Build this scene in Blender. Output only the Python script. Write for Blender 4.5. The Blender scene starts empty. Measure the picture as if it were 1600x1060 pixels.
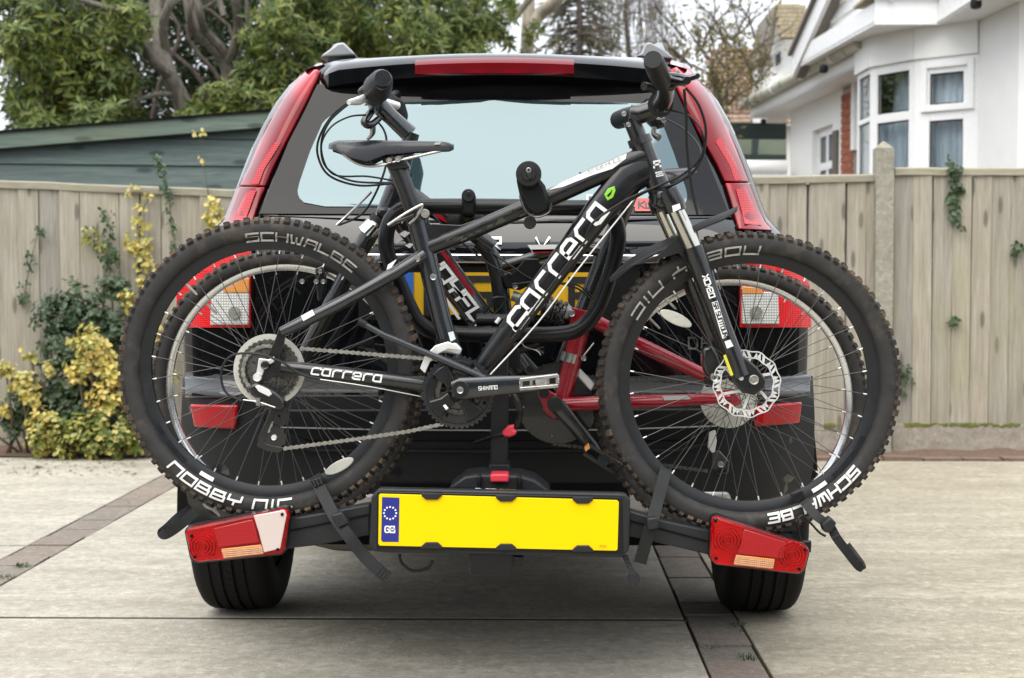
import bpy, bmesh, math, random
from math import sin, cos, pi, radians, sqrt, atan2, tan
from mathutils import Vector, Matrix

random.seed(7)
scene = bpy.context.scene
col = scene.collection
R_ = random.random
def ru(a, b): return a + (b - a) * random.random()

# ---------------------------------------------------------------- camera
F = 2400.0          # focal length in photo pixels (photo 1600 x 1060)
H = 1.03            # eye height
PITCH = math.atan(93 / F); YAW = math.atan(40 / F)
cam_d = bpy.data.cameras.new('camera')
cam_d.sensor_width = 36.0; cam_d.lens = 36.0 * F / 1600.0
cam_d.clip_start = 0.05; cam_d.clip_end = 2000
cam = bpy.data.objects.new('camera', cam_d); col.objects.link(cam)
cam.location = (0, 0, H)
cam.rotation_euler = (pi / 2 - PITCH, 0, YAW)
scene.camera = cam
cam_d.dof.use_dof = True; cam_d.dof.focus_distance = 3.55; cam_d.dof.aperture_fstop = 6.5
CM = cam.rotation_euler.to_matrix()

# ---------------------------------------------------------------- overcast sky and sun
SUN_EL, SUN_AZ = radians(58), radians(205)
world = bpy.data.worlds.new('World'); scene.world = world; world.use_nodes = True
wn = world.node_tree.nodes; wl = world.node_tree.links
for n in list(wn): wn.remove(n)
wo = wn.new('ShaderNodeOutputWorld'); bg = wn.new('ShaderNodeBackground')
sky = wn.new('ShaderNodeTexSky'); sky.sky_type = 'NISHITA'; sky.sun_disc = False
sky.sun_elevation = SUN_EL; sky.sun_rotation = SUN_AZ
sky.air_density = 1.0; sky.dust_density = 1.0; sky.ozone_density = 1.0
cl = wn.new('ShaderNodeMix'); cl.data_type = 'RGBA'; cl.inputs[0].default_value = 0.93
# the cloud deck: an overcast sky, three times brighter overhead than at the horizon all round
wt = wn.new('ShaderNodeTexCoord'); ws = wn.new('ShaderNodeSeparateXYZ'); wl.new(wt.outputs['Generated'], ws.inputs[0])
wm = wn.new('ShaderNodeMapRange'); wm.inputs[1].default_value = 0; wm.inputs[2].default_value = 1; wm.inputs[3].default_value = .52; wm.inputs[4].default_value = 1.15
wl.new(ws.outputs['Z'], wm.inputs[0])
wv = wn.new('ShaderNodeVectorMath'); wv.operation = 'SCALE'; wv.inputs[0].default_value = (9.35, 9.75, 10.25); wl.new(wm.outputs[0], wv.inputs['Scale'])
wl.new(wv.outputs[0], cl.inputs[7])
wl.new(sky.outputs[0], cl.inputs[6]); wl.new(cl.outputs[2], bg.inputs[0])
bg.inputs[1].default_value = 0.1
wl.new(bg.outputs[0], wo.inputs[0])
sd = bpy.data.lights.new('sun', 'SUN'); sd.energy = 1.2; sd.angle = radians(60); sd.color = (1, .93, .80)
sun = bpy.data.objects.new('sun', sd); col.objects.link(sun)
# the sun stands behind the camera, a little to the left, high
sdir = Vector((sin(SUN_AZ) * cos(SUN_EL), cos(SUN_AZ) * cos(SUN_EL), sin(SUN_EL)))
sun.rotation_euler = sdir.to_track_quat('Z', 'Y').to_euler()
sun.location = (0, -3, 12)
scene.view_settings.view_transform = 'Standard'; scene.view_settings.look = 'None'
scene.view_settings.exposure = 1.2; scene.view_settings.gamma = 1.0
scene.view_settings.use_curve_mapping = False
scene.cycles.max_bounces = 8; scene.cycles.transparent_max_bounces = 12

# ---------------------------------------------------------------- photo pixel -> place
def ray(px, py):
    return CM @ Vector(((px - 800) / F, -(py - 530) / F, -1.0))
def P(px, py, Y):
    """point seen at photo pixel (px,py) on the upright plane Y metres ahead"""
    d = ray(px, py); t = Y / d.y
    return Vector((d.x * t, Y, H + d.z * t))
def G(px, py, z=0.0):
    d = ray(px, py); t = (z - H) / d.z
    return Vector((d.x * t, d.y * t, z))
def px2m(n, Y): return n * Y / F

# ---------------------------------------------------------------- mesh builder
class MB:
    def __init__(s): s.v = []; s.f = []
    def add(s, verts, faces):
        o = len(s.v); s.v += [Vector(v) for v in verts]
        s.f += [tuple(i + o for i in f) for f in faces]; return s
    def box(s, c, size, rot=None):
        c = Vector(c); hx, hy, hz = size[0] / 2, size[1] / 2, size[2] / 2
        vs = [Vector((x, y, z)) for z in (-hz, hz) for y in (-hy, hy) for x in (-hx, hx)]
        if rot is not None: vs = [rot @ v for v in vs]
        return s.add([c + v for v in vs], [(0, 2, 3, 1), (4, 5, 7, 6), (0, 1, 5, 4), (2, 6, 7, 3), (0, 4, 6, 2), (1, 3, 7, 5)])
    def bar(s, a, b, w, h, up=Vector((0, 0, 1))):
        """square bar a->b, w across, h along up"""
        a = Vector(a); b = Vector(b); d = (b - a); L = d.length; d.normalize()
        x = d.cross(up)
        if x.length < 1e-5: x = d.cross(Vector((1, 0, 0)))
        x.normalize(); z = x.cross(d)
        vs = [p + x * sx * w / 2 + z * sz * h / 2 for p in (a, b) for sz in (-1, 1) for sx in (-1, 1)]
        return s.add(vs, [(0, 1, 3, 2), (4, 6, 7, 5), (0, 4, 5, 1), (2, 3, 7, 6), (0, 2, 6, 4), (1, 5, 7, 3)])
    def tube(s, pts, r, n=10, caps=True, flat=1.0, closed=False, fdir=None):
        """tube along points; r number or list; flat squashes along one axis"""
        pts = [Vector(p) for p in pts]; m = len(pts)
        rs = r if isinstance(r, (list, tuple)) else [r] * m
        t0 = (pts[1] - pts[0]).normalized()
        ref = fdir if fdir is not None else (Vector((0, 1, 0)) if abs(t0.y) < .9 else Vector((1, 0, 0)))
        nrm = (ref - t0 * ref.dot(t0)).normalized()
        o = len(s.v)
        for i, p in enumerate(pts):
            if closed: t = pts[(i + 1) % m] - pts[i - 1]
            elif i == 0: t = pts[1] - pts[0]
            elif i == m - 1: t = pts[-1] - pts[-2]
            else: t = (pts[i + 1] - p).normalized() + (p - pts[i - 1]).normalized()
            t.normalize()
            nrm = nrm - t * nrm.dot(t)
            if nrm.length < 1e-6: nrm = t.orthogonal()
            nrm.normalize(); bn = t.cross(nrm)
            for k in range(n):
                a = 2 * pi * k / n
                s.v.append(p + nrm * (cos(a) * rs[i]) + bn * (sin(a) * rs[i] * flat))
        for i in range(m if closed else m - 1):
            j = (i + 1) % m
            for k in range(n):
                l = (k + 1) % n
                s.f.append((o + i * n + k, o + i * n + l, o + j * n + l, o + j * n + k))
        if caps and not closed:
            s.f.append(tuple(o + k for k in reversed(range(n))))
            s.f.append(tuple(o + (m - 1) * n + k for k in range(n)))
        return s
    def prism(s, poly, y0, y1):
        """poly: list of (x,z); extruded from y0 to y1 along world Y"""
        n = len(poly)
        vs = [(x, y0, z) for x, z in poly] + [(x, y1, z) for x, z in poly]
        fs = [tuple(range(n)), tuple(reversed(range(n, 2 * n)))]
        fs += [(i, i + n, (i + 1) % n + n, (i + 1) % n) for i in range(n)]
        return s.add(vs, fs)
    def ppoly(s, pix, Y0, Y1, Yref=None):
        """pixel polygon at depth Y0, extruded straight back to Y1 (parallel to Y)"""
        pts = [P(x, y, Yref or Y0) for x, y in pix]
        return s.prism([(p.x, p.z) for p in pts], Y0, Y1)
    def lathe(s, prof, c, n=48, axis='Y', closed=False):
        """prof list of (r, h) along axis"""
        c = Vector(c); o = len(s.v); m = len(prof)
        for k in range(n):
            a = 2 * pi * k / n
            for r, h in prof:
                if axis == 'Y': s.v.append(c + Vector((r * cos(a), h, r * sin(a))))
                elif axis == 'Z': s.v.append(c + Vector((r * cos(a), r * sin(a), h)))
                else: s.v.append(c + Vector((h, r * cos(a), r * sin(a))))
        for k in range(n):
            l = (k + 1) % n
            for i in range(m if closed else m - 1):
                j = (i + 1) % m
                s.f.append((o + k * m + i, o + k * m + j, o + l * m + j, o + l * m + i))
        return s
    def disc(s, c, r, y0, y1, n=20):
        return s.prism([(c[0] + r * cos(2 * pi * k / n), c[1] + r * sin(2 * pi * k / n)) for k in range(n)], y0, y1)
    def sphere(s, c, r, n=12, sq=(1, 1, 1)):
        c = Vector(c); m = n // 2; o = len(s.v)
        for i in range(m + 1):
            th = pi * i / m
            for k in range(n):
                a = 2 * pi * k / n
                s.v.append(c + Vector((r * sq[0] * sin(th) * cos(a), r * sq[1] * sin(th) * sin(a), r * sq[2] * cos(th))))
        for i in range(m):
            for k in range(n):
                l = (k + 1) % n
                s.f.append((o + i * n + k, o + (i + 1) * n + k, o + (i + 1) * n + l, o + i * n + l))
        return s
    def grid(s, fn, nu, nv):
        o = len(s.v)
        for j in range(nv + 1):
            for i in range(nu + 1): s.v.append(Vector(fn(i / nu, j / nv)))
        for j in range(nv):
            for i in range(nu):
                a = o + j * (nu + 1) + i
                s.f.append((a, a + 1, a + nu + 2, a + nu + 1))
        return s
    def build(s, name, mat, parent=None, smooth=True, bevel=0, origin=None, fix=True, ang=38):
        me = bpy.data.meshes.new(name)
        if origin is None:
            if s.v:
                lo = Vector([min(v[i] for v in s.v) for i in range(3)]); hi = Vector([max(v[i] for v in s.v) for i in range(3)])
                origin = (lo + hi) / 2
                if parent is None: origin.z = lo.z
            else: origin = Vector()
        origin = Vector(origin)
        me.from_pydata([v - origin for v in s.v], [], s.f)
        if fix:
            b = bmesh.new(); b.from_mesh(me)
            bmesh.ops.recalc_face_normals(b, faces=b.faces); b.to_mesh(me); b.free()
        me.materials.append(M[mat] if isinstance(mat, str) else mat)
        if smooth:
            me.shade_smooth(); me.set_sharp_from_angle(angle=radians(ang))
        ob = bpy.data.objects.new(name, me); col.objects.link(ob)
        po = WORLD.get(parent.name, Vector()) if parent else Vector()
        ob.location = origin - po
        if parent: ob.parent = parent
        WORLD[ob.name] = origin
        if bevel:
            md = ob.modifiers.new('bevel', 'BEVEL'); md.width = bevel; md.segments = 2; md.limit_method = 'ANGLE'; md.angle_limit = radians(40)
            md.harden_normals = False
        return ob
WORLD = {}
def tag(o, label=None, cat=None, group=None, kind=None):
    if label: o['label'] = label
    if cat: o['category'] = cat
    if group: o['group'] = group
    if kind: o['kind'] = kind
    return o
def thing(name, label, cat, loc, group=None):
    o = bpy.data.objects.new(name, None); col.objects.link(o)
    o.location = loc; o.empty_display_size = .05
    WORLD[o.name] = Vector(loc)
    return tag(o, label, cat, group)
def inst(src, name, parent, loc, scale=(1, 1, 1), rot=(0, 0, 0)):
    """another object sharing src's mesh"""
    o = bpy.data.objects.new(name, src.data if hasattr(src, 'data') else src); col.objects.link(o)
    po = WORLD.get(parent.name, Vector()) if parent else Vector()
    o.location = Vector(loc) - po; o.scale = scale; o.rotation_euler = rot
    if parent: o.parent = parent
    WORLD[o.name] = Vector(loc)
    return o
def mesh_only(mb, name, mat, smooth=True):
    me = bpy.data.meshes.new(name); me.from_pydata(mb.v, [], mb.f)
    b = bmesh.new(); b.from_mesh(me); bmesh.ops.recalc_face_normals(b, faces=b.faces); b.to_mesh(me); b.free()
    me.materials.append(M[mat])
    if smooth: me.shade_smooth(); me.set_sharp_from_angle(angle=radians(38))
    return me
def smooth_path(pts, n=8):
    """Catmull-Rom through points"""
    pts = [Vector(p) for p in pts]; out = []
    for i in range(len(pts) - 1):
        p0 = pts[max(i - 1, 0)]; p1 = pts[i]; p2 = pts[i + 1]; p3 = pts[min(i + 2, len(pts) - 1)]
        for k in range(n):
            t = k / n
            out.append(.5 * ((2 * p1) + (p2 - p0) * t + (2 * p0 - 5 * p1 + 4 * p2 - p3) * t * t + (3 * p1 - p0 - 3 * p2 + p3) * t ** 3))
    out.append(pts[-1]); return out
def ppath(pix, n=8):
    """smooth path through (px,py,Y) points"""
    return smooth_path([P(*p) for p in pix], n)

# ---------------------------------------------------------------- materials
M = {}
def lin(c):
    return tuple((x / 12.92 if x <= .04045 else ((x + .055) / 1.055) ** 2.4) for x in c)
def hexc(h):
    return lin(tuple(int(h[i:i + 2], 16) / 255 for i in (0, 2, 4)))
class NT:
    def __init__(s, name):
        s.m = bpy.data.materials.new(name); s.m.use_nodes = True
        s.n = s.m.node_tree.nodes; s.l = s.m.node_tree.links
        s.b = s.n['Principled BSDF']; s.out = s.n['Material Output']; M[name] = s.m
    def new(s, t, **kw):
        n = s.n.new(t)
        for k, v in kw.items(): setattr(n, k, v)
        return n
    def link(s, a, b): s.l.new(a, b)
    def coord(s, scale=(1, 1, 1), kind='Object', rnd=True, rot=(0, 0, 0)):
        tc = s.new('ShaderNodeTexCoord'); mp = s.new('ShaderNodeMapping')
        mp.inputs['Scale'].default_value = scale; mp.inputs['Rotation'].default_value = rot
        src = tc.outputs[kind]
        if rnd:
            oi = s.new('ShaderNodeObjectInfo'); ml = s.new('ShaderNodeMath', operation='MULTIPLY'); ml.inputs[1].default_value = 37.0
            s.link(oi.outputs['Random'], ml.inputs[0])
            va = s.new('ShaderNodeVectorMath', operation='ADD'); s.link(src, va.inputs[0]); s.link(ml.outputs[0], va.inputs[1]); src = va.outputs[0]
        s.link(src, mp.inputs[0]); return mp.outputs[0]
    def noise(s, vec, scale, detail=4, rough=.55, dist=0):
        n = s.new('ShaderNodeTexNoise'); n.inputs['Scale'].default_value = scale; n.inputs['Detail'].default_value = detail
        n.inputs['Roughness'].default_value = rough; n.inputs['Distortion'].default_value = dist
        if vec is not None: s.link(vec, n.inputs['Vector'])
        return n.outputs['Fac']
    def ramp(s, fac, stops):
        r = s.new('ShaderNodeValToRGB'); s.link(fac, r.inputs[0])
        e = r.color_ramp.elements
        while len(e) < len(stops): e.new(.5)
        for el, (p, c) in zip(e, stops):
            el.position = p; el.color = (c[0], c[1], c[2], 1) if hasattr(c, '__len__') else (c, c, c, 1)
        return r.outputs[0]
    def mix(s, fac, a, b, mode='MIX'):
        n = s.new('ShaderNodeMix', data_type='RGBA', blend_type=mode)
        for i, x in ((0, fac), (6, a), (7, b)):
            if hasattr(x, 'is_linked'): s.link(x, n.inputs[i])
            else: n.inputs[i].default_value = x if i == 0 else (x[0], x[1], x[2], 1)
        return n.outputs[2]
    def bump(s, h, strength=.3, dist=.01, normal=None):
        n = s.new('ShaderNodeBump'); n.inputs['Strength'].default_value = strength; n.inputs['Distance'].default_value = dist
        s.link(h, n.inputs['Height'])
        if normal is not None: s.link(normal, n.inputs['Normal'])
        s.link(n.outputs[0], s.b.inputs['Normal']); return n.outputs[0]
    def set(s, color=None, rough=.5, metal=0, coat=0, coat_rough=.03, ior=1.5, spec=.5):
        b = s.b.inputs
        if color is not None:
            if hasattr(color, 'is_linked'): s.link(color, b['Base Color'])
            else: b['Base Color'].default_value = (color[0], color[1], color[2], 1)
        if hasattr(rough, 'is_linked'): s.link(rough, b['Roughness'])
        else: b['Roughness'].default_value = rough
        b['Metallic'].default_value = metal; b['Coat Weight'].default_value = coat; b['Coat Roughness'].default_value = coat_rough
        b['IOR'].default_value = ior; b['Specular IOR Level'].default_value = spec
        return s
def plain(name, c, rough=.5, metal=0, coat=0, var=.0, scale=30, bump=0, dirt=None, **kw):
    """a paint, plastic or metal with slight unevenness of tone and gloss"""
    t = NT(name); v = t.coord(rnd=True)
    n = t.noise(v, scale, 5, .6)
    cc = c
    if var: cc = t.ramp(n, [(.25, tuple(x * (1 - var) for x in c)), (.75, tuple(min(1, x * (1 + var)) for x in c))])
    if dirt:
        n2 = t.noise(v, dirt[2], 6, .65)
        cc = t.mix(t.ramp(n2, [(dirt[1], 0), (min(1, dirt[1] + .18), 1)]), cc, dirt[0])
    rr = t.ramp(n, [(.3, max(0, rough - .06)), (.7, min(1, rough + .08))])
    t.set(cc, rr, metal, coat, **kw)
    if bump: t.bump(n, bump, .002)
    return t
# car
plain('car_black', (.0018, .002, .003), .3, 0, 1.0, var=.2, coat_rough=.015, spec=.08).b.inputs['Coat IOR'].default_value = 1.6
plain('bumper_plastic', (.017, .018, .020), .46, spec=.22, bump=.15, scale=300)
plain('dark_plastic', (.008, .0085, .0095), .42, spec=.2, bump=.1, scale=260)
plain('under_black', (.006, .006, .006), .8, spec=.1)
plain('window_frit', (.006, .0065, .008), .04, ior=1.36)
t = NT('window_glass'); t.set((.03, .05, .06), .03, 0, 0, ior=2.2); t.b.inputs['Specular Tint'].default_value = (.74, .93, 1, 1)
plain('heater_print', (.02, .035, .04), .1, ior=2.0)
plain('side_glass', (.006, .007, .008), .03, ior=1.6)
plain('silver_trim', (.42, .42, .42), .35, .6, bump=.1)
plain('roof_silver', (.30, .31, .32), .35, .5)
plain('chrome', (.72, .73, .75), .12, 1.0)
plain('steel', (.42, .42, .41), .32, 1.0, var=.2)
plain('spoke_steel', (.085, .083, .08), .45, .6)
plain('dull_steel', (.34, .33, .30), .42, .8, var=.3, scale=120, dirt=((.08, .065, .05), .6, 60))
plain('alloy_white', (.72, .72, .71), .38, .4, var=.05)
def lens(name, c, sc, rough=.12, bstr=.5):
    t = NT(name); v = t.coord(rnd=False)
    w1 = t.new('ShaderNodeTexWave', wave_type='BANDS', bands_direction='X'); w1.inputs['Scale'].default_value = sc
    w2 = t.new('ShaderNodeTexWave', wave_type='BANDS', bands_direction='Z'); w2.inputs['Scale'].default_value = sc
    t.link(v, w1.inputs[0]); t.link(v, w2.inputs[0])
    mm = t.new('ShaderNodeMath', operation='MULTIPLY'); t.link(w1.outputs['Fac'], mm.inputs[0]); t.link(w2.outputs['Fac'], mm.inputs[1])
    n = t.noise(v, 14, 2)
    cc = t.mix(t.ramp(mm.outputs[0], [(0, 0), (.8, 1)]), tuple(x * .55 for x in c), c)
    t.set(cc, rough, 0, .3, spec=.35)
    t.bump(mm.outputs[0], bstr, .003)
    return t
lens('red_lens', (.85, .004, .010), 60, .2, .3)
lens('red_lens_smooth', (.66, .003, .012), 2, .08, .05)
lens('pillar_red', (.33, .0015, .011), 2, .10, .02)
lens('pillar_bright', (.6, .003, .010), 50, .2, .35)
lens('clear_lens', (.70, .70, .68), 44, .15, .6)
lens('amber_lens', (.85, .36, .10), 70, .2, .1)
lens('brake_dark', (.26, .002, .010), 3, .10, .03)
lens('white_reflector', (.84, .70, .66), 160, .2, .05)
lens('red_deep', (.48, .002, .010), 70, .1, .05)
t = NT('red_glass'); t.set((.93, .012, .03), .06, ior=1.35); t.b.inputs['Transmission Weight'].default_value = 1.0
v_ = t.coord((1, 1, 1), rnd=False); t.bump(t.noise(v_, 60, 2), .05, .002)
plain('lamp_tray', (.86, .86, .86), .35, .2, var=.15, scale=60, bump=.4)
# tyres and rubber
plain('car_tyre', (.009, .009, .0095), .7, spec=.2, var=.3, scale=80, bump=.3)
plain('bike_tyre', (.026, .025, .0245), .6, spec=.35, var=.3, scale=30, bump=.2, dirt=((.075, .062, .05), .53, 14))
plain('knob_rubber', (.03, .025, .0215), .8, spec=.2, var=.4, scale=60, dirt=((.11, .078, .054), .47, 16))
plain('rubber', (.012, .012, .013), .5, spec=.3, var=.2, bump=.1, scale=150)
plain('strap_rubber', (.010, .0105, .0115), .45, spec=.3, bump=.1, scale=150)
plain('tyre_print', (.42, .41, .39), .6, dirt=((.12, .115, .11), .5, 25))
plain('tyre_print_white', (.72, .71, .69), .6, dirt=((.3, .29, .28), .6, 40))
# bikes
plain('bike_black', (.006, .0063, .007), .28, 0, .5, var=.25, scale=25, dirt=((.06, .05, .04), .66, 30))
plain('bike_matt', (.0065, .007, .0085), .30, 0, .3, spec=.4, var=.2, bump=.05, dirt=((.045, .04, .035), .66, 40))
plain('bike_grey', (.018, .021, .025), .24, .3, .7, dirt=((.1, .09, .075), .64, 30))
plain('bike_red', (.30, .004, .016), .28, 0, .6, var=.12, dirt=((.12, .03, .03), .68, 30))
plain('bike_olive', (.028, .03, .018), .5)
plain('decal_white', (.8, .8, .79), .4, dirt=((.5, .49, .47), .7, 30))
plain('decal_silver', (.5, .51, .53), .35, .3)
plain('decal_green', (.25, .62, .04), .4)
plain('decal_yellow', (.62, .56, .03), .45)
plain('saddle_vinyl', (.011, .0115, .0135), .26, bump=.08, scale=200)
plain('plastic_ring', (.5, .49, .44), .35, var=.12, dirt=((.25, .23, .18), .6, 40))
plain('cog_steel', (.14, .135, .125), .4, .9, dirt=((.03, .025, .02), .5, 90))
plain('rim_silver', (.80, .81, .82), .22, .9)
plain('rim_black', (.016, .017, .019), .36, .1, spec=.35, dirt=((.06, .055, .05), .62, 30))
plain('stanchion', (.55, .54, .48), .14, 1.0)
# carrier
plain('carrier_black', (.0055, .0058, .0065), .34, 0, .15, spec=.25, bump=.08, scale=220)
plain('carrier_grey', (.018, .0192, .0215), .42, spec=.3, bump=.1, scale=200)
plain('plate_yellow', (.86, .60, .0), .36, spec=.15, dirt=((.74, .52, .01), .66, 9))
plain('plate_yellow_old', (.62, .36, .008), .4, dirt=((.42, .25, .02), .62, 14))
plain('plate_black', (.012, .012, .012), .5)
plain('plate_blue', (.015, .02, .22), .35)
plain('car_plate_blue', (.03, .12, .45), .4)
plain('button_red', (.62, .035, .06), .35)
plain('sticker_white', (.6, .66, .66), .3)
plain('sticker_red', (.55, .09, .08), .3)
plain('sticker_ink', (.05, .06, .07), .4)
# ---------------------------------------------------------------- stroke lettering
GL = {
 'S': [[(1, 1), (0, 1), (0, .5), (1, .5), (1, 0), (0, 0)]], 'C': [[(1, 1), (0, 1), (0, 0), (1, 0)]], 'H': [[(0, 0), (0, 1)], [(1, 0), (1, 1)], [(0, .5), (1, .5)]],
 'W': [[(0, 1), (.12, 0), (.5, 0), (.88, 0), (1, 1)], [(.5, 0), (.5, .75)]], 'A': [[(0, 0), (.15, 1), (1, 1), (1, 0)], [(.08, .42), (1, .42)]], 'L': [[(0, 1), (0, 0), (1, 0)]],
 'B': [[(0, 0), (0, 1), (.9, 1), (.9, .52), (1, .48), (1, 0), (0, 0)], [(0, .5), (.9, .5)]], 'E': [[(1, 1), (0, 1), (0, 0), (1, 0)], [(0, .5), (.85, .5)]],
 'N': [[(0, 0), (0, 1), (1, 1), (1, 0)]], 'O': [[(0, 0), (0, 1), (1, 1), (1, 0), (0, 0)]], 'Y': [[(0, 1), (0, .5), (1, .5)], [(1, 1), (1, .5), (.5, .4), (.5, 0)]], 'I': [[(.5, 0), (.5, 1)]],
 'c': [[(1.05, .88), (.95, 1), (.3, 1), (.08, .85), (.0, .15), (.12, 0), (.85, 0)]], 'a': [[(.95, 0), (.25, 0), (.05, .15), (.1, .85), (.3, 1), (.95, 1), (.95, 0)]], 'r': [[(.12, 0), (.12, .7), (.35, 1), (1, 1)]],
 'e': [[(.9, 0), (.25, 0), (.05, .15), (.1, .85), (.3, 1), (.8, 1), (.95, .85), (.95, .45), (.1, .45)]],
 'M': [[(0, 0), (0, 1), (.5, .35), (1, 1), (1, 0)]], 'R': [[(0, 0), (0, 1), (1, 1), (1, .5), (0, .5)], [(.45, .5), (1, 0)]], 'U': [[(0, 1), (0, 0), (1, 0), (1, 1)]], 'T': [[(0, 1), (1, 1)], [(.5, 1), (.5, 0)]],
 'X': [[(0, 0), (1, 1)], [(0, 1), (1, 0)]], '3': [[(0, 1), (1, 1), (1, 0), (0, 0)], [(.2, .5), (1, .5)]], '0': [[(0, 0), (0, 1), (1, 1), (1, 0), (0, 0)]],
 'G': [[(1, .85), (.8, 1), (.2, 1), (0, .8), (0, .2), (.2, 0), (.8, 0), (1, .2), (1, .5), (.55, .5)]], 'F': [[(0, 0), (0, 1), (1, 1)], [(0, .5), (.8, .5)]], 'D': [[(0, 0), (0, 1), (.75, 1), (1, .8), (1, .2), (.75, 0), (0, 0)]],
 'V': [[(0, 1), (.5, 0), (1, 1)]], 'K': [[(0, 0), (0, 1)], [(1, 1), (.05, .5), (1, 0)]], 'Z': [[(0, 1), (1, 1), (0, 0), (1, 0)]], 'u': [[(0, .7), (0, 0), (.9, 0), (.9, .7)]], 'g': [[(.9, .15), (0, .15), (0, .7), (.9, .7), (.9, -.2), (0, -.2)]],
}
def stroke_text(mb, txt, fn, adv=1.25, asp=.8, w=.2, slant=0.0, narrow=('I',), sub=1):
    """letters as flat ribbons; fn(u,v) maps text units (cap height 1) to a point; returns width"""
    x = 0
    for ch in txt:
        if ch == ' ': x += asp * adv * .55; continue
        gw = asp * (.3 if ch in narrow else 1.0)
        for line in GL[ch]:
            pts = [(x + (a * gw if ch not in narrow else gw / 2), b) for a, b in line]
            closed = line[0] == line[-1] and len(line) > 2
            if closed: pts = pts[:-1]
            m = len(pts); L = []; Rr = []
            for i, p in enumerate(pts):
                def dirn(a, b):
                    d = (b[0] - a[0], b[1] - a[1]); l = sqrt(d[0] ** 2 + d[1] ** 2) or 1; return (d[0] / l, d[1] / l)
                if closed or 0 < i < m - 1:
                    d0, d1 = dirn(pts[i - 1], p), dirn(p, pts[(i + 1) % m])
                elif i == 0: d0 = d1 = dirn(p, pts[1])
                else: d0 = d1 = dirn(pts[-2], p)
                n = (-(d0[1] + d1[1]), d0[0] + d1[0]); l = sqrt(n[0] ** 2 + n[1] ** 2) or 1; n = (n[0] / l, n[1] / l)
                k = max(.55, n[0] * -d0[1] + n[1] * d0[0]); h = w / 2 / k
                ex = 0
                if not closed and i in (0, m - 1): ex = w / 2 * (-1 if i == 0 else 1)
                q = (p[0] + d0[0] * ex, p[1] + d0[1] * ex)
                L.append((q[0] + n[0] * h, q[1] + n[1] * h)); Rr.append((q[0] - n[0] * h, q[1] - n[1] * h))
            rng = range(m if closed else m - 1)
            for i in rng:
                j = (i + 1) % m
                for s in range(sub):
                    t0, t1 = s / sub, (s + 1) / sub
                    lp = lambda A, B, t: (A[0] + (B[0] - A[0]) * t, A[1] + (B[1] - A[1]) * t)
                    q = [lp(L[i], L[j], t0), lp(L[i], L[j], t1), lp(Rr[i], Rr[j], t1), lp(Rr[i], Rr[j], t0)]
                    mb.add([fn(a + b * slant, b) for a, b in q], [(0, 1, 2, 3)])
        x += gw * 1.0 + asp * (adv - 1)
    return x - asp * (adv - 1)
def text_width(txt, adv=1.25, asp=.8, narrow=('I',)):
    x = 0
    for ch in txt: x += asp * adv * .55 if ch == ' ' else asp * (.3 if ch in narrow else 1) + asp * (adv - 1)
    return x - asp * (adv - 1)
def pix_text(txt, p0, p1, hpx, Y, mat, name, parent, w=.2, asp=None, adv=1.25, slant=0.0, fnp=None):
    """lettering from pixel p0 (baseline start) to p1 (baseline end), cap height hpx, on plane Y"""
    dx, dy = p1[0] - p0[0], p1[1] - p0[1]; L = sqrt(dx * dx + dy * dy); ux, uy = dx / L, dy / L
    if asp is None: asp = L / hpx / text_width(txt, adv, 1.0)
    pf = fnp or (lambda x, y: P(x, y, Y))
    m = MB(); stroke_text(m, txt, lambda u, v: pf(p0[0] + ux * u * hpx + uy * v * hpx, p0[1] + uy * u * hpx - ux * v * hpx), adv, asp, w, slant)
    return tag(m.build(name, mat, parent, smooth=False, fix=False), kind='stuff' if len(txt) > 1 else None)
# ---------------------------------------------------------------- materials of the setting
def mat_concrete(name, base, dark, light, streak=True):
    t = NT(name); v = t.coord(kind='Object', rnd=False)
    vs = t.coord((.75, 2.4, 1), rnd=False)
    a = t.noise(vs, 2.2, 10, .72, .4); b = t.noise(v, 7, 8, .7, .3); c = t.noise(v, 90, 3, .7); d = t.noise(v, .6, 4, .5)
    cc = t.ramp(a, [(.30, dark), (.5, base), (.70, light)])
    cc = t.mix(t.ramp(b, [(.36, .6), (.56, 0)]), cc, tuple(x * .78 for x in base))
    cc = t.mix(t.ramp(t.noise(v, 30, 6, .75), [(.50, 0), (.66, .75)]), cc, tuple(min(1, x * 1.12) for x in light))
    cc = t.mix(t.ramp(t.noise(v, 24, 6, .75), [(.36, .7), (.5, 0)]), cc, tuple(x * .86 for x in dark))
    cc = t.mix(t.ramp(t.noise(v, 1.6, 5, .6, .8), [(.52, 0), (.68, .55)]), cc, tuple(x * f for x, f in zip(dark, (.92, .88, .80))))
    cc = t.mix(t.ramp(d, [(.42, .0), (.75, .5)]), cc, tuple(x * f for x, f in zip(dark, (.95, .93, .88))))
    cc = t.mix(1.0, cc, t.ramp(t.noise(v, 210, 2, .6), [(.32, .55), (.45, 1)]), 'MULTIPLY')
    cc = t.mix(t.ramp(t.noise(v, 55, 2, .5), [(.70, 0), (.74, .55)]), cc, tuple(x * .45 for x in dark))
    st = t.ramp(t.noise(v, 2.1, 3, .5, 1.5), [(.66, 0), (.72, .2)])
    cc = t.mix(st, cc, (.12, .11, .075))
    t.set(cc, .85)
    mm = t.new('ShaderNodeMath', operation='ADD'); t.link(b, mm.inputs[0]); t.link(c, mm.inputs[1])
    t.bump(mm.outputs[0], .4, .006)
mat_concrete('concrete', (.40, .37, .31), (.28, .258, .212), (.54, .505, .435))
mat_concrete('concrete_warm', (.345, .305, .23), (.23, .205, .155), (.47, .425, .335))
mat_concrete('concrete_post', (.32, .30, .245), (.22, .21, .16), (.42, .40, .34))
mat_concrete('gravel_board_concrete', (.36, .32, .27), (.25, .22, .18), (.44, .40, .35))
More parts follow.
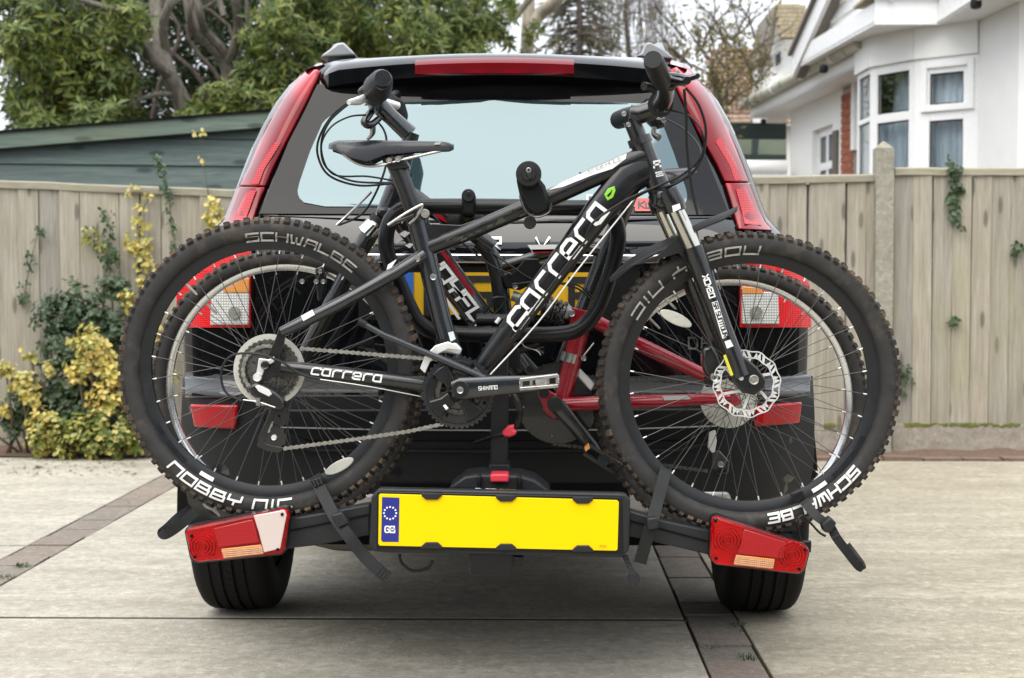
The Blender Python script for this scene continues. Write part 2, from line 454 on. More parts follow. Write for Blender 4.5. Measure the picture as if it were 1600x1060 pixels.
mat_concrete('earth', (.10, .08, .055), (.06, .045, .032), (.16, .13, .095))
def mat_paver():
    t = NT('paver'); v = t.coord(rnd=True); oi = t.new('ShaderNodeObjectInfo')
    base = t.ramp(oi.outputs['Random'], [(0, (.21, .18, .155)), (.35, (.25, .19, .158)), (.6, (.205, .18, .155)), (1, (.28, .215, .18))])
    n = t.noise(v, 14, 7, .7); n2 = t.noise(v, 150, 3, .6)
    cc = t.mix(t.ramp(n, [(.36, .75), (.6, 0)]), base, (.12, .105, .08))
    cc = t.mix(t.ramp(t.noise(v, 5, 5, .6), [(.5, 0), (.7, .6)]), cc, (.30, .27, .23))
    cc = t.mix(t.ramp(n2, [(.55, 0), (.8, .5)]), cc, (.34, .31, .27))
    t.set(cc, .9); t.bump(n2, .4, .004)
mat_paver()
def mat_wood(name, c1, c2, c3, moss, knots=True, grain=(26, 26, 1.6), rot=(0, 0, 0), mossy=True, knot_scale=(6, 1, 2.6)):
    """weathered boards: grain along local Z, knots, algae blotches and streaks"""
    t = NT(name); v = t.coord(grain, rnd=True, rot=rot); o = t.coord(rnd=True)
    g = t.noise(v, 1.6, 6, .62, 1.2); g2 = t.noise(v, 7, 4, .6, .4)
    cc = t.ramp(g, [(.28, c1), (.5, c2), (.74, c3)])
    cc = t.mix(t.ramp(g2, [(.3, .4), (.52, 0)]), cc, tuple(x * .62 for x in c1))
    oi = t.new('ShaderNodeObjectInfo')
    cc = t.mix(1.0, cc, t.ramp(oi.outputs['Random'], [(0, (.76, .77, .80)), (.3, (1.06, 1.03, .97)), (.6, (.9, .9, .88)), (1, (1.18, 1.15, 1.08))]), 'MULTIPLY')
    if knots:
        kv = t.coord(knot_scale, rnd=True, rot=rot); sx = t.new('ShaderNodeSeparateXYZ'); cx_ = t.new('ShaderNodeCombineXYZ')
        t.link(kv, sx.inputs[0]); t.link(sx.outputs[0], cx_.inputs[0]); t.link(sx.outputs[2], cx_.inputs[1])
        vo = t.new('ShaderNodeTexVoronoi', voronoi_dimensions='2D'); vo.inputs['Scale'].default_value = 1.0; t.link(cx_.outputs[0], vo.inputs['Vector'])
        cc = t.mix(t.ramp(vo.outputs['Distance'], [(.055, .8), (.085, .55), (.10, .1), (.16, 0)]), cc, tuple(x * .42 for x in c1))
    if mossy:
        m = t.noise(o, 1.7, 5, .6, .8)
        cc = t.mix(t.ramp(m, [(.5, 0), (.72, .5)]), cc, moss)
    t.set(cc, .85)
    t.bump(g2, .35, .003)
mat_wood('fence_wood', (.25, .226, .19), (.345, .318, .272), (.44, .41, .355), (.27, .255, .14))
mat_wood('fence_cap', (.23, .215, .165), (.32, .30, .24), (.40, .38, .32), (.21, .215, .09), knots=False, grain=(1.6, 26, 26))
mat_wood('shed_wood', (.085, .125, .125), (.125, .165, .165), (.18, .22, .215), (.10, .17, .13), grain=(1.2, 22, 22), knot_scale=(1.6, 1, 5))
mat_wood('shed_fascia', (.105, .145, .12), (.15, .20, .17), (.21, .26, .225), (.16, .165, .09), grain=(1.2, 22, 22), knot_scale=(1.5, 1, 5))
plain('moss', (.13, .145, .025), .95, var=.35, scale=60, bump=.6)
plain('soil', (.13, .085, .06), .95, var=.4, scale=50, bump=.8)
plain('edging_brick', (.17, .115, .09), .9, var=.3, scale=20, bump=.3)
plain('joint_gap', (.05, .045, .035), .95, var=.4, scale=40)
def mat_bark(name, a, b):
    t = NT(name); v = t.coord((9, 9, 2.2), rnd=True)
    n = t.noise(v, 2.4, 6, .65, .8)
    t.set(t.ramp(n, [(.3, a), (.7, b)]), .9); t.bump(n, .8, .02)
mat_bark('bark_grey', (.085, .075, .06), (.24, .215, .18))
mat_bark('bark_dark', (.05, .04, .032), (.14, .115, .095))
mat_bark('bark_pale', (.26, .22, .17), (.48, .43, .36))
plain('ivy_stem', (.10, .075, .045), .8, var=.3)
def mat_leaf(name, cols, rough=.42, trans=.28, edge=None):
    t = NT(name); ge = t.new('ShaderNodeNewGeometry')
    st = [(i / max(1, len(cols) - 1), c) for i, c in enumerate(cols)]
    cc = t.ramp(ge.outputs['Random Per Island'], st)
    oc = t.coord(rnd=False)
    big = t.noise(oc, 1.1, 3, .5)
    cc = t.mix(1.0, cc, t.ramp(big, [(.3, (.75, .8, .8)), (.7, (1.22, 1.16, 1.0))]), 'MULTIPLY')
    t.set(cc, rough)
    tr = t.new('ShaderNodeBsdfTranslucent'); t.link(cc, tr.inputs[0])
    mx = t.new('ShaderNodeMixShader'); mx.inputs[0].default_value = trans
    t.link(t.b.outputs[0], mx.inputs[1]); t.link(tr.outputs[0], mx.inputs[2]); t.link(mx.outputs[0], t.out.inputs[0])
mat_leaf('leaf_oak', [(.05, .09, .02), (.085, .135, .025), (.14, .18, .035), (.23, .255, .055), (.04, .07, .018)], .5)
mat_leaf('leaf_shaded', [(.018, .036, .012), (.03, .052, .018), (.05, .075, .025), (.024, .044, .015)])  # darker greens, with the shade of the inner crown in the colour
mat_leaf('leaf_green', [(.035, .075, .03), (.055, .10, .045), (.085, .135, .07), (.13, .17, .12), (.045, .085, .035)])
mat_leaf('leaf_gold', [(.62, .50, .13), (.72, .60, .22), (.40, .38, .07), (.75, .66, .34), (.22, .26, .05), (.66, .50, .17), (.5, .44, .10)])
mat_leaf('leaf_lime', [(.22, .27, .05), (.46, .42, .12), (.11, .16, .035), (.6, .54, .22), (.07, .115, .03), (.09, .14, .03)])
mat_leaf('leaf_olive', [(.11, .115, .045), (.19, .175, .07), (.14, .125, .05), (.28, .21, .085)], trans=.3)
mat_leaf('leaf_conifer', [(.10, .115, .08), (.14, .15, .11), (.17, .15, .12), (.12, .13, .09)], trans=.25)
mat_leaf('leaf_brown', [(.16, .085, .045), (.24, .14, .08), (.11, .065, .04), (.3, .2, .11)], trans=.1)
plain('render_white', (.88, .88, .865), .8, var=.03, scale=6, bump=.2)
plain('render_cream', (.82, .80, .75), .85, var=.04, scale=8, bump=.25)
plain('upvc_white', (.88, .885, .89), .3, var=.02)
plain('soffit_white', (.82, .82, .81), .45, var=.03, dirt=((.55, .53, .48), .68, 5))
plain('gutter', (.60, .60, .52), .5, dirt=((.28, .29, .2), .5, 9))
plain('house_brick', (.36, .11, .06), .9, var=.3, scale=30, bump=.3)
plain('mortar', (.5, .47, .42), .95, var=.1)
def mat_net():
    t = NT('net_curtain'); v = t.coord((9, 9, 1.2), rnd=True)
    n = t.noise(v, 3, 4, .6, .6)
    t.set(t.ramp(n, [(.35, (.55, .60, .65)), (.65, (.82, .86, .9))]), .9); t.bump(n, .6, .02)
mat_net()
t = NT('pane_glass'); t.set((.9, .93, .95), .02, ior=1.45)
tr = t.new('ShaderNodeBsdfTransparent'); mx = t.new('ShaderNodeMixShader'); fr = t.new('ShaderNodeFresnel'); fr.inputs[0].default_value = 1.35
gl = t.new('ShaderNodeBsdfGlossy'); gl.inputs['Roughness'].default_value = .02
t.link(fr.outputs[0], mx.inputs[0]); t.link(tr.outputs[0], mx.inputs[1]); t.link(gl.outputs[0], mx.inputs[2]); t.link(mx.outputs[0], t.out.inputs[0])
tr.inputs[0].default_value = (.86, .92, .94, 1)
plain('roof_tile', (.30, .185, .13), .85, var=.35, scale=3, dirt=((.17, .15, .07), .55, 5), bump=.3)
plain('roof_tile_pale', (.40, .34, .24), .85, var=.3, scale=5, dirt=((.14, .15, .035), .58, 5), bump=.3)
plain('barge_brown', (.20, .175, .15), .7, var=.2)
plain('beam_green', (.022, .04, .036), .6, var=.2)
plain('panel_green', (.16, .19, .14), .7, var=.15)
plain('grey_timber', (.14, .12, .10), .85, var=.25, scale=20)
plain('asphalt', (.05, .05, .052), .9, var=.2, scale=30, bump=.4)
plain('leaf_litter', (.32, .22, .13), .9, var=.4)
plain('added_hedge_dark', (.014, .02, .010), .9, var=.5, scale=3, spec=.1)
rd = MB().box((0, -9.2, -.07), (120, 7, .1)).build('added_road', 'asphalt', None); tag(rd, kind='structure')  # unseen road added behind the camera for the black paint to reflect
def added_hedge_line(u, v):
    pts = [(-10, 7.5, 2.0), (-10, -5, 2.2), (-12, -16, 4.2), (0, -17, 5.0), (12, -16, 4.2), (9.5, -4, 2.2), (9.5, 7, 2.0)]
    t = u * (len(pts) - 1); k = min(len(pts) - 2, int(t)); a, b = pts[k], pts[k + 1]; q = t - k
    return (a[0] + (b[0] - a[0]) * q + ru(-.15, .15), a[1] + (b[1] - a[1]) * q + ru(-.15, .15), -.06 + (a[2] + (b[2] - a[2]) * q + .4 * sin(43 * u) + .25 * sin(97 * u)) * v)
hb = MB().grid(added_hedge_line, 160, 8).build('added_hedge', 'added_hedge_dark', None)  # unseen hedge added so the black car paint mirrors something dark
tag(hb, 'added dark hedge behind the camera, unseen, mirrored in the car paint', 'hedge', kind='stuff')

# ---------------------------------------------------------------- ground: earth sheet, slabs, brick bands
g = MB().grid(lambda u, v: (-150 + 300 * u, -60 + 360 * v, -.06), 6, 6).build('ground', 'earth', None)
tag(g, kind='structure')
BL0, BL1, BR0, BR1 = -1.972, -1.812, .452, .604       # brick bands (x from, to)
JY = 4.61                                             # the joint across the drive
FY = 9.2                                              # fence line
def slab(name, x0, x1, y0, y1, z=0.0, mat='concrete'):
    m = MB().box(((x0 + x1) / 2, (y0 + y1) / 2, z - .05), (x1 - x0, y1 - y0, .1))
    o = m.build(name, mat, None, bevel=.003, origin=(0, 0, z)); tag(o, kind='structure'); return o
g_ = .007; gj = .028
slab('driveway_slab', -6.5, BL0 - g_, 5.87 + gj, 8.93); slab('driveway_slab', -6.5, BL0 - g_, -4, 5.87)
slab('driveway_slab', BL1 + g_, BR0 - g_, JY + gj, 8.93); slab('driveway_slab', BL1 + g_, BR0 - g_, -4, JY, 0.0)
slab('driveway_slab', BR1 + g_, 8.5, -4, 8.72, 0, 'concrete_warm')
jf = MB().box(((BL1 + BR0) / 2, JY + gj / 2, -.0265), (BR0 - BL1, gj - .001, .05)).build('slab_joint', 'joint_gap', None); tag(jf, kind='structure')
brick = MB().box((0, 0, 0), (1, 1, .09))
bmesh_brick = brick.build('paver_source', 'paver', None, origin=(0, 0, 0), bevel=.006)
bsrc = bmesh_brick.data
bmesh_brick_mod = True
for (x0, x1, y0, y1, pt) in ((BL0, BL1, 2.2, 8.9, .205), (BR0, BR1, 2.2, 8.6, .19)):
    band = MB().box(((x0 + x1) / 2, (y0 + y1) / 2, -.045), (x1 - x0, y1 - y0, .06)).build('brick_band', 'joint_gap', None)
    tag(band, kind='structure')
    y = y0; k = 0
    while y < y1 - .05:
        L = pt * (1 + .18 * sin(k * 2.3) + ru(-.06, .06))
        o = inst(bsrc, 'brick', band, ((x0 + x1) / 2 + ru(-.002, .002), y + L / 2, -.046 + ru(-.003, .003)), (x1 - x0 - .004, L - .007, 1), (ru(-.008, .008), ru(-.008, .008), ru(-.01, .01)))
        y += L; k += 1
bpy.data.objects.remove(bmesh_brick)
# weeds in the joints
def blades(mb, c, n, h, sp):
    for _ in range(n):
        a = ru(0, 2 * pi); r = sp * sqrt(R_()); b = Vector((c[0] + r * cos(a), c[1] + r * sin(a), c[2]))
        l = h * ru(.5, 1.1); d = Vector((ru(-.6, .6), ru(-.6, .6), 1)).normalized(); w = Vector((cos(a + 1.3), sin(a + 1.3), 0)) * .0016
        mb.add([b - w, b + w, b + d * l * .6 + w * .7, b + d * l + Vector((d.x, d.y, -.4)) * l * .3], [(0, 1, 2), (0, 2, 3)])
gm = MB()
for px, py, n in ((34, 886, 60), (12, 904, 30), (1110, 1011, 16), (1168, 1030, 40), (1155, 978, 30), (60, 732, 50), (1160, 990, 14)):
    blades(gm, G(px, py), n, .02 if n > 25 else .012, .03)
tag(gm.build('joint_weeds', 'leaf_green', None, smooth=False, fix=False), 'short green weeds growing in the joints of the brick bands', 'weeds', kind='stuff')
# fallen leaves and grit
lm = MB()
for _ in range(330):
    if R_() < .75: c = G(ru(0, 215), ru(714, 745))
    else: c = G(ru(0, 1590), ru(712, 1055))
    s = ru(.004, .016) * (1 if c.y > 7 else .35); a = ru(0, 6.28); u = Vector((cos(a), sin(a), ru(-.1, .35))) * s; w = Vector((-sin(a), cos(a), ru(-.2, .3))) * s * .55
    b = c + Vector((0, 0, .006))
    lm.add([b - u, b + w, b + u, b - w], [(0, 1, 2, 3)])
tag(lm.build('fallen_leaves', 'leaf_brown', None, smooth=False, fix=False), 'dry brown leaf bits scattered on the concrete', 'leaves', kind='stuff')
bed = MB().grid(lambda u, v: (-6 + 4.2 * u, 8.80 + .45 * v, -.0 + .03 * sin(9 * u) * sin(3 * v) + .03 * v + ru(0, .012)), 60, 8).build('planting_bed', 'soil', None)
tag(bed, kind='structure')
bed = MB().grid(lambda u, v: (.9 + 7 * u, 8.85 + .32 * v, -.015 + .02 * v + .008 * sin(31 * u) + ru(0, .018)), 110, 6).build('soil_strip', 'soil', None)
tag(bed, kind='structure')
ed = thing('brick_edging', 'low row of reddish edging bricks along the right fence foot', 'edging', (3.5, 8.80, 0))
x = .95
em = MB().box((0, 0, 0), (.215, .10, .07)); es = em.build('edging_source', 'edging_brick', None, origin=(0, 0, 0)); ed_me = es.data; bpy.data.objects.remove(es)
while x < 7.5:
    inst(ed_me, 'brick', ed, (x, 8.785 + ru(-.006, .006), -.018 + ru(-.008, .006)), (1, 1, 1), (ru(-.04, .04), ru(-.03, .03), ru(-.02, .02))); x += .226

# ---------------------------------------------------------------- fences
bm_ = MB()
def board_mesh(seed):
    """feather-edge board, 1 m high, .125 wide, slightly warped; thick edge left"""
    random.seed(seed); m = MB(); n = 7
    for j in range(n + 1):
        z = j / n; dx = ru(-.0012, .0012); dy = ru(-.0025, .0025)
        for x, y in ((-.0625, -.020), (.0625, -.006), (.0625, .004), (-.0625, .004)): m.v.append(Vector((x + dx, y + dy, z)))
    for j in range(n):
        for k in range(4):
            l = (k + 1) % 4; m.f.append((j * 4 + k, j * 4 + l, (j + 1) * 4 + l, (j + 1) * 4 + k))
    m.f += [(0, 1, 2, 3), tuple(reversed([n * 4 + k for k in range(4)]))]
    return mesh_only(m, 'board', 'fence_wood', smooth=False)
BOARDS = [board_mesh(100 + i) for i in range(6)]
random.seed(11)
def fence(name, label, px0, px1, top0, top1, bot, pitch, Y, mirror=1, gravel=True):
    """fence panel between photo columns px0..px1; top height follows the cap rail"""
    a = P(px0, top0, Y); b = P(px1, top1, Y); zb = P(px0, bot, Y).z
    root = thing(name, label, 'fence', ((a.x + b.x) / 2, Y, 0), 'board fence panels')
    x = a.x + pitch / 2
    while x < b.x:
        u = (x - a.x) / (b.x - a.x); zt = a.z + (b.z - a.z) * u - .028
        inst(random.choice(BOARDS), 'board', root, (x, Y + ru(-.003, .003), zb + ru(-.006, .006)), (mirror * (pitch - .005) / .125, 1, zt - zb), (ru(-.004, .004), ru(-.006, .006), -mirror * .03))
        x += pitch
    c = MB(); n = 14
    c.grid(lambda u, v: (0, 0, 0), 1, 1) if False else None
    for i in range(n + 1):
        u = i / n; x = a.x + (b.x - a.x) * u; z = a.z + (b.z - a.z) * u; dz = ru(-.003, .003)
        for dy, dzz in ((-.03, -.045), (-.032, -.008), (-.02, 0), (.03, -.004), (.03, -.045)): c.v.append(Vector((x, Y + dy, z + dzz + dz)))
    for i in range(n):
        for k in range(5):
            l = (k + 1) % 5; c.f.append((i * 5 + k, i * 5 + l, i * 5 + 5 + l, i * 5 + 5 + k))
    c.f += [(0, 1, 2, 3, 4), tuple(n * 5 + k for k in (4, 3, 2, 1, 0))]
    c.build('cap_rail', 'fence_cap', root)
    MB().add([(a.x, Y + .012, zb + .01), (b.x, Y + .012, zb + .01), (b.x, Y + .012, b.z - .05), (a.x, Y + .012, a.z - .05)], [(0, 1, 2, 3)]).build('gap_backing', 'grey_timber', root)  # dark sheet added behind the boards, stands in for shade in the gaps
    for zr in (.25, .95):
        MB().box(((a.x + b.x) / 2, Y + .035, zb + zr), (b.x - a.x, .05, .07)).build('back_rail', 'fence_wood', root)
    if gravel:
        MB().box(((a.x + b.x) / 2, Y + .01, (zb - .05) / 2), (b.x - a.x, .05, zb + .05)).build('gravel_board', 'gravel_board_concrete', root, bevel=.006)
    return root
fence('board_fence', 'long weathered board fence on the left below the green shed', -440, 366, 263.3, 297, 684, .1215, FY)
fence('board_fence', 'lower weathered fence panel between the car and concrete post', 366.5, 1372, 297, 272, 672, .1140, FY, -1)
fence('board_fence', 'taller knotty fence panel right of the concrete post below the bay window', 1397, 1660, 262, 263, 662, .1135, FY - .02, -1)
po = MB(); a = P(1369, 232, FY - .06); b = P(1397, 232, FY - .06); zc = P(1383, 219, FY - .06).z
po.box(((a.x + b.x) / 2, FY - .02, a.z / 2 - .1), (b.x - a.x, .11, a.z + .2))
cx = (a.x + b.x) / 2; w = (b.x - a.x) / 2
po.add([(cx - w, FY - .075, a.z), (cx + w, FY - .075, a.z), (cx + w, FY + .035, a.z), (cx - w, FY + .035, a.z), (cx, FY - .02, zc)], [(0, 1, 4), (1, 2, 4), (2, 3, 4), (3, 0, 4)])
tag(po.build('fence_post', 'concrete_post', None, bevel=.005), 'pale concrete fence post with pointed top between two fence panels', 'post')
ms = MB()
for _ in range(150):
    px = random.choice([1425, 1432, 1452, 1482, 1510, 1518, 1550, 1580, 1300, 1340]) + random.gauss(0, 7); c = P(px, 664 + ru(-2, 3), FY - .035)
    ms.sphere(c, ru(.004, .012), 6, (2.0, .5, .7))
tag(ms.build('moss_tufts', 'moss', None), 'green moss along the top of the concrete gravel board', 'moss', kind='stuff')

# ---------------------------------------------------------------- shed behind the left fence
SY = 10.6
sh = thing('garden_shed', 'green stained timber shed with sloping fascia behind the left fence', 'shed', (-2.6, SY, 0))
def pz(py, Y): return P(800, py, Y).z
l0, l1 = P(-60, 0, SY).x, P(470, 0, SY).x
slope = (P(0, 232, SY).z, P(418, 199, SY).z)
def roofz(x):
    xa, xb = P(0, 0, SY).x, P(418, 0, SY).x
    return slope[0] + (slope[1] - slope[0]) * (x - xa) / (xb - xa)
zs = [0.25, .42, .59, .76, .93, 1.10, 1.27, 1.44, 1.61]
edges = [pz(y, SY) for y in (302, 269, 258 - 27, 200)]
rows = [(.1, .5), (.5, .9), (.9, 1.28), (1.28, pz(306, SY)), (pz(306, SY), pz(255, SY)), (pz(255, SY), pz(213, SY)), (pz(213, SY), pz(170, SY))]
for k, (z0, z1) in enumerate(rows):
    dd = .0 if k < 4 else -(P(0, 262, SY).z - P(0, 252, SY).z) * 0
    m = MB(); n = 24; pts = []
    for i in range(n + 1):
        x = l0 + (l1 - l0) * i / n
        tilt = -(x - l0) * .012
        a, b = z0 + tilt, min(z1 + tilt, roofz(x))
        pts.append((x, a, b))
    for i in range(n):
        (xa, a0, b0), (xb, a1, b1) = pts[i], pts[i + 1]
        if b0 - a0 < .003 and b1 - a1 < .003: continue
        b0 = max(b0, a0); b1 = max(b1, a1)
        m.add([(xa, SY - .02, a0 + .004), (xb, SY - .02, a1 + .004), (xb, SY - .004, b1), (xa, SY - .004, b0), (xa, SY + .02, a0 + .004), (xb, SY + .02, a1 + .004), (xb, SY + .02, b1), (xa, SY + .02, b0)],
              [(0, 1, 2, 3), (0, 4, 5, 1), (3, 2, 6, 7), (4, 7, 6, 5)])
    m.build('cladding_board', 'shed_wood', sh)
MB().add([(l0, SY + .03, 0), (l1, SY + .03, 0), (l1, SY + .03, roofz(l1)), (l0, SY + .03, roofz(l0))], [(0, 1, 2, 3)]).build('back_panel', 'under_black', sh)
fa = [P(-60, 210, SY - .1), P(470, 168, SY - .1), P(470, 195, SY - .1), P(-60, 237, SY - .1)]
MB().prism([(p.x, p.z) for p in fa], SY - .1, SY - .07).build('fascia_board', 'shed_fascia', sh, bevel=.004)
f2 = [P(-60, 209, SY - .11), P(470, 167, SY - .11), P(470, 170, SY - .11), P(-60, 212, SY - .11)]
MB().prism([(p.x, p.z) for p in f2], SY - .12, SY + 2.4).build('roof', 'under_black', sh)

# ---------------------------------------------------------------- leaves and trees
def leaf(mb, c, d, up, L, W):
    """folded pointed leaf: 4 triangles"""
    d = d.normalized(); s = d.cross(up)
    if s.length < 1e-4: s = d.orthogonal()
    s.normalize(); n = s.cross(d)
    a = c; b = c + d * L; m1 = c + d * L * .45
    mb.add([a, m1 + s * W / 2 + n * W * .18, b - n * L * .12, m1 - s * W / 2 + n * W * .18, m1], [(0, 1, 4), (1, 2, 4), (2, 3, 4), (3, 0, 4)])
def rleaf(mb, c, d, up, L, W):
    """small rounded leaf with a dished blade"""
    d = d.normalized(); s = d.cross(up)
    if s.length < 1e-4: s = d.orthogonal()
    s.normalize(); n = s.cross(d); o = [c]
    for a, b, h in ((.22, .42, .10), (.6, .5, .16), (.9, .28, .06), (1.0, 0, -.04), (.9, -.28, .06), (.6, -.5, .16), (.22, -.42, .10)): o.append(c + d * L * a + s * W * b + n * W * h)
    o.append(c + d * L * .55)
    mb.add(o, [(8, 0, 1), (8, 1, 2), (8, 2, 3), (8, 3, 4), (8, 4, 5), (8, 5, 6), (8, 6, 7), (8, 7, 0)])
def rvec():
    while True:
        v = Vector((ru(-1, 1), ru(-1, 1), ru(-1, 1)))
        if .05 < v.length < 1: return v.normalized()
def clump(mb, c, r, n, L, W, sq=(1, 1, 1), droop=-.25, twigs=None):
    for _ in range(n):
        v = rvec(); rad = r * (.35 + .65 * R_() ** .5)
        p = Vector(c) + Vector((v.x * sq[0], v.y * sq[1], v.z * sq[2])) * rad
        d = (v + rvec() * .9 + Vector((0, 0, droop))).normalized()
        s = ru(.65, 1.2)
        leaf(mb, p, d, (Vector((0, 0, 1)) + rvec() * .6).normalized(), L * s, W * s)
def rosette(mb, c, axis, n, L, W):
    """a whorl of long leaves at a shoot tip"""
    axis = axis.normalized(); s = axis.orthogonal().normalized(); b = axis.cross(s)
    for k in range(n):
        a = 2 * pi * k / n + ru(-.3, .3)
        d = (s * cos(a) + b * sin(a)) * ru(.7, 1.1) + axis * ru(-.1, .7) + Vector((0, 0, -.25))
        f = ru(.7, 1.15); (rleaf if W > L * .5 else leaf)(mb, Vector(c) + axis * ru(-.03, .03), d, axis, L * f, W * f)
def limb(mb, pix, r0, r1, n=8, seg=6):
    pts = ppath(pix, seg); m = len(pts)
    mb.tube(pts, [r0 + (r1 - r0) * i / (m - 1) for i in range(m)], n)
    return pts
def region(px, py):
    return 0
# big evergreen on the left; its depth follows from standing behind the shed
TY = 13.5
tr = thing('evergreen_tree', 'large glossy evergreen tree with several grey trunks behind the shed', 'tree', P(300, 300, TY), 'evergreen trees behind the shed')
tm = MB()
limb(tm, [(300, 215, TY), (285, 160, TY), (262, 110, TY - .1), (248, 60, TY), (240, -20, TY + .2), (230, -120, TY + .3)], .088, .04, 10)
tm.build('trunk', 'bark_grey', tr)
for pts, r0, r1 in (([(268, 118, TY - .1), (240, 95, TY - .3), (225, 55, TY - .4), (205, 25, TY - .5), (165, 12, TY - .6), (120, -2, TY - .7)], .05, .02),
                    ([(240, 95, TY - .3), (215, 55, TY - .5), (190, 32, TY - .6), (150, 18, TY - .6)], .03, .012),
                    ([(262, 95, TY), (255, 40, TY - .2), (268, -5, TY - .3), (275, -60, TY)], .045, .03),
                    ([(280, 148, TY), (245, 148, TY - .2), (215, 158, TY - .3), (195, 170, TY - .4)], .028, .014),
                    ([(245, 100, TY - .1), (225, 97, TY - .3), (215, 80, TY - .4), (195, 62, TY - .5)], .02, .009)):
    m = MB(); limb(m, pts, r0, r1); m.build('limb', 'bark_grey', tr)
t2 = thing('evergreen_tree', 'second forked evergreen trunk to the right of the leaning grey trunk', 'tree', P(370, 300, TY + .6), 'evergreen trees behind the shed')
tm = MB(); limb(tm, [(372, 215, TY + .6), (362, 140, TY + .5), (352, 95, TY + .4), (330, 70, TY + .3), (305, 45, TY + .2), (294, 0, TY + .2), (288, -80, TY + .3)], .08, .04, 10); tm.build('trunk', 'bark_grey', t2)
for pts, r0, r1 in (([(352, 95, TY + .4), (345, 75, TY + .3), (322, 50, TY + .2), (312, 20, TY), (303, -30, TY)], .05, .03),
                    ([(355, 98, TY + .4), (366, 75, TY + .3), (372, 40, TY + .2), (365, -10, TY), (350, -70, TY)], .055, .03),
                    ([(350, 25, TY), (340, -10, TY), (330, -60, TY)], .03, .02),
                    ([(300, 55, TY + .2), (296, 20, TY), (306, -20, TY)], .03, .02)):
    m = MB(); limb(m, pts, r0, r1); m.build('limb', 'bark_grey', t2)
t3 = thing('evergreen_tree', 'straight slim evergreen trunk close to the car roof', 'tree', P(415, 300, TY + .4), 'evergreen trees behind the shed')
tm = MB(); limb(tm, [(415, 230, TY + .4), (413, 120, TY + .3), (416, 50, TY + .2), (412, -60, TY + .3)], .065, .05, 10); tm.build('trunk', 'bark_grey', t3)
for pts in ([(416, 60, TY + .2), (450, 20, TY), (500, -20, TY)], [(414, 90, TY + .3), (390, 50, TY + .1), (385, 0, TY)]):
    m = MB(); limb(m, pts, .03, .015); m.build('limb', 'bark_grey', t3)
# crown: shoots with leaf whorls through a volume traced from the photo; gaps left where trunks show
def crown(parent, spots, mat, L, W, per, name='crown'):
    m = MB()
    for px, py, Y, r, n in spots:
        c = P(px, py, Y); rm = px2m(r, Y)
        for _ in range(n):
            v = rvec(); p = c + v * rm * (R_() ** .45)
            ax = (v * .7 + rvec() * .5 + Vector((0, -.35, .35))).normalized()
            rosette(m, p, ax, per, L, W)
    return m.build(name, mat, parent, smooth=False, fix=False)
random.seed(5)
sA = [];
for px, py, r, n in ((60, 30, 75, 130), (150, 70, 60, 90), (70, 110, 70, 120), (130, 140, 60, 100), (180, 110, 45, 60), (95, 175, 42, 60), (150, 190, 40, 55), (25, 160, 22, 18), (190, 170, 30, 30),
                     (40, -40, 80, 70), (140, -30, 70, 70), (25, 70, 40, 50), (200, 30, 40, 40), (60, 195, 30, 24), (300, 200, 30, 20), (185, 205, 22, 14)):
    sA.append((px, py, TY - .7 + ru(-.4, .4), r, n))
crown(tr, sA, 'leaf_oak', .115, .034, 7)
sB = []
for px, py, r, n in ((330, 165, 34, 40), (360, 155, 32, 36), (395, 170, 36, 40), (440, 120, 40, 60), (400, 110, 30, 36), (470, 70, 55, 85), (430, 40, 45, 60), (395, 60, 30, 25), (310, 190, 25, 20), (415, 185, 30, 30), (440, 165, 30, 28)):
    sB.append((px, py, TY - .3 + ru(-.3, .5), r, n))
crown(t2, sB, 'leaf_oak', .11, .033, 7)
sC = []
for px, py, r, n in ((520, 40, 60, 100), (580, 50, 55, 90), (640, 45, 55, 90), (700, 40, 50, 80), (745, 50, 38, 60), (775, 35, 26, 34), (600, -20, 80, 80), (700, -30, 70, 70), (500, -20, 60, 60), (790, 5, 22, 20), (560, 80, 45, 55), (500, 90, 40, 50), (740, 80, 26, 26), (660, 85, 40, 36), (450, -20, 60, 50), (795, 60, 12, 6)):
    sC.append((px, py, TY + .2 + ru(-.4, .6), r, n))
crown(t3, sC, 'leaf_oak', .105, .031, 7)
# deep inner foliage and branches behind: shade put into a darker leaf colour
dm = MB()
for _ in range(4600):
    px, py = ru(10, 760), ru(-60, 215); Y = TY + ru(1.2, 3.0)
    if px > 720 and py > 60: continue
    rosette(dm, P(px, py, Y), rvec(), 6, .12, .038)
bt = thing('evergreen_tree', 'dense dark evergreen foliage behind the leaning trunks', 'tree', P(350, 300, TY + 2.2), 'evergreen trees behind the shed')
dm.build('crown', 'leaf_shaded', bt, smooth=False, fix=False)
m = MB(); limb(m, [(330, 220, TY + 2.2), (340, 120, TY + 2.1), (320, -40, TY + 2)], .12, .07); m.build('trunk', 'bark_dark', bt)
for k in range(9):
    m = MB(); x = ru(180, 440); limb(m, [(x, 200, TY + 1.3), (x + ru(-30, 30), 130, TY + 1.2), (x + ru(-70, 70), 40, TY + 1.1), (x + ru(-110, 110), -40, TY + 1.1)], .03, .012, 6, 4); m.build('limb', 'bark_dark', bt)
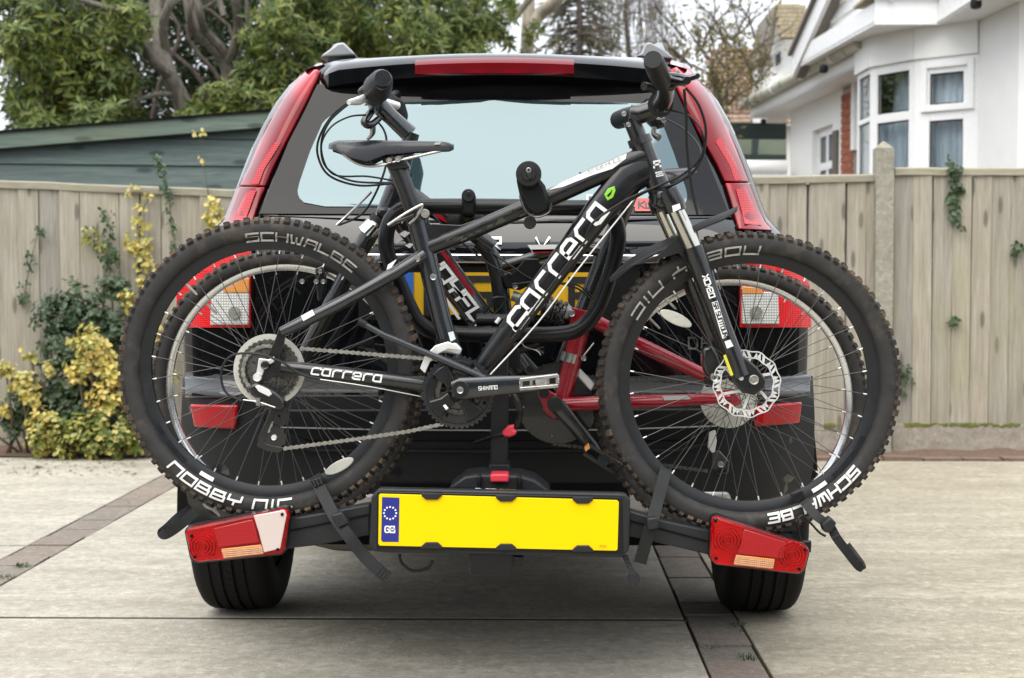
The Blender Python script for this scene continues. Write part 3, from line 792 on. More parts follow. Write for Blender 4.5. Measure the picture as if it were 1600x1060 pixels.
# pale birch-like trunk right of the evergreens
BY = 17
b = thing('birch_tree', 'pale trunked tree with a leaning limb right of the evergreens', 'tree', P(822, 300, BY))
m = MB(); limb(m, [(826, 320, BY), (824, 90, BY), (826, 20, BY), (830, -60, BY)], .09, .06, 10); m.build('trunk', 'bark_pale', b)
m = MB(); limb(m, [(828, 38, BY), (846, 20, BY), (868, 2, BY - .2), (890, -25, BY - .3)], .085, .06, 10); m.build('limb', 'bark_pale', b)
m = MB(); limb(m, [(800, 32, BY - .4), (815, 14, BY - .4), (832, -5, BY - .4)], .045, .03, 8); m.build('limb', 'bark_grey', b)
crown(b, [(826, 55, BY - .2, 14, 10), (838, 40, BY - .2, 12, 6), (806, 20, BY - .3, 14, 9), (822, 80, BY - .2, 9, 4)], 'leaf_oak', .10, .03, 6)
# bare/brown twiggy trees
def twigs(mb, p, d, L, r, lvl, sp=.5, droop=0.0, seg=4):
    pts = [p]; q = p.copy(); dd = d.normalized()
    for i in range(seg):
        dd = (dd + rvec() * .18 + Vector((0, 0, droop))).normalized(); q = q + dd * L / seg; pts.append(q.copy())
    mb.tube(pts, [r * (1 - .6 * i / seg) for i in range(seg + 1)], 4 if lvl < 3 else 5, caps=False)
    if lvl == 0: TIPS.append((q.copy(), dd.copy())); return
    for k in range(random.choice((3, 4)) if lvl > 1 else 4):
        b = pts[random.randint(1, seg)]
        twigs(mb, b, (dd + rvec() * sp).normalized(), L * ru(.5, .75), r * .5, lvl - 1, sp, droop, seg)
TIPS = []
# conifer with brownish drooping sprays
CY = 24
cn = thing('conifer_tree', 'thin grey green conifer behind the car roof', 'tree', P(905, 300, CY))
m = MB(); limb(m, [(906, 330, CY), (906, 60, CY), (903, -40, CY)], .07, .03); m.build('trunk', 'bark_dark', cn)
m = MB(); lf = MB(); random.seed(21)
for k in range(110):
    py = ru(-40, 95); sd_ = random.choice((-1, 1)); L = ru(.3, 1.0) * (.6 + .5 * (py + 40) / 130)
    p = P(904, py, CY); d = Vector((sd_ * ru(.4, 1), ru(-.8, .8), ru(-.25, .15)))
    q = p + d.normalized() * L + Vector((0, 0, -.12)); m.tube([p, p + d.normalized() * L * .5, q], [.018, .012, .005], 4, caps=False)
    for _ in range(6):
        s = p.lerp(q, ru(.25, 1.05)); leaf(lf, s, d + rvec() * .8 + Vector((0, 0, -.5)), rvec(), ru(.12, .28), .05)
m.build('limb', 'bark_dark', cn); lf.build('crown', 'leaf_conifer', cn, smooth=False, fix=False)
# weeping bare tree
WY = 26
wt = thing('weeping_tree', 'bare tree with fine hanging twigs behind the conifer', 'tree', P(990, 300, WY))
m = MB(); limb(m, [(985, 330, WY), (985, 120, WY), (978, 20, WY), (985, -60, WY)], .05, .03); m.build('trunk', 'bark_dark', wt)
m = MB(); random.seed(33)
for k in range(190):
    p = P(ru(935, 1040), ru(-60, 5), WY + ru(-.6, .6)); pts = [p]; L = ru(.5, 1.5)
    for i in range(6): pts.append(pts[-1] + Vector((ru(-.05, .05), ru(-.04, .04), -L / 6)))
    m.tube(pts, [.0045] * 7, 3, caps=False)
for k in range(20):
    p = P(978, ru(-20, 100), WY); twigs(m, p, Vector((random.choice((-1, 1)) * ru(.5, 1), ru(-.5, .5), ru(.1, .6))), ru(.5, .9), .010, 2, .6, -.05)
m.build('twig', 'bark_dark', wt)
# sparse brown-green shrub tree in front of the tiled roof
AY = 18
at = thing('shrub_tree', 'sparse twiggy tree with brownish leaves in front of the tiled roof', 'tree', P(1120, 320, AY))
random.seed(44); m = MB(); TIPS = []
for px in (1100, 1125, 1150): twigs(m, P(px, 300, AY), Vector((ru(-.15, .15), ru(-.2, .2), 1)), .75, .045, 3, .5, .02, 5)
for k in range(26): twigs(m, P(ru(1060, 1190), ru(60, 170), AY + ru(-.4, .4)), Vector((ru(-.8, .8), ru(-.4, .4), ru(.2, 1))), ru(.3, .5), .016, 2, .6, .05, 4)
m.build('limb', 'bark_dark', at)
lf = MB()
for q, d in TIPS:
    s = q
    for _ in range(1): leaf(lf, s + rvec() * .05, d + rvec() * .8, rvec(), ru(.05, .10), .035)
for k in range(1500):
    a, r = ru(0, 6.28), sqrt(R_()); px, py = 1122 + 82 * r * cos(a), 105 + 75 * r * sin(a)
    if (px < 1060 and py < 60): continue
    leaf(lf, P(px, py, AY + ru(-.5, .5)), rvec(), rvec(), ru(.035, .08), .03)
lf.build('crown', 'leaf_olive', at, smooth=False, fix=False)

# ---------------------------------------------------------------- shrubs on the left fence
SYB = 8.95
def shrub(name, label, spots, mat, L, W, per=5, stems=True, group=None):
    c0 = P(spots[0][0], 708, SYB); rt = thing(name, label, 'shrub', (c0.x, SYB, 0), group or 'shrubs along the left fence')
    m = MB(); st = MB()
    for px, py, r, n, Y in spots:
        c = P(px, py, Y); rm = px2m(r, Y)
        for _ in range(n):
            v = rvec(); v.y *= .55
            p = c + v * rm * (R_() ** .4); p.y = min(p.y, FY - .06)
            if p.z < .02: p.z = ru(.02, .08)
            rosette(m, p, (v + Vector((0, -.5, .5)) + rvec() * .4), per, L, W)
        if stems: st.tube([Vector((c.x + ru(-.1, .1), SYB, 0)), Vector((c.x + ru(-.1, .1), Y, c.z * .5)), c], [.009, .007, .004], 5, caps=False)
    m.build('foliage', mat, rt, smooth=False, fix=False)
    if stems: st.build('stem', 'ivy_stem', rt)
    return rt
random.seed(9)
shrub('green_shrub', 'dark green small leaved shrub growing against the left fence',
      [(110, 480, 42, 80, 9.0), (80, 490, 34, 50, 9.0), (150, 500, 38, 75, 9.0), (175, 450, 26, 40, 9.03), (95, 540, 40, 80, 8.95), (105, 600, 52, 120, 8.9), (40, 630, 42, 90, 8.9), (85, 650, 45, 100, 8.88), (140, 640, 50, 110, 8.88), (180, 520, 30, 55, 8.95), (180, 590, 32, 60, 8.95), (20, 660, 22, 30, 8.9), (215, 480, 25, 35, 9), (225, 560, 25, 30, 9), (170, 400, 16, 14, 9.05)], 'leaf_green', .038, .025)
shrub('golden_shrub', 'bright yellow variegated shrub in the middle of the left bed',
      [(140, 538, 28, 60, 8.78), (122, 580, 20, 32, 8.76), (158, 560, 20, 30, 8.78), (160, 625, 24, 40, 8.76), (190, 610, 20, 24, 8.8), (172, 585, 16, 20, 8.78), (175, 600, 18, 22, 8.76), (205, 470, 16, 18, 8.9), (240, 520, 18, 20, 8.9), (235, 470, 14, 16, 8.92)], 'leaf_gold', .037, .026)
shrub('golden_shrub', 'yellow leaved shrub at the far left edge of the bed',
      [(35, 600, 22, 42, 8.78), (8, 575, 14, 22, 8.78), (50, 620, 14, 20, 8.76), (5, 640, 10, 10, 8.78), (62, 655, 18, 24, 8.74), (75, 575, 10, 8, 8.8), (48, 555, 8, 5, 8.8), (70, 680, 24, 26, 8.72)], 'leaf_gold', .036, .025)
shrub('lime_shrub', 'low lime and cream shrub at the kerb of the left bed',
      [(80, 672, 26, 34, 8.72), (115, 690, 32, 46, 8.7), (155, 685, 34, 55, 8.7), (190, 690, 28, 46, 8.7), (60, 690, 20, 20, 8.72), (120, 670, 22, 24, 8.72), (205, 650, 20, 28, 8.76), (150, 660, 22, 28, 8.74), (215, 690, 18, 22, 8.74), (240, 640, 22, 24, 8.8), (255, 590, 16, 16, 8.8)], 'leaf_lime', .036, .025)
def creeper(label, pts, mat, n, L, W, spread=.02, sprig=1):
    rt = thing('creeper', label, 'creeper', P(pts[0][0], pts[0][1], FY - .05), 'creepers on the fences')
    path = ppath([(x, y, FY - .05) for x, y in pts], 10)
    MB().tube(path, [.004 - .0025 * i / (len(path) - 1) for i in range(len(path))], 5, caps=False).build('stem', 'ivy_stem', rt)
    m = MB()
    for _ in range(n):
        c = random.choice(path) + Vector((ru(-spread, spread), ru(-.02, .0), ru(-spread, spread))) 
        rosette(m, c, Vector((ru(-1, 1), -1, ru(-.2, 1))), 2 + sprig, L, W)
    tag(m.build('foliage', mat, rt, smooth=False, fix=False), kind='stuff')
creeper('tall green creeper stem reaching above the left fence', [(276, 400), (268, 350), (264, 310), (258, 275), (248, 250)], 'leaf_green', 57, 0.0273, 0.0172)
creeper('yellow leaved climbing sprig beside the car pillar', [(335, 350), (328, 320), (322, 280), (316, 240), (313, 208)], 'leaf_gold', 8, 0.0351, 0.0250, .015)
creeper('drooping yellow creeper below the cap rail', [(205, 300), (222, 302), (232, 310), (222, 328), (215, 345), (220, 380), (228, 400)], 'leaf_gold', 20, 0.0312, 0.0203, .03)
creeper('golden sprigs climbing behind the front tyre', [(225, 440), (232, 420), (218, 390), (214, 350)], 'leaf_gold', 32, 0.0390, 0.0265, .07, 2)
creeper('golden tuft beside the left car pillar', [(330, 350), (340, 338), (335, 325)], 'leaf_gold', 17, 0.0351, 0.0250, .05, 2)
creeper('pale yellow sprig left of the tall creeper', [(185, 420), (165, 390), (150, 372), (138, 368)], 'leaf_lime', 22, 0.0312, 0.0203, .04)
creeper('sparse green creeper at the left of the fence', [(35, 480), (42, 440), (50, 400), (58, 370), (62, 360)], 'leaf_green', 25, 0.0265, 0.0187, .03)
creeper('green sprig in the middle of the left fence', [(172, 440), (170, 400), (172, 360), (168, 335)], 'leaf_green', 22, 0.0265, 0.0187, .03)
creeper('dark ivy hanging over the taller right fence', [(1490, 258), (1492, 275), (1494, 300), (1490, 322), (1484, 330)], 'leaf_green', 37, 0.0351, 0.0281, .04)
creeper('small ivy sprig low on the right fence', [(1508, 355), (1495, 350), (1490, 345)], 'leaf_green', 7, 0.0273, 0.0218, .02)
creeper('little ivy tuft near the right photo edge', [(1585, 385), (1590, 392), (1582, 400)], 'leaf_green', 11, 0.0273, 0.0234, .02)
creeper('pair of ivy leaves in the middle of the right fence', [(1478, 505), (1490, 504), (1498, 502)], 'leaf_green', 6, 0.0273, 0.0218, .012)
creeper('ivy tuft peeping out behind the right tyre', [(1412, 580), (1416, 595), (1410, 610), (1405, 570)], 'leaf_green', 17, 0.0296, 0.0218, .03)
# ---------------------------------------------------------------- white bungalow on the right
def XY(px, Y): return Vector(((px - 840) * Y / F, Y, 0))
ho = thing('white_house', 'white rendered bungalow with bow window behind the right fence', 'house', (4.4, 14.5, 0))
def wallseg(name, a, b, z0, z1, mat, parent, th=.2, inset=0.0):
    """upright slab from a to b (Vector XY), thickness behind (away from camera side)"""
    d = (b - a); d.z = 0; n = Vector((d.y, -d.x, 0)).normalized()
    if n.y > 0 and abs(n.y) > .2 or (abs(n.y) <= .2 and n.x > 0): n = -n
    a0, b0 = a + n * -inset, b + n * -inset
    a1, b1 = a0 - n * th, b0 - n * th
    m = MB().add([(a0.x, a0.y, z0), (b0.x, b0.y, z0), (b0.x, b0.y, z1), (a0.x, a0.y, z1), (a1.x, a1.y, z0), (b1.x, b1.y, z0), (b1.x, b1.y, z1), (a1.x, a1.y, z1)],
                 [(0, 1, 2, 3), (5, 4, 7, 6), (4, 0, 3, 7), (1, 5, 6, 2), (3, 2, 6, 7), (4, 5, 1, 0)])
    return m.build(name, mat, parent, smooth=False), n
def W(Y): return Vector((2.907 + .077 * (17.8 - Y), Y, 0))
Ya = 17.8
# recessed side wall with window opening (window between photo columns 1268 and 1298)
def Wpx(px):          # where the side wall meets photo column px
    return W(4.278 / ((px - 840) / F + .077))
zb_, zt_ = -.05, 2.98
wl0, wl1 = Wpx(1266), Wpx(1297)
zwt = 1.03 + (437 - 207) / F * wl0.y
wallseg('wall', W(Ya), wl0, zb_, zt_, 'render_white', ho)
wallseg('wall', wl0, wl1, zwt, zt_, 'render_white', ho)
wallseg('wall', wl0, wl1, zb_, .9, 'render_white', ho)
wallseg('wall', wl1, Wpx(1312), zb_, zt_, 'render_white', ho)
MB().add([(2.95, 17.8, -.05), (7, 18.3, -.05), (7, 18.3, 3), (2.95, 17.8, 3)], [(0, 1, 2, 3)]).build('rear_wall', 'render_white', ho)
def window(parent, a, b, z0, z1, fw=.07, inset=.05, mull=(), trans=(), sash=None):
    """frame bars, panes and net between a and b"""
    d = (b - a); L = d.length; d.normalize(); n = Vector((d.y, -d.x, 0))
    if n.y > 0 and abs(n.y) > .2 or (abs(n.y) <= .2 and n.x > 0): n = -n
    o = a - n * inset; dep = .06
    def p(u, z, q=0): v = o + d * u + n * q; return Vector((v.x, v.y, z))
    fr = MB()
    def bar(u0, u1, za, zb2, q=0.0, dp=dep):
        vs = [p(u, z, qq) for qq in (q, q - dp) for u, z in ((u0, za), (u1, za), (u1, zb2), (u0, zb2))]
        fr.add(vs, [(0, 1, 2, 3), (7, 6, 5, 4), (0, 4, 5, 1), (1, 5, 6, 2), (2, 6, 7, 3), (3, 7, 4, 0)])
    bar(0, fw, z0, z1); bar(L - fw, L, z0, z1); bar(fw, L - fw, z0, z0 + fw); bar(fw, L - fw, z1 - fw, z1)
    us = [fw] + [x for mu in mull for x in (mu * L - fw * .4, mu * L + fw * .4)] + [L - fw]
    zs_ = [z0 + fw] + [x for tz in trans for x in (tz - fw * .5, tz + fw * .5)] + [z1 - fw]
    for tz in trans: bar(fw, L - fw, tz - fw * .5, tz + fw * .5)
    for mu in mull:
        for i in range(0, len(zs_), 2): bar(mu * L - fw * .4, mu * L + fw * .4, zs_[i], zs_[i + 1])
    if sash:
        for (u0, u1, za, zc) in sash:
            s_ = .055
            bar(u0, u0 + s_, za, zc, .03, .05); bar(u1 - s_, u1, za, zc, .03, .05); bar(u0 + s_, u1 - s_, za, za + s_, .03, .05); bar(u0 + s_, u1 - s_, zc - s_, zc, .03, .05)
    f = fr.build('window', 'upvc_white', parent, smooth=False, bevel=.004)
    for i in range(0, len(us), 2):
        for j in range(0, len(zs_), 2):
            gk = MB().add([p(us[i], zs_[j], -.022), p(us[i + 1], zs_[j], -.022), p(us[i + 1], zs_[j + 1], -.022), p(us[i], zs_[j + 1], -.022)], [(0, 1, 2, 3)])
            gk.build('pane', 'pane_glass', f, smooth=False)
            w_ = .013; ks = MB()
            for (ua, ub, za, zc) in ((us[i], us[i] + w_, zs_[j], zs_[j + 1]), (us[i + 1] - w_, us[i + 1], zs_[j], zs_[j + 1]), (us[i], us[i + 1], zs_[j], zs_[j] + w_), (us[i], us[i + 1], zs_[j + 1] - w_, zs_[j + 1])):
                ks.add([p(ua, za, -.018), p(ub, za, -.018), p(ub, zc, -.018), p(ua, zc, -.018)], [(0, 1, 2, 3)])
            ks.build('gasket', 'rubber', f, smooth=False)
    cur = MB(); nn = 60
    cur.grid(lambda u, v: p(.03 + (L - .06) * u, z0 + (z1 - z0) * v, -.16 + .018 * sin(u * L * 70) + .008 * sin(u * L * 173 + v)), nn, 3)
    cur.build('net_curtain', 'net_curtain', f)
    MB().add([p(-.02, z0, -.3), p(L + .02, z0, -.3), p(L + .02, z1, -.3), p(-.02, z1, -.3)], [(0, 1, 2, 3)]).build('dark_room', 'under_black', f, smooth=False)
    return f
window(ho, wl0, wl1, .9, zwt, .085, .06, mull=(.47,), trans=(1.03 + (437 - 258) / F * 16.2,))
# brick pier, timber post and white jamb at the porch
bp0, bp1 = Wpx(1312), Wpx(1329)
pier, n_ = wallseg('brick_pier', bp0, bp1, zb_, 2.93, 'mortar', ho, .25)
d_ = (bp1 - bp0); Lp = d_.length; d_.normalize(); mdir = Matrix.Rotation(atan2(d_.y, d_.x), 3, 'Z')
k = 0; z = 1.2
while z < 2.86:
    off = (.0, .5)[k % 2]
    for q in range(-1, 4):
        u0 = max(0, (q + off) * .23); u1 = min(Lp, (q + off) * .23 + .215)
        if u1 - u0 < .03: continue
        c = bp0 + d_ * (u0 + u1) / 2 + n_ * .004
        MB().box((c.x, c.y, z + .0325), (u1 - u0, .02, .065), mdir).build('brick', 'house_brick', pier, smooth=False)
    z += .077; k += 1
wallseg('pier_cap', Wpx(1328), Wpx(1333), 2.3, 2.98, 'render_white', ho, .2, -.02)
wallseg('timber_post', Wpx(1301), Wpx(1307), zb_, 2.55, 'grey_timber', ho, .1, -.03)
wallseg('jamb', Wpx(1333), Wpx(1344), zb_, 2.95, 'render_white', ho, .2, .02)
# bow window
bay = [XY(1335, 13.98), XY(1356, 13.47), XY(1424, 13.0), XY(1521, 12.63)]
zh = 1.03 + 346 / F * 12.75
for i, (a, b) in enumerate(zip(bay[:-1], bay[1:])):
    L = (b - a).length
    tz = 1.03 + (437 - (192, 186, 178)[i]) / F * ((a.y + b.y) / 2)
    sash = None
    if i == 2: sash = [(.06, L - .03, tz + .01, zh - .03)]
    fwid = (.045, .075, .13)[i]
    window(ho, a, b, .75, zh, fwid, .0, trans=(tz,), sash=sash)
    wallseg('apron', a, b, zh + .002, 3.135, 'render_white', ho, .2, -.03)
    wallseg('bay_wall', a, b, -.05, .748, 'render_white', ho, .2)
wallseg('wall', Vector((3.585, 12.66, 0)), Vector((3.646, 11.78, 0)), -.05, 3.13, 'render_white', ho, .25)
wallseg('wall', Vector((3.66, 11.785, 0)), Vector((6.5, 11.9, 0)), -.05, 3.13, 'render_cream', ho, .25)
# lower soffit, fascia and gutter on the left part
def W2(Y, o): v = W(Y); return Vector((v.x - o, v.y, 0))
def slabz(name, pts, z0, z1, mat, parent):
    n = len(pts); m = MB().add([(p.x, p.y, z0) for p in pts] + [(p.x, p.y, z1) for p in pts], [tuple(range(n)), tuple(range(n, 2 * n))] + [(i, (i + 1) % n, (i + 1) % n + n, i + n) for i in range(n)])
    return m.build(name, mat, parent, smooth=False)
slabz('soffit', [W2(18.5, .31), W2(13.6, .31), W2(13.6, -.3), W2(18.5, -.3)], 2.955, 2.975, 'soffit_white', ho)
wallseg('fascia', W2(18.5, .31), W2(13.6, .31), 2.95, 3.13, 'soffit_white', ho, .025)
MB().tube([W2(18.6, .37) + Vector((0, 0, 3.13)), W2(13.7, .37) + Vector((0, 0, 3.13))], .06, 12).build('gutter', 'gutter', ho)
for Y in (14.6, 15.8, 17.0, 18.0):
    MB().tube([W2(Y - .02, .37) + Vector((0, 0, 3.13)), W2(Y + .02, .37) + Vector((0, 0, 3.13))], .068, 12).build('gutter_bracket', 'upvc_white', ho)
rf = MB().grid(lambda u, v: W2(18.7 - 5.0 * u, .33 - 2.2 * v) + Vector((0, 0, 3.17 + 1.1 * v)), 4, 4).build('roof', 'roof_tile_pale', ho)
rows_ = MB()
for k in range(9):
    for j in range(24):
        a = W2(18.7 - .2 * j, .36 - .22 * k); b = W2(18.7 - .2 * (j + 1) + .008, .36 - .22 * k); c = W2(18.7 - .2 * (j + 1) + .008, .36 - .22 * (k + 1)); e = W2(18.7 - .2 * j, .36 - .22 * (k + 1))
        z = 3.19 + .11 * k
        rows_.add([a + Vector((0, 0, z + .02)), b + Vector((0, 0, z + .02)), c + Vector((0, 0, z + .115)), e + Vector((0, 0, z + .115)), a + Vector((0, 0, z)), b + Vector((0, 0, z))], [(0, 1, 2, 3), (4, 5, 1, 0)])
tag(rows_.build('tile', 'roof_tile_pale', rf, smooth=False), kind='stuff')
# upper gable: soffit, boards, barge board
def Gp(Y, z, o=0.0): return Vector((2.564 + .08 * (15.27 - Y) + o, Y, z))
slabz('gable_soffit', [Gp(15.4, 0), Gp(12.76, 0), Vector((3.27, 12.76, 0)), Vector((3.27, 11.35, 0)), Vector((6.5, 11.35, 0)), Vector((6.5, 15.4, 0))], 3.132, 3.15, 'soffit_white', ho)
m = MB().add([Gp(15.35, 3.12), Gp(12.76, 3.12), Gp(12.76, 3.30), Gp(15.35, 3.30), Gp(15.35, 3.12, .03), Gp(12.76, 3.12, .03), Gp(12.76, 3.30, .03), Gp(15.35, 3.30, .03)], [(0, 1, 2, 3), (4, 7, 6, 5), (0, 4, 5, 1), (3, 2, 6, 7)])
m.build('fascia', 'upvc_white', ho, smooth=False)
def gtop(Y): return 3.13 + (15.27 - Y) * .42
z = 3.30; k = 0
while z < 4.3:
    y0 = 15.36 - (z - 3.13) / .42; y1 = 15.36 - (z + .125 - 3.13) / .42
    if y0 < 12.9: break
    m = MB().add([Gp(y0, z, .10), Gp(12.7, z, .10), Gp(12.7, z + .125, .125), Gp(y1, z + .125, .125), Gp(y0, z, .14), Gp(12.7, z, .14)], [(0, 1, 2, 3), (0, 4, 5, 1)])
    m.build('gable_board', 'upvc_white', ho, smooth=False); z += .13; k += 1
def barge(o0, o1, zo0, zo1, mat, name):
    vs = []
    for Y in (15.45, 11.9):
        for o, zo in ((o0, zo0), (o1, zo0), (o1, zo1), (o0, zo1)): vs.append(Gp(Y, 3.13 + (15.27 - Y) * .42 + zo, o))
    MB().add(vs, [(0, 1, 2, 3), (4, 7, 6, 5), (0, 4, 5, 1), (1, 5, 6, 2), (2, 6, 7, 3), (3, 7, 4, 0)]).build(name, mat, ho, smooth=False)
barge(-.02, .02, -.02, .2, 'upvc_white', 'barge_board')
barge(-.06, .12, .2, .235, 'barge_brown', 'verge')
barge(.021, .115, -.02, .0, 'barge_brown', 'verge_soffit')
# box end of the gable eave and the near eave
def facef(a, b, z0, z1, th=.03, name='fascia'): return wallseg(name, a, b, z0, z1, 'upvc_white', ho, th)
facef(Vector((2.765, 12.74, 0)), Vector((3.28, 12.74, 0)), 3.12, 3.34)
facef(Vector((3.28, 12.74, 0)), Vector((3.285, 11.35, 0)), 3.12, 3.34)
slabz('roof_edge', [Vector((2.70, 12.68, 0)), Vector((3.3, 12.68, 0)), Vector((3.3, 13.3, 0)), Vector((2.70, 13.3, 0))], 3.342, 3.365, 'roof_tile_pale', ho)
for k in range(5):
    MB().box((2.78 + .125 * k, 12.8, 3.385 + ru(0, .01)), (.118, .25, .03)).build('tile', 'roof_tile_pale', ho, smooth=False)
# round black lamps under the soffits
for px, py, Y, lab in ((1287, 108, 14.4, 'small black round lamp under the left soffit above the porch'), (1525, 6, 11.7, 'black round lamp under the soffit at the top right')):
    p = P(px, py, Y); r = px2m(7 if px < 1400 else 9, Y)
    tag(MB().lathe([(0, -r), (r * .8, -r * .8), (r, -.2 * r), (r * .9, r * .7), (r * .5, r), (0, r)], p, 20, 'Z').build('soffit_lamp', 'rubber', None), lab, 'lamp', 'soffit lamps')
# ---------------------------------------------------------------- dormer house behind
DY = 23
dh = thing('dormer_house', 'small gabled dormer with mossy tiles behind the white bungalow', 'house', P(1225, 300, DY))
def Dp(x, y, Y): return P(x, y, Y)
MB().ppoly([(1206, 60), (1219, 22), (1240, 60), (1242, 180), (1206, 180)], DY, DY + 2).build('gable_wall', 'render_white', dh, smooth=False)
MB().ppoly([(1207, 130), (1225, 120), (1225, 165), (1207, 165)], DY - .03, DY).build('window', 'upvc_white', dh, smooth=False)
MB().ppoly([(1211, 84), (1221, 76), (1221, 101), (1211, 109)], DY - .05, DY - .02).build('window', 'upvc_white', dh, smooth=False)
MB().ppoly([(1212, 86), (1220, 80), (1220, 99), (1212, 105)], DY - .06, DY - .05).build('pane', 'side_glass', dh, smooth=False)
MB().ppoly([(1196, 82), (1211, 8), (1216, 8), (1202, 88)], DY - .25, DY + 1.5).build('barge_board', 'barge_brown', dh, smooth=False)
MB().ppoly([(1203, 86), (1214, 22), (1219, 22), (1208, 88)], DY - .2, DY + .0).build('barge_board', 'soffit_white', dh, smooth=False)
rr_ = MB().add([P(1211, 6, DY - .2), P(1250, 6, DY - .2), P(1250, 60, DY - .35), P(1219, 58, DY - .35)], [(0, 1, 2, 3)]).build('roof', 'roof_tile_pale', dh, smooth=False)
for j in range(8):
    y0 = 8 + j * 6.4
    for i in range(6):
        x0 = 1211.5 + (y0 - 8) * .15 + i * 8 + (j % 2) * 3
        MB().ppoly([(x0, y0), (x0 + 7.6, y0), (x0 + 7.6, y0 + 5.6), (x0, y0 + 5.6)], DY - .42 - .02 * j + ru(-.01, .01), DY - .34).build('tile', 'roof_tile_pale', rr_, smooth=False)
# ---------------------------------------------------------------- tiled roof of the house further back
RY = 27
th_ = thing('tiled_roof_house', 'house with brown clay tiled roof behind the twiggy tree', 'house', P(1160, 320, RY))
base = MB().add([P(1085, 195, RY), P(1260, 195, RY), P(1260, 78, RY + 2.4), P(1128, 78, RY + 2.4)], [(0, 1, 2, 3)])
rb = base.build('roof', 'roof_tile', th_, smooth=False)
a, b = P(1050, 195, RY), P(1290, 195, RY); nrow = 18
tiles = MB(); up = (P(1128, 78, RY + 2.4) - P(1128, 195, RY)); 
for k in range(nrow):
    u = k / nrow; o = up * u; left = 1085 + (1128 - 1085) * u
    x = P(left, 195, RY).x + ru(0, .1)
    while x < b.x:
        w = .165 * ru(.93, 1.05); c = Vector((x, RY, a.z)) + Vector((0, o.y, o.z)); dz = ru(-.012, .012)
        tiles.add([c + Vector((0, -.05, .05 + dz)), c + Vector((w - .012, -.05, .05 + dz)), c + Vector((w - .012, up.y / nrow - .02, up.z / nrow + .02)), c + Vector((0, up.y / nrow - .02, up.z / nrow + .02)), c + Vector((0, -.05, dz)), c + Vector((w - .012, -.05, dz))], [(0, 1, 2, 3), (4, 5, 1, 0)])
        x += w
def mat_tiles():
    t = NT('tile_mix'); ge = t.new('ShaderNodeNewGeometry')
    cc = t.ramp(ge.outputs['Random Per Island'], [(0, (.13, .08, .055)), (.3, (.22, .14, .10)), (.55, (.28, .20, .155)), (.8, (.17, .10, .065)), (1, (.31, .23, .17))])
    n = t.noise(t.coord(rnd=False), 2.2, 4)
    cc = t.mix(t.ramp(n, [(.5, 0), (.66, .6)]), cc, (.22, .145, .045)); t.set(cc, .9)
mat_tiles()
tiles_o = tiles.build('tile', 'tile_mix', rb, smooth=False); tag(tiles_o, kind='stuff')
MB().ppoly([(1085, 196), (1260, 196), (1260, 420), (1085, 420)], RY + .3, RY + .6).build('wall', 'render_cream', th_, smooth=False)
# green carport beam and panel, white tube between house and car
cp = thing('carport', 'dark green carport beam and panels left of the white house', 'carport', P(1195, 320, 18.9))
MB().ppoly([(1120, 191), (1229, 193), (1229, 217), (1120, 216)], 18.8, 18.95).build('beam', 'beam_green', cp, smooth=False, bevel=.005)
MB().ppoly([(1120, 217), (1229, 218), (1229, 243), (1120, 242)], 20.4, 20.5).build('back_panel', 'panel_green', cp, smooth=False)
MB().ppoly([(1176, 218), (1186, 218), (1184, 243), (1176, 243)], 20.2, 20.3).build('post', 'beam_green', cp, smooth=False)
MB().add([P(1186, 240, 20.1), P(1229, 240, 20.1), P(1229, 222, 20.1), P(1212, 222, 20.1)], [(0, 1, 2, 3)]).build('brace_panel', 'soffit_white', cp, smooth=False) if False else None
MB().ppoly([(1120, 241), (1229, 242), (1229, 251), (1120, 250)], 19.6, 19.7).build('rail', 'beam_green', cp, smooth=False)
MB().ppoly([(1190, 186), (1197, 186), (1197, 193), (1190, 193)], 18.75, 18.85).build('hook', 'rubber', cp, smooth=False)
pa, pb = P(1120, 262, 17.6), P(1229, 262, 17.6)
tb = thing('white_tube', 'fat white horizontal tube above the fence beside the house', 'tube', (pa + pb) / 2 + Vector((0, 0, -.09)))
MB().tube([pa, pb], .085, 20).build('tube', 'upvc_white', tb); MB().box((pa + pb) / 2 + Vector((0, 0, -.1)), (pb.x - pa.x, .1, .04)).build('bracket', 'upvc_white', tb)
# ---------------------------------------------------------------- the car
def interp(tab, x):
    if x <= tab[0][0]: return tab[0][1]
    for (a, va), (b, vb) in zip(tab[:-1], tab[1:]):
        if x <= b:
            t = (x - a) / (b - a); return va + (vb - va) * t
    return tab[-1][1]
CX0 = P(771, 437, 4.02).x                                  # car centre line at the tailgate
CXS = (P(780, 437, 4.75).x - CX0) / .73                    # it runs very slightly to the right
def cxy(Y): return CX0 + (Y - 4.02) * CXS
WT = [(.36, .79), (.42, .825), (.5, .84), (.7, .848), (.9, .853), (1.0, .85), (1.07, .842), (1.11, .825), (1.14, .79), (1.17, .768), (1.2, .746), (1.26, .727), (1.335, .704), (1.40, .682), (1.47, .654), (1.53, .623), (1.58, .587), (1.62, .543), (1.65, .49), (1.67, .44)]
YT = [(.36, 4.10), (.42, 4.03), (.5, 4.0), (.6, 3.985), (.735, 3.983), (.747, 4.008), (.765, 4.018), (1.08, 4.02), (1.115, 4.022), (1.135, 4.027), (1.155, 4.037), (1.17, 4.047), (1.185, 4.06), (1.20, 4.074), (1.23, 4.088), (1.26, 4.099), (1.50, 4.178), (1.56, 4.198), (1.60, 4.212), (1.63, 4.232), (1.648, 4.275), (1.66, 4.4), (1.67, 4.6)]
def S(x, z):
    """rear skin of the car: Y for lateral offset x from the centre line, height z"""
    w = interp(WT, z); u = min(1.0, abs(x) / w)
    return interp(YT, z) + .045 * u * u + .11 * max(0, (u - .78) / .22) ** 2.5
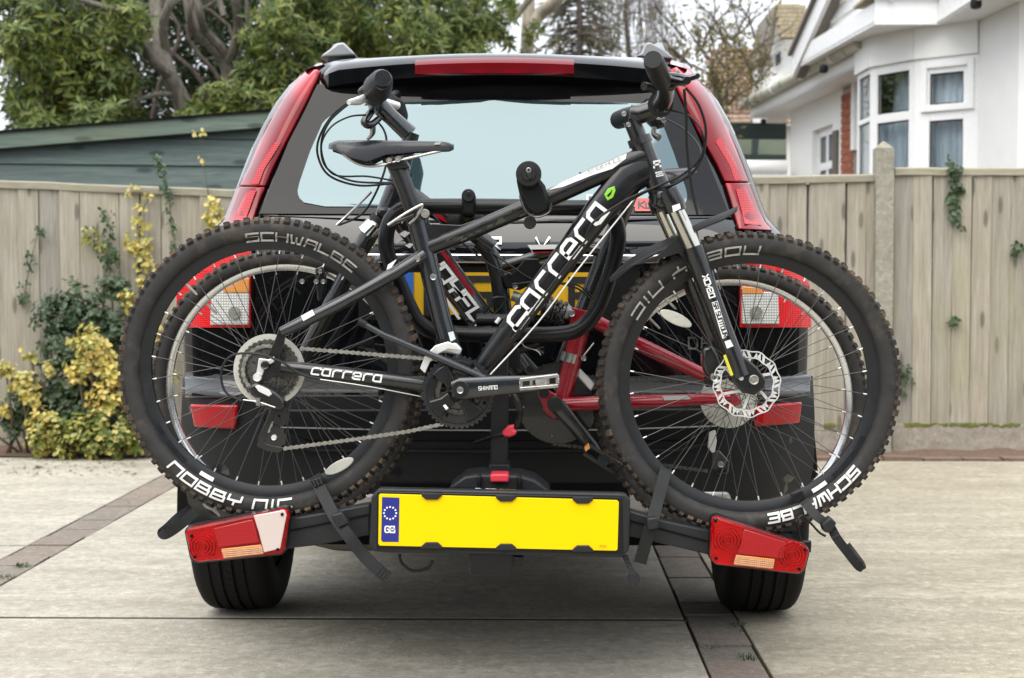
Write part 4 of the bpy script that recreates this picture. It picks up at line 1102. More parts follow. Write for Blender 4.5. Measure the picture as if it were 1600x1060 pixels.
def onrear(px, py, off=0.0):
    Y = 4.05
    for _ in range(14):
        p = P(px, py, Y); Y = .5 * Y + .5 * (S(p.x - cxy(Y), p.z))
    return P(px, py, Y - off)
car = thing('parked_car', 'black estate car seen from behind carrying two bicycles', 'car', (cxy(6), 6.2, 0))
def patch(name, L, R, mat, parent, off=.004, th=.012, nu=10, nv=10, bevel=0, bulge=0.0):
    """panel on the rear skin between two pixel polylines L (left edge, top to bottom) and R"""
    def at(poly, t):
        d = [0]
        for a, b in zip(poly[:-1], poly[1:]): d.append(d[-1] + sqrt((b[0] - a[0]) ** 2 + (b[1] - a[1]) ** 2))
        s = t * d[-1]
        for i in range(len(poly) - 1):
            if s <= d[i + 1] + 1e-9:
                q = (s - d[i]) / max(1e-9, d[i + 1] - d[i]); a, b = poly[i], poly[i + 1]
                return (a[0] + (b[0] - a[0]) * q, a[1] + (b[1] - a[1]) * q)
        return poly[-1]
    m = MB(); o = {}
    for j in range(nv + 1):
        l, r = at(L, j / nv), at(R, j / nv)
        for i in range(nu + 1):
            u = i / nu; o[i, j] = len(m.v); m.v.append(onrear(l[0] + (r[0] - l[0]) * u, l[1] + (r[1] - l[1]) * u, off + bulge * sin(pi * u)))
    n0 = len(m.v)
    for j in range(nv):
        for i in range(nu): m.f.append((o[i, j], o[i + 1, j], o[i + 1, j + 1], o[i, j + 1]))
    rim = [o[i, 0] for i in range(nu + 1)] + [o[nu, j] for j in range(1, nv + 1)] + [o[i, nv] for i in range(nu - 1, -1, -1)] + [o[0, j] for j in range(nv - 1, 0, -1)]
    for k in rim: m.v.append(m.v[k] + Vector((0, th + off, 0)))
    q = len(rim)
    for k in range(q):
        l = (k + 1) % q; m.f.append((rim[k], n0 + k, n0 + l, rim[l]))
    return m.build(name, mat, parent, bevel=bevel)
# body: rear skin and sides in one shell
rowsz = [.36, .39, .42, .46, .5, .55, .6, .66, .70, .715, .725, .735, .745, .76, .78, .85, .92, 1.0, 1.04, 1.07, 1.09, 1.11, 1.12, 1.13, 1.14, 1.15, 1.16, 1.17, 1.18, 1.19, 1.2, 1.215, 1.23, 1.26, 1.3, 1.335, 1.4, 1.47, 1.53, 1.56, 1.58, 1.60, 1.62, 1.635, 1.65, 1.66, 1.67]
us = [-1, -.985, -.96, -.93, -.89, -.84, -.78, -.65, -.5, -.35, -.2, 0, .2, .35, .5, .65, .78, .84, .89, .93, .96, .985, 1]
def front_end(z):   # how far forward the shell reaches at height z
    return interp([(.36, 8.35), (.6, 8.5), (.9, 8.45), (1.0, 8.2), (1.06, 7.35), (1.12, 7.2), (1.4, 6.75), (1.62, 6.35), (1.67, 6.1)], z)
bd = MB(); nF = 12
for z in rowsz:
    w = interp(WT, z)
    rear = []
    for u in us:
        Y = S(u * w, z); rear.append(Vector((cxy(Y) + u * w, Y, z)))
    yl = rear[-1].y; ye = front_end(z)
    right = []; left = []
    for k in range(1, nF + 1):
        t = k / nF; Y = yl + (ye - yl) * t
        ww = w * (1 + .025 * sin(pi * min(1, t * 1.2))) * (1 - .12 * max(0, (t - .8) / .2) ** 2)
        right.append(Vector((cxy(Y) + ww, Y, z))); left.append(Vector((cxy(Y) - ww, Y, z)))
    bd.v += list(reversed(left)) + rear + right
nr = len(us) + 2 * nF
# wheel arches: leave the faces out around the wheels
def arch(v): return ((v.y - 4.76) ** 2 + (v.z - .33) ** 2) < .36 ** 2 or ((v.y - 7.38) ** 2 + (v.z - .33) ** 2) < .36 ** 2
for j in range(len(rowsz) - 1):
    for i in range(nr - 1):
        q = (j * nr + i, j * nr + i + 1, (j + 1) * nr + i + 1, (j + 1) * nr + i)
        c = sum((bd.v[k] for k in q), Vector()) / 4
        if (i < nF - 1 or i > nr - nF) and arch(c): continue
        bd.f.append(q)
    bd.f.append((j * nr + nr - 1, j * nr, (j + 1) * nr, (j + 1) * nr + nr - 1))
top = len(rowsz) - 1
bd.f.append(tuple(top * nr + i for i in range(nr)))
body = bd.build('body', 'car_black', car, ang=50)
# bonnet and underside
MB().add([(cxy(7.4) - .76, 7.2, 1.03), (cxy(7.4) + .76, 7.2, 1.03), (cxy(8) + .7, 8.2, .96), (cxy(8) - .7, 8.2, .96)], [(0, 1, 2, 3)]).build('bonnet', 'car_black', car)
MB().box((cxy(6.2), 6.25, .33), (1.2, 4.1, .06)).build('floor_pan', 'under_black', car)
MB().tube([(cxy(4.76) - .62, 4.8, .32), (cxy(4.76) + .62, 4.8, .32)], .045, 10).build('axle', 'under_black', car)
MB().box((cxy(4.4), 4.3, .39), (1.05, .42, .10)).build('rear_beam', 'under_black', car, bevel=.02)
MB().sphere((cxy(4.4) - .42, 4.5, .31), .1, 16, (2.0, 1.2, .8)).build('silencer', 'dull_steel', car)
# side windows
for s in (-1, 1):
    def sw(y0, y1):
        m = MB()
        def f(u, v):
            z = 1.19 + (1.53 - 1.19) * v; w = interp(WT, z); Y = (y0 + (y1 - y0) * u) + .25 * v * (1 if u < .5 else -.6); t = (Y - S(w, z)) / (front_end(z) - S(w, z))
            return (cxy(Y) + s * (w * (1 + .025 * sin(pi * min(1, max(0, t) * 1.2))) + .004), Y, z)
        return m.grid(f, 8, 6)
    sw(4.5, 5.15).build('side_window', 'side_glass', car); sw(5.2, 6.0).build('side_window', 'side_glass', car); sw(6.05, 6.85).build('side_window', 'side_glass', car)
    # roof rail
    px = 520 if s < 0 else 1032
    path = [Vector((cxy(Y) + s * .47, Y, z)) for Y, z in ((4.45, 1.655), (4.5, 1.69), (4.6, 1.705), (5.2, 1.725), (5.9, 1.725), (6.3, 1.68))]
    MB().tube(smooth_path(path, 6), .022, 10, flat=.8).build('roof_rail', 'roof_silver', car)
    # rail foot, the pointed cover
    pts = [(500, 90), (505, 84), (528, 67), (537, 66), (549, 78), (556, 86)] if s < 0 else [(995, 88), (1003, 82), (1008, 68), (1016, 66), (1035, 76), (1050, 88), (1052, 92)]
    MB().ppoly(pts, 4.42, 4.7).build('rail_foot', 'roof_silver', car, bevel=.008)
    # mirror
    MB().sphere((cxy(6.7) + s * .98, 6.75, 1.12), .1, 12, (1.0, .6, .75)).build('door_mirror', 'car_black', car)
# wheels
def car_wheel(cx, cy, s):
    c = Vector((cx, cy, .345)); w = .115; R0 = .345
    prof = [(.21, -w * .86), (.235, -w * .98), (.29, -w * 1.02), (.312, -w * .98), (.326, -w * .91), (.335, -w * .82), (.340, -w * .70)]
    x = -w * .78
    for k, gx in enumerate((-.052, -.018, .018, .052)):
        prof += [(R0 - .0035 * abs(gx - .0045) / .05, gx - .0055), (R0 - .010, gx - .004), (R0 - .010, gx + .004), (R0 - .0035 * abs(gx + .0045) / .05, gx + .0055)]
    prof += [(.340, w * .70), (.335, w * .82), (.326, w * .91), (.312, w * .98), (.29, w * 1.02), (.235, w * .98), (.21, w * .86)]
    t = MB().lathe(prof, c, 96, 'X').build('wheel', 'car_tyre', car, ang=30)
    # sipes: slanted notches as thin dark ribs between grooves
    sp = MB()
    for k in range(72):
        a = 2 * pi * k / 72
        for x0, x1 in ((-.095, -.062), (-.043, -.028), (.028, .043), (.062, .095), (-.010, .010)):
            pts = []
            for q in range(2):
                aa = a + q * .028; xx = (x0, x1)[q]; rr = R0 + .0003 - (.009 if abs(xx) > .09 else 0) - .0035 * abs(xx) / .05
                pts.append((xx, aa, rr))
            (xa, aa, ra), (xb, ab, rb_) = pts; da = .0042
            def pp(x, an, r): return c + Vector((x, r * cos(an), r * sin(an)))
            sp.add([pp(xa, aa - da, ra), pp(xa, aa + da, ra), pp(xb, ab + da, rb_), pp(xb, ab - da, rb_)], [(0, 1, 2, 3)])
    sp.build('sipe', 'under_black', t, smooth=False, fix=False)
    MB().lathe([(0, -.03), (.05, -.035), (.12, -.01), (.20, -.06), (.212, -.09), (.212, .09), (.2, .05), (0, .05)], c, 40, 'X').build('rim', 'dull_steel', t)
for s in (-1, 1):
    a = P(378 if s < 0 else 1185, 940, 4.7)
    car_wheel(a.x, 4.78, s); car_wheel(a.x + (cxy(7.4) - cxy(4.78)), 7.38, s)
    # arch liner
    m = MB()
    m.grid(lambda u, v: (a.x + s * (-.17 + .30 * v), 4.78 + .375 * cos(pi * u), .34 + .375 * sin(pi * u)), 16, 2); m.build('arch_liner', 'under_black', car)
# tailgate shut lines: thin dark strips
def strip(pix, w, mat, name, off=.006, par=None):
    return MB().tube([onrear(x, y, off) for x, y in pix], w, 5, flat=.5).build(name, mat, par or car)
strip([(392, 336), (396, 392), (395, 450), (395, 512), (396, 560), (400, 600), (414, 625)], .0025, 'under_black', 'shut_line')
strip([(1150, 352), (1152, 400), (1154, 450), (1155, 512), (1154, 560), (1150, 600), (1136, 625)], .0025, 'under_black', 'shut_line')
strip([(404, 337), (600, 344), (771, 346), (950, 345), (1145, 340)], .0028, 'under_black', 'shut_line')
# rear window: dark border and clear pane
win = patch('rear_window', [(496, 132), (455, 212), (405, 334)], [(1052, 132), (1090, 212), (1140, 336)], 'window_frit', car, .004, .02, 24, 12)
def rrpoly(mb, pts, off):
    pass
gl_ = MB()
outl = [(548, 157), (771, 156), (1004, 157), (1033, 188), (1053, 240), (1072, 296), (1074, 306), (1073, 314), (1068, 321), (1058, 325), (1030, 327), (771, 329), (510, 323), (488, 320.5), (477, 318), (470, 313), (466, 306), (465, 298), (468, 285), (484, 238), (505, 190)]
# fill as horizontal strips so the pane follows the curved skin
def fill_rear(poly, off, step=6, nx=14):
    m = MB(); ys = [p[1] for p in poly]; y0, y1 = min(ys), max(ys); n = max(2, int((y1 - y0) / step)); rows = []
    for j in range(n + 1):
        y = y0 + (y1 - y0) * min(.9999, max(.0001, j / n)); xs = []
        for (xa, ya), (xb, yb) in zip(poly, poly[1:] + poly[:1]):
            if (ya <= y < yb) or (yb <= y < ya): xs.append(xa + (xb - xa) * (y - ya) / (yb - ya))
        if len(xs) >= 2: rows.append((y, min(xs), max(xs)))
    for y, a, b in rows:
        for i in range(nx + 1): m.v.append(onrear(a + (b - a) * i / nx, y, off))
    for j in range(len(rows) - 1):
        for i in range(nx):
            q = j * (nx + 1) + i; m.f.append((q, q + 1, q + nx + 2, q + nx + 1))
    return m
fill_rear(outl, .008).build('pane', 'window_glass', win)
# window stickers
fill_rear([(916, 304), (975, 304), (975, 332), (916, 332)], .0105, 8, 3).build('sticker', 'sticker_white', win)
fill_rear([(992, 310), (1036, 310), (1036, 330), (992, 330)], .0105, 8, 3).build('sticker', 'sticker_red', win)
# side pillar lamps
def pillar(sx):
    f = (lambda pts: pts) if sx < 0 else (lambda pts: pts)
    if sx < 0:
        Lo = [(497, 97), (470, 116), (440, 155), (412, 205), (388, 262), (372, 290)]; Li = [(505, 98), (494, 128), (474, 170), (447, 222), (424, 268), (415, 291)]
        Lo2 = [(371, 292), (357, 330), (349, 352)]; Li2 = [(414, 292), (402, 322), (393, 352)]
        br = ([(430, 222), (400, 268), (392, 288)], [(438, 224), (412, 266), (404, 288)])
        br2 = ([(385, 300), (372, 325), (364, 345)], [(400, 298), (390, 325), (382, 348)])
    else:
        Lo = [(1043, 96), (1052, 128), (1072, 170), (1098, 218), (1120, 258), (1132, 284)]; Li = [(1053, 94), (1075, 102), (1108, 142), (1136, 196), (1160, 252), (1172, 284)]
        Lo2 = [(1133, 286), (1142, 315), (1150, 345), (1154, 358)]; Li2 = [(1173, 286), (1184, 315), (1196, 345), (1208, 360)]
        br = ([(1118, 222), (1140, 258), (1148, 282)], [(1126, 214), (1150, 254), (1159, 282)])
        br2 = ([(1150, 296), (1158, 325), (1164, 350)], [(1166, 292), (1180, 325), (1190, 352)])
    lp = patch('pillar_lamp', Lo, Li, 'pillar_red', car, .014, .03, 8, 14, bevel=.003, bulge=.02)
    patch('lamp_foot', Lo2, Li2, 'pillar_red', lp, .014, .03, 8, 5, bevel=.003, bulge=.02)
    patch('reflector', br[0], br[1], 'pillar_bright', lp, .0345, .004, 3, 6)
    patch('reflector', br2[0], br2[1], 'pillar_bright', lp, .0345, .004, 3, 5)
pillar(-1); pillar(1)
# tail lamps
tl = patch('tail_lamp', [(388, 384), (340, 398), (290, 420), (276, 440), (275, 512)], [(392, 384), (392, 410), (391, 440), (391, 470), (391, 512)], 'red_lens', car, .016, .03, 8, 10, bevel=.006)
patch('clear_lens', [(330, 448), (328, 508)], [(389, 444), (388, 508)], 'clear_lens', tl, .024, .006, 6, 6, bevel=.003)
patch('amber_lens', [(350, 436), (348, 458)], [(389, 434), (389, 458)], 'amber_lens', tl, .026, .008, 4, 3, bevel=.003)
p = onrear(366, 489, .03); MB().disc((p.x, p.z), .016, p.y - .002, p.y + .01).build('bulb', 'dull_steel', tl)
tl = patch('tail_lamp', [(1156, 407), (1156, 440), (1156, 470), (1156, 512)], [(1180, 407), (1240, 422), (1266, 440), (1268, 512)], 'red_lens', car, .016, .03, 8, 10, bevel=.006)
patch('clear_lens', [(1159, 455), (1159, 507)], [(1216, 457), (1218, 507)], 'clear_lens', tl, .024, .006, 6, 6, bevel=.003)
patch('amber_lens', [(1159, 447), (1159, 460)], [(1190, 450), (1192, 460)], 'amber_lens', tl, .026, .008, 4, 3, bevel=.003)
p = onrear(1182, 488, .03); MB().disc((p.x, p.z), .016, p.y - .002, p.y + .01).build('bulb', 'dull_steel', tl)
# spoiler with brake light
def spoil(u):      # u -1..1 across
    k = 1 - abs(u) ** 3; x = u
    return k
sp = MB(); n = 40; sec = None
for i in range(n + 1):
    u = -1 + 2 * i / n; au = abs(u)
    x = u * (.515 + .015)
    e = max(0, (au - .82) / .18)
    Yl = 4.12 + .10 * au ** 2 + .10 * e ** 1.5            # lip
    crown = -.022 * au ** 2
    zt = 1.648 + crown - .02 * e; zl = 1.622 + crown - .03 * e; zbt = 1.572 + crown * 1.2 - .012 * e
    pts = [(4.75, 1.672 + crown), (4.45, 1.668 + crown), (4.28, zt + .006), (Yl + .05, zl + .018), (Yl + .014, zl + .005), (Yl, zl - .010), (Yl + .004, zbt + .004), (Yl + .016, zbt), (4.235, 1.545 - .03 * e), (4.34, 1.54 - .03 * e)]
    for Y, z in pts: sp.v.append(Vector((cxy(4.3) + x, Y, z)))
m_ = 10
for i in range(n):
    for k in range(m_ - 1):
        sp.f.append((i * m_ + k, i * m_ + k + 1, (i + 1) * m_ + k + 1, (i + 1) * m_ + k))
sp.f += [tuple(range(m_)), tuple(n * m_ + k for k in range(m_))]
spo = sp.build('spoiler', 'car_black', car, ang=32)
pa, pb = P(648, 89, 4.115), P(897, 88, 4.115)
bl = MB(); nn = 16
for i in range(nn + 1):
    u = i / nn; x = pa.x + (pb.x - pa.x) * u; uu = (x - cxy(4.3)) / .53; Yl = 4.108 + .10 * uu ** 2
    z0 = P(648, 117, 4.11).z; z1 = P(648, 92, 4.11).z - .022 * uu * uu
    for Y, z in ((Yl + .06, z1 + .016), (Yl + .010, z1 + .002), (Yl - .004, z1 - .012), (Yl - .001, z0 + .004), (Yl + .01, z0)): bl.v.append(Vector((x, Y, z)))
for i in range(nn):
    for k in range(4): bl.f.append((i * 5 + k, i * 5 + k + 1, i * 5 + 5 + k + 1, i * 5 + 5 + k))
bl.f += [tuple(range(5)), tuple(nn * 5 + k for k in range(5))]
bl.build('brake_light', 'brake_dark', spo)
# window wiper hint, number plate, chrome bar, badges
patch('chrome_bar', [(520, 396), (520, 411)], [(1045, 398), (1045, 412)], 'chrome', car, .022, .02, 24, 4, bevel=.004)
rec = patch('plate_recess', [(560, 416), (560, 500)], [(1000, 416), (1000, 500)], 'dark_plastic', car, .006, .01, 12, 4)
np_ = patch('number_plate', [(622, 426), (622, 492)], [(935, 426), (935, 492)], 'plate_yellow_old', car, .014, .006, 12, 3)
patch('blue_band', [(622, 426), (622, 492)], [(646, 426), (646, 492)], 'car_plate_blue', np_, .0165, .003, 3, 3)
# bumper: matt lower cover with ledge
bu = patch('bumper', [(286, 590), (283, 650), (284, 720), (292, 780), (306, 830)], [(1270, 588), (1273, 650), (1272, 720), (1262, 780), (1248, 830)], 'bumper_plastic', car, .004, .02, 40, 16)
patch('gloss_band', [(287, 588), (289, 622)], [(424, 596), (400, 624)], 'car_black', car, .016, .03, 10, 4, bevel=.008)
patch('gloss_band', [(1126, 596), (1150, 624)], [(1268, 586), (1266, 620)], 'car_black', car, .016, .03, 10, 4, bevel=.008)
patch('step_recess', [(432, 640), (445, 672), (480, 690)], [(1128, 638), (1118, 672), (1080, 690)], 'dark_plastic', car, .010, .02, 24, 5, bevel=.006)
strip([(404, 642), (416, 670), (440, 694), (490, 704), (771, 706), (1060, 704), (1112, 692), (1138, 668), (1148, 640)], .008, 'bumper_plastic', 'bumper_crease', .014)
strip([(435, 668), (600, 672), (771, 673), (950, 672), (1120, 666)], .004, 'silver_trim', 'step_edge', .02)
for pts in (([(296, 632), (303, 668)], [(372, 633), (368, 671)]), ([(1182, 634), (1178, 668)], [(1254, 628), (1250, 662)])):
    patch('reflector', pts[0], pts[1], 'red_deep', bu, .02, .02, 6, 4, bevel=.006)
patch('skid_trim', [(545, 772), (556, 812)], [(1140, 768), (1152, 800)], 'silver_trim', car, .012, .02, 20, 5, bevel=.012)
patch('tow_cutout', [(590, 760), (596, 830)], [(985, 760), (980, 830)], 'under_black', car, .018, .02, 12, 5)
for px, py in ((520, 737), (620, 737), (1005, 737), (1128, 735)):
    p = onrear(px, py, .008); MB().disc((p.x, p.z), .011, p.y, p.y + .02, 16).build('parking_sensor', 'dark_plastic', bu)
# ---------------------------------------------------------------- bicycles
def rpx(n, Y): return n * Y / F
def ptube(parent, name, mat, pix, rad, n=12, seg=0, flat=1.0, bevel=0):
    """tube traced through (px,py,Y); rad in photo pixels (number or list)"""
    if seg:
        pts = ppath(pix, seg); Ym = sum(p[2] for p in pix) / len(pix)
        if isinstance(rad, (list, tuple)):
            rs = []
            for i in range(len(pts)):
                t = i / (len(pts) - 1) * (len(rad) - 1); k = min(len(rad) - 2, int(t)); rs.append(rpx(rad[k] + (rad[k + 1] - rad[k]) * (t - k), Ym))
        else: rs = rpx(rad, Ym)
    else:
        pts = [P(*p) for p in pix]
        rs = [rpx(r, p[2]) for r, p in zip(rad, pix)] if isinstance(rad, (list, tuple)) else [rpx(rad, p[2]) for p in pix]
    return MB().tube(pts, rs, n, flat=flat).build(name, mat, parent)
def pplate(parent, name, mat, poly, Y, th, bevel=.0015):
    return MB().ppoly(poly, Y, Y + th).build(name, mat, parent, bevel=bevel)
def pdisc(parent, name, mat, px, py, r, Y, th, n=24, bevel=.001):
    c = P(px, py, Y); return MB().disc((c.x, c.z), rpx(r, Y), Y, Y + th, n).build(name, mat, parent, bevel=bevel)
def bolt(parent, px, py, r, Y, mat='steel', name='bolt'):
    c = P(px, py, Y); q = rpx(r, Y)
    return MB().lathe([(0, -.003), (q * .45, -.003), (q * .5, -.0015), (q * .85, -.003), (q, -.001), (q, .006)], c, 14).build(name, mat, parent)
def cable(parent, pix, r=1.7, mat='rubber', name='cable', seg=10):
    return ptube(parent, name, mat, pix, r, 6, seg)
def chain_run(mb, pts, pitch=.0127, y=0.0):
    """links along a polyline: outer and inner plates with rollers"""
    d = [0]
    for a, b in zip(pts[:-1], pts[1:]): d.append(d[-1] + (b - a).length)
    def at(s):
        for i in range(len(pts) - 1):
            if s <= d[i + 1]: return pts[i].lerp(pts[i + 1], (s - d[i]) / max(1e-9, d[i + 1] - d[i]))
        return pts[-1].copy()
    n = int(d[-1] / pitch)
    for k in range(n):
        a, b = at(k * pitch), at((k + 1) * pitch); t = (b - a).normalized(); up = Vector((-t.z, 0, t.x))
        yy = .0036 if k % 2 else .0024
        for s in (-1, 1):
            vs = []
            for q, e in ((a, -1), (b, 1)):
                for (du, dv) in ((0, -.005), (e * .0042, -.003), (e * .0042, .003), (0, .005)): vs.append(q + t * du + up * dv + Vector((0, s * yy, 0)))
            m1 = a.lerp(b, .5)
            vs += [m1 + up * .0028 + Vector((0, s * yy, 0)), m1 - up * .0028 + Vector((0, s * yy, 0))]
            mb.add(vs, [(0, 1, 2, 3, 8, 7, 6, 5, 4, 9)])
        mb.disc((a.x, a.z), .0043, a.y - .0042, a.y + .0042, 7)
        mb.disc((a.x, a.z), .0016, a.y - .0056, a.y + .0056, 6)
def bike_wheel(parent, px, py, Y, R, tw, th, rim_d, rim_mat, print_mat=None, texts=(), nsp=32, knob=.0065, hub_mat='bike_black', seed=1, rimprint=()):
    """wheel = rim mesh; children tyre, tread, hub, spokes, lettering"""
    random.seed(seed); c = P(px, py, Y); Rb = R - knob * .75
    ri = R - th; rin = ri - rim_d; hw = tw / 2
    prof = [(rin, -.006), (rin + rim_d * .45, -.0105), (ri - .001, -.0125), (ri + .005, -.0125), (ri + .005, .0125), (ri - .001, .0125), (rin + rim_d * .45, .0105), (rin, .006)]
    wh = MB().lathe(prof, c, 96, closed=True).build('wheel', rim_mat, parent, ang=40)
    def side(r):    # half width of the tyre at radius r
        rc = (Rb + ri) / 2; h = (Rb - ri) / 2
        return hw * max(0, 1 - abs((r - rc) / h) ** 2.4) ** .5
    prof = []; ns = 22
    for k in range(ns + 1):
        a = -pi / 2 - pi * .0 + 2 * pi * k / ns
        rc = (Rb + ri) / 2; h = (Rb - ri) / 2; s, co = sin(a), cos(a)
        prof.append((rc + h * (abs(s) ** .83) * (1 if s > 0 else -1), hw * (abs(co) ** .83) * (1 if co > 0 else -1)))
    ty = MB().lathe(prof, c, 120).build('tyre', 'bike_tyre', wh, ang=60)
    # tread knobs
    kn = MB(); nk = int(2 * pi * R / .0235)
    def kb(an, y, r, la, ly, hh, tilt=0):
        ca, sa = cos(an), sin(an); e = Vector((ca, 0, sa)); t = Vector((-sa, 0, ca)); yv = Vector((0, 1, 0))
        e2 = (e * cos(tilt) + yv * sin(tilt)).normalized(); y2 = (yv * cos(tilt) - e * sin(tilt)).normalized()
        b = c + e * r + yv * y; vs = []
        for q, f in ((-.004, 1), (hh, .8)):
            for su, sv in ((-1, -1), (1, -1), (1, 1), (-1, 1)): vs.append(b + e2 * q + t * su * la / 2 * f + y2 * sv * ly / 2 * f)
        kn.add(vs, [(0, 1, 2, 3), (7, 6, 5, 4), (0, 4, 5, 1), (1, 5, 6, 2), (2, 6, 7, 3), (3, 7, 4, 0)])
    for k in range(nk):
        an = 2 * pi * k / nk
        for s in (-1, 1):
            kb(an + ru(-.002, .002), s * hw * .80, Rb - (Rb - ri) * .135, .0155 if k % 2 else .0125, .014, knob * .9, s * .75)
            if k % 2: kb(an + .01, s * hw * .27, Rb - .0015, .013, .011, knob)
            else: kb(an + .005, s * hw * .5, Rb - .004, .012, .009, knob, s * .3)
    tag(kn.build('tread', 'knob_rubber', wh, smooth=False, fix=False), kind='stuff')
    # hub
    MB().lathe([(.0, -.05), (.006, -.05), (.008, -.036), (.024, -.034), (.024, -.030), (.013, -.026), (.011, 0), (.013, .026), (.024, .030), (.024, .034), (.008, .036), (.006, .05), (0, .05)], c, 24).build('hub', hub_mat, wh)
    base = None
    for k in range(nsp):
        an = 2 * pi * (k + .5) / nsp; s = -1 if k % 2 else 1; lead = (1 if (k // 2) % 2 else -1) * 1.15
        a = Vector((cos(an + lead) * .022, s * .031, sin(an + lead) * .022)); b = Vector((cos(an) * (rin + .002), s * .003, sin(an) * (rin + .002)))
        m = MB().tube([c + a, c + b], .00095, 6, caps=False); m.build('spoke', 'spoke_steel', wh)
        q = c + b; dd = (a - b).normalized(); MB().tube([q - dd * .001, q + dd * .011], .0018, 6).build('nipple', 'alloy_white', wh)
    v = 2.35; q = c + Vector((cos(v) * rin, 0, sin(v) * rin)); dd = Vector((-cos(v), 0, -sin(v)))
    MB().tube([q, q + dd * .03, q + dd * .036], [.0035, .003, .0022], 8).build('valve', 'dull_steel', wh)
    for txt, a0, inward, rr, hh, wt, mt, span in texts:
        asp = radians(span) * rr / hh / text_width(txt, 1.3, 1.0)
        m = MB(); w_ = text_width(txt, 1.3, asp)
        def fn(u, vv):
            if inward: r = rr + hh * (1 - vv) - hh / 2; an = radians(a0) + (u - w_ / 2) * hh / rr
            else: r = rr + hh * vv - hh / 2; an = radians(a0) - (u - w_ / 2) * hh / rr
            return c + Vector((cos(an) * r, -side(r) * 1.0 - .0035 if r > ri + .004 else -.0145, sin(an) * r))
        stroke_text(m, txt, fn, 1.3, asp, wt, .12, sub=4)
        tag(m.build('lettering', mt, wh, smooth=False, fix=False), kind='stuff')
    for a0, a1, mt in rimprint:
        m = MB(); m.grid(lambda u, vv: c + Vector((cos(radians(a0 + (a1 - a0) * u)) * (rin + rim_d * (.5 + .42 * vv)), -.0123 - .0014 * vv, sin(radians(a0 + (a1 - a0) * u)) * (rin + rim_d * (.5 + .42 * vv)))), 8, 1)
        m.build('rim_sticker', mt, wh)
    return wh, c
def gear(mb, c, r, Y, th, teeth, tooth=.0045, hole=None):
    """toothed ring"""
    n = teeth * 4; out = []
    for k in range(n):
        a = 2 * pi * k / n; rr = r + (tooth if k % 4 in (1,) else (tooth * .6 if k % 4 in (0, 2) else 0)); out.append((rr * cos(a), rr * sin(a)))
    hole = hole or r * .7; inn = [(hole * cos(2 * pi * k / n), hole * sin(2 * pi * k / n)) for k in range(n)]
    vs = []
    for yy in (Y, Y + th):
        vs += [(c[0] + x, yy, c[1] + z) for x, z in out] + [(c[0] + x, yy, c[1] + z) for x, z in inn]
    fs = []
    for k in range(n):
        l = (k + 1) % n
        fs += [(k, l, n + l, n + k), (2 * n + k, 3 * n + k, 3 * n + l, 2 * n + l), (k, 2 * n + k, 2 * n + l, l), (n + k, n + l, 3 * n + l, 3 * n + k)]
    mb.add(vs, fs)

# ======================= front bike (nearest the camera, faces right)
YB = 3.50
fb = thing('mountain_bike', 'black hardtail mountain bike with white frame lettering, nearest the camera', 'bicycle', P(795, 830, YB))
RF = rpx(237.5, YB)
deg = lambda cx, cy, x, y: math.degrees(atan2(-(y - cy), x - cx))
wr, cR = bike_wheel(fb, 421, 575, YB, RF, .056, .0535, .0225, 'rim_black',
    texts=[('SCHWALBE', 74, False, rpx(205, YB), .0165, .26, 'tyre_print', 50), ('NOBBY NIC', 252, True, rpx(213, YB), .0185, .26, 'tyre_print_white', 55)], seed=3,
    rimprint=[(236.5, 243.5, 'decal_white'), (205, 228, 'bike_grey')])
wf, cF = bike_wheel(fb, 1169, 598, YB, RF, .056, .0535, .0225, 'rim_black',
    texts=[('SCHWALBE', 300, False, rpx(213, YB), .0185, .28, 'tyre_print_white', 43), ('NOBBY NIC', 118, True, rpx(206, YB), .0165, .26, 'tyre_print', 64)], seed=4,
    rimprint=[(300.5, 308, 'decal_white'), (312, 335, 'bike_grey')])
# frame
bx = 'bike_matt'
ptube(fb, 'seat_tube', 'bike_grey', [(719, 602, YB), (690, 500, YB), (672, 425, YB), (651, 340, YB)], [17, 15.5, 15.5, 16.5], 16)
ptube(fb, 'seat_post', 'bike_matt', [(655, 352, YB), (632, 290, YB), (618, 256, YB)], [14, 14, 14.5], 14)
ptube(fb, 'seat_collar', 'bike_matt', [(653, 347, YB), (648, 330, YB)], [18.5, 18.5], 16)
# seat clamp lever
cable(fb, [(646, 336, YB - .035), (622, 345, YB - .04), (608, 352, YB - .03)], 4.5, 'bike_black', 'clamp_lever', 6)
cable(fb, [(606, 352, YB - .04), (630, 336, YB - .045), (655, 322, YB - .04), (660, 322, YB - .04), (650, 340, YB - .03), (640, 350, YB - .02)], 2.2, 'steel', 'lever_wire', 6)
pdisc(fb, 'clamp_nut', 'dull_steel', 664, 334, 7, YB - .03, .02)
# top tube: hydroformed, deeper towards the head
tt = MB(); secs = [(668, 388, 12.5, 14), (730, 364, 13, 15), (800, 334, 13.5, 16), (860, 309, 14, 16), (920, 282, 14, 17), (975, 257, 15, 17), (1008, 244, 16, 17)]
pts = [P(x, y, YB) for x, y, a, b in secs]; n = 16
for i, (x, y, hz, hy) in enumerate(secs):
    t = (pts[min(i + 1, len(pts) - 1)] - pts[max(i - 1, 0)]).normalized(); up = Vector((-t.z, 0, t.x))
    for k in range(n):
        a = 2 * pi * k / n; s, co = sin(a), cos(a); e = .72
        tt.v.append(pts[i] + up * rpx(hz, YB) * (abs(s) ** e) * (1 if s > 0 else -1) + Vector((0, -1, 0)) * rpx(hy, YB) * (abs(co) ** e) * (1 if co > 0 else -1))
for i in range(len(secs) - 1):
    for k in range(n): l = (k + 1) % n; tt.f.append((i * n + k, i * n + l, (i + 1) * n + l, (i + 1) * n + k))
ttube = tt.build('top_tube', bx, fb)
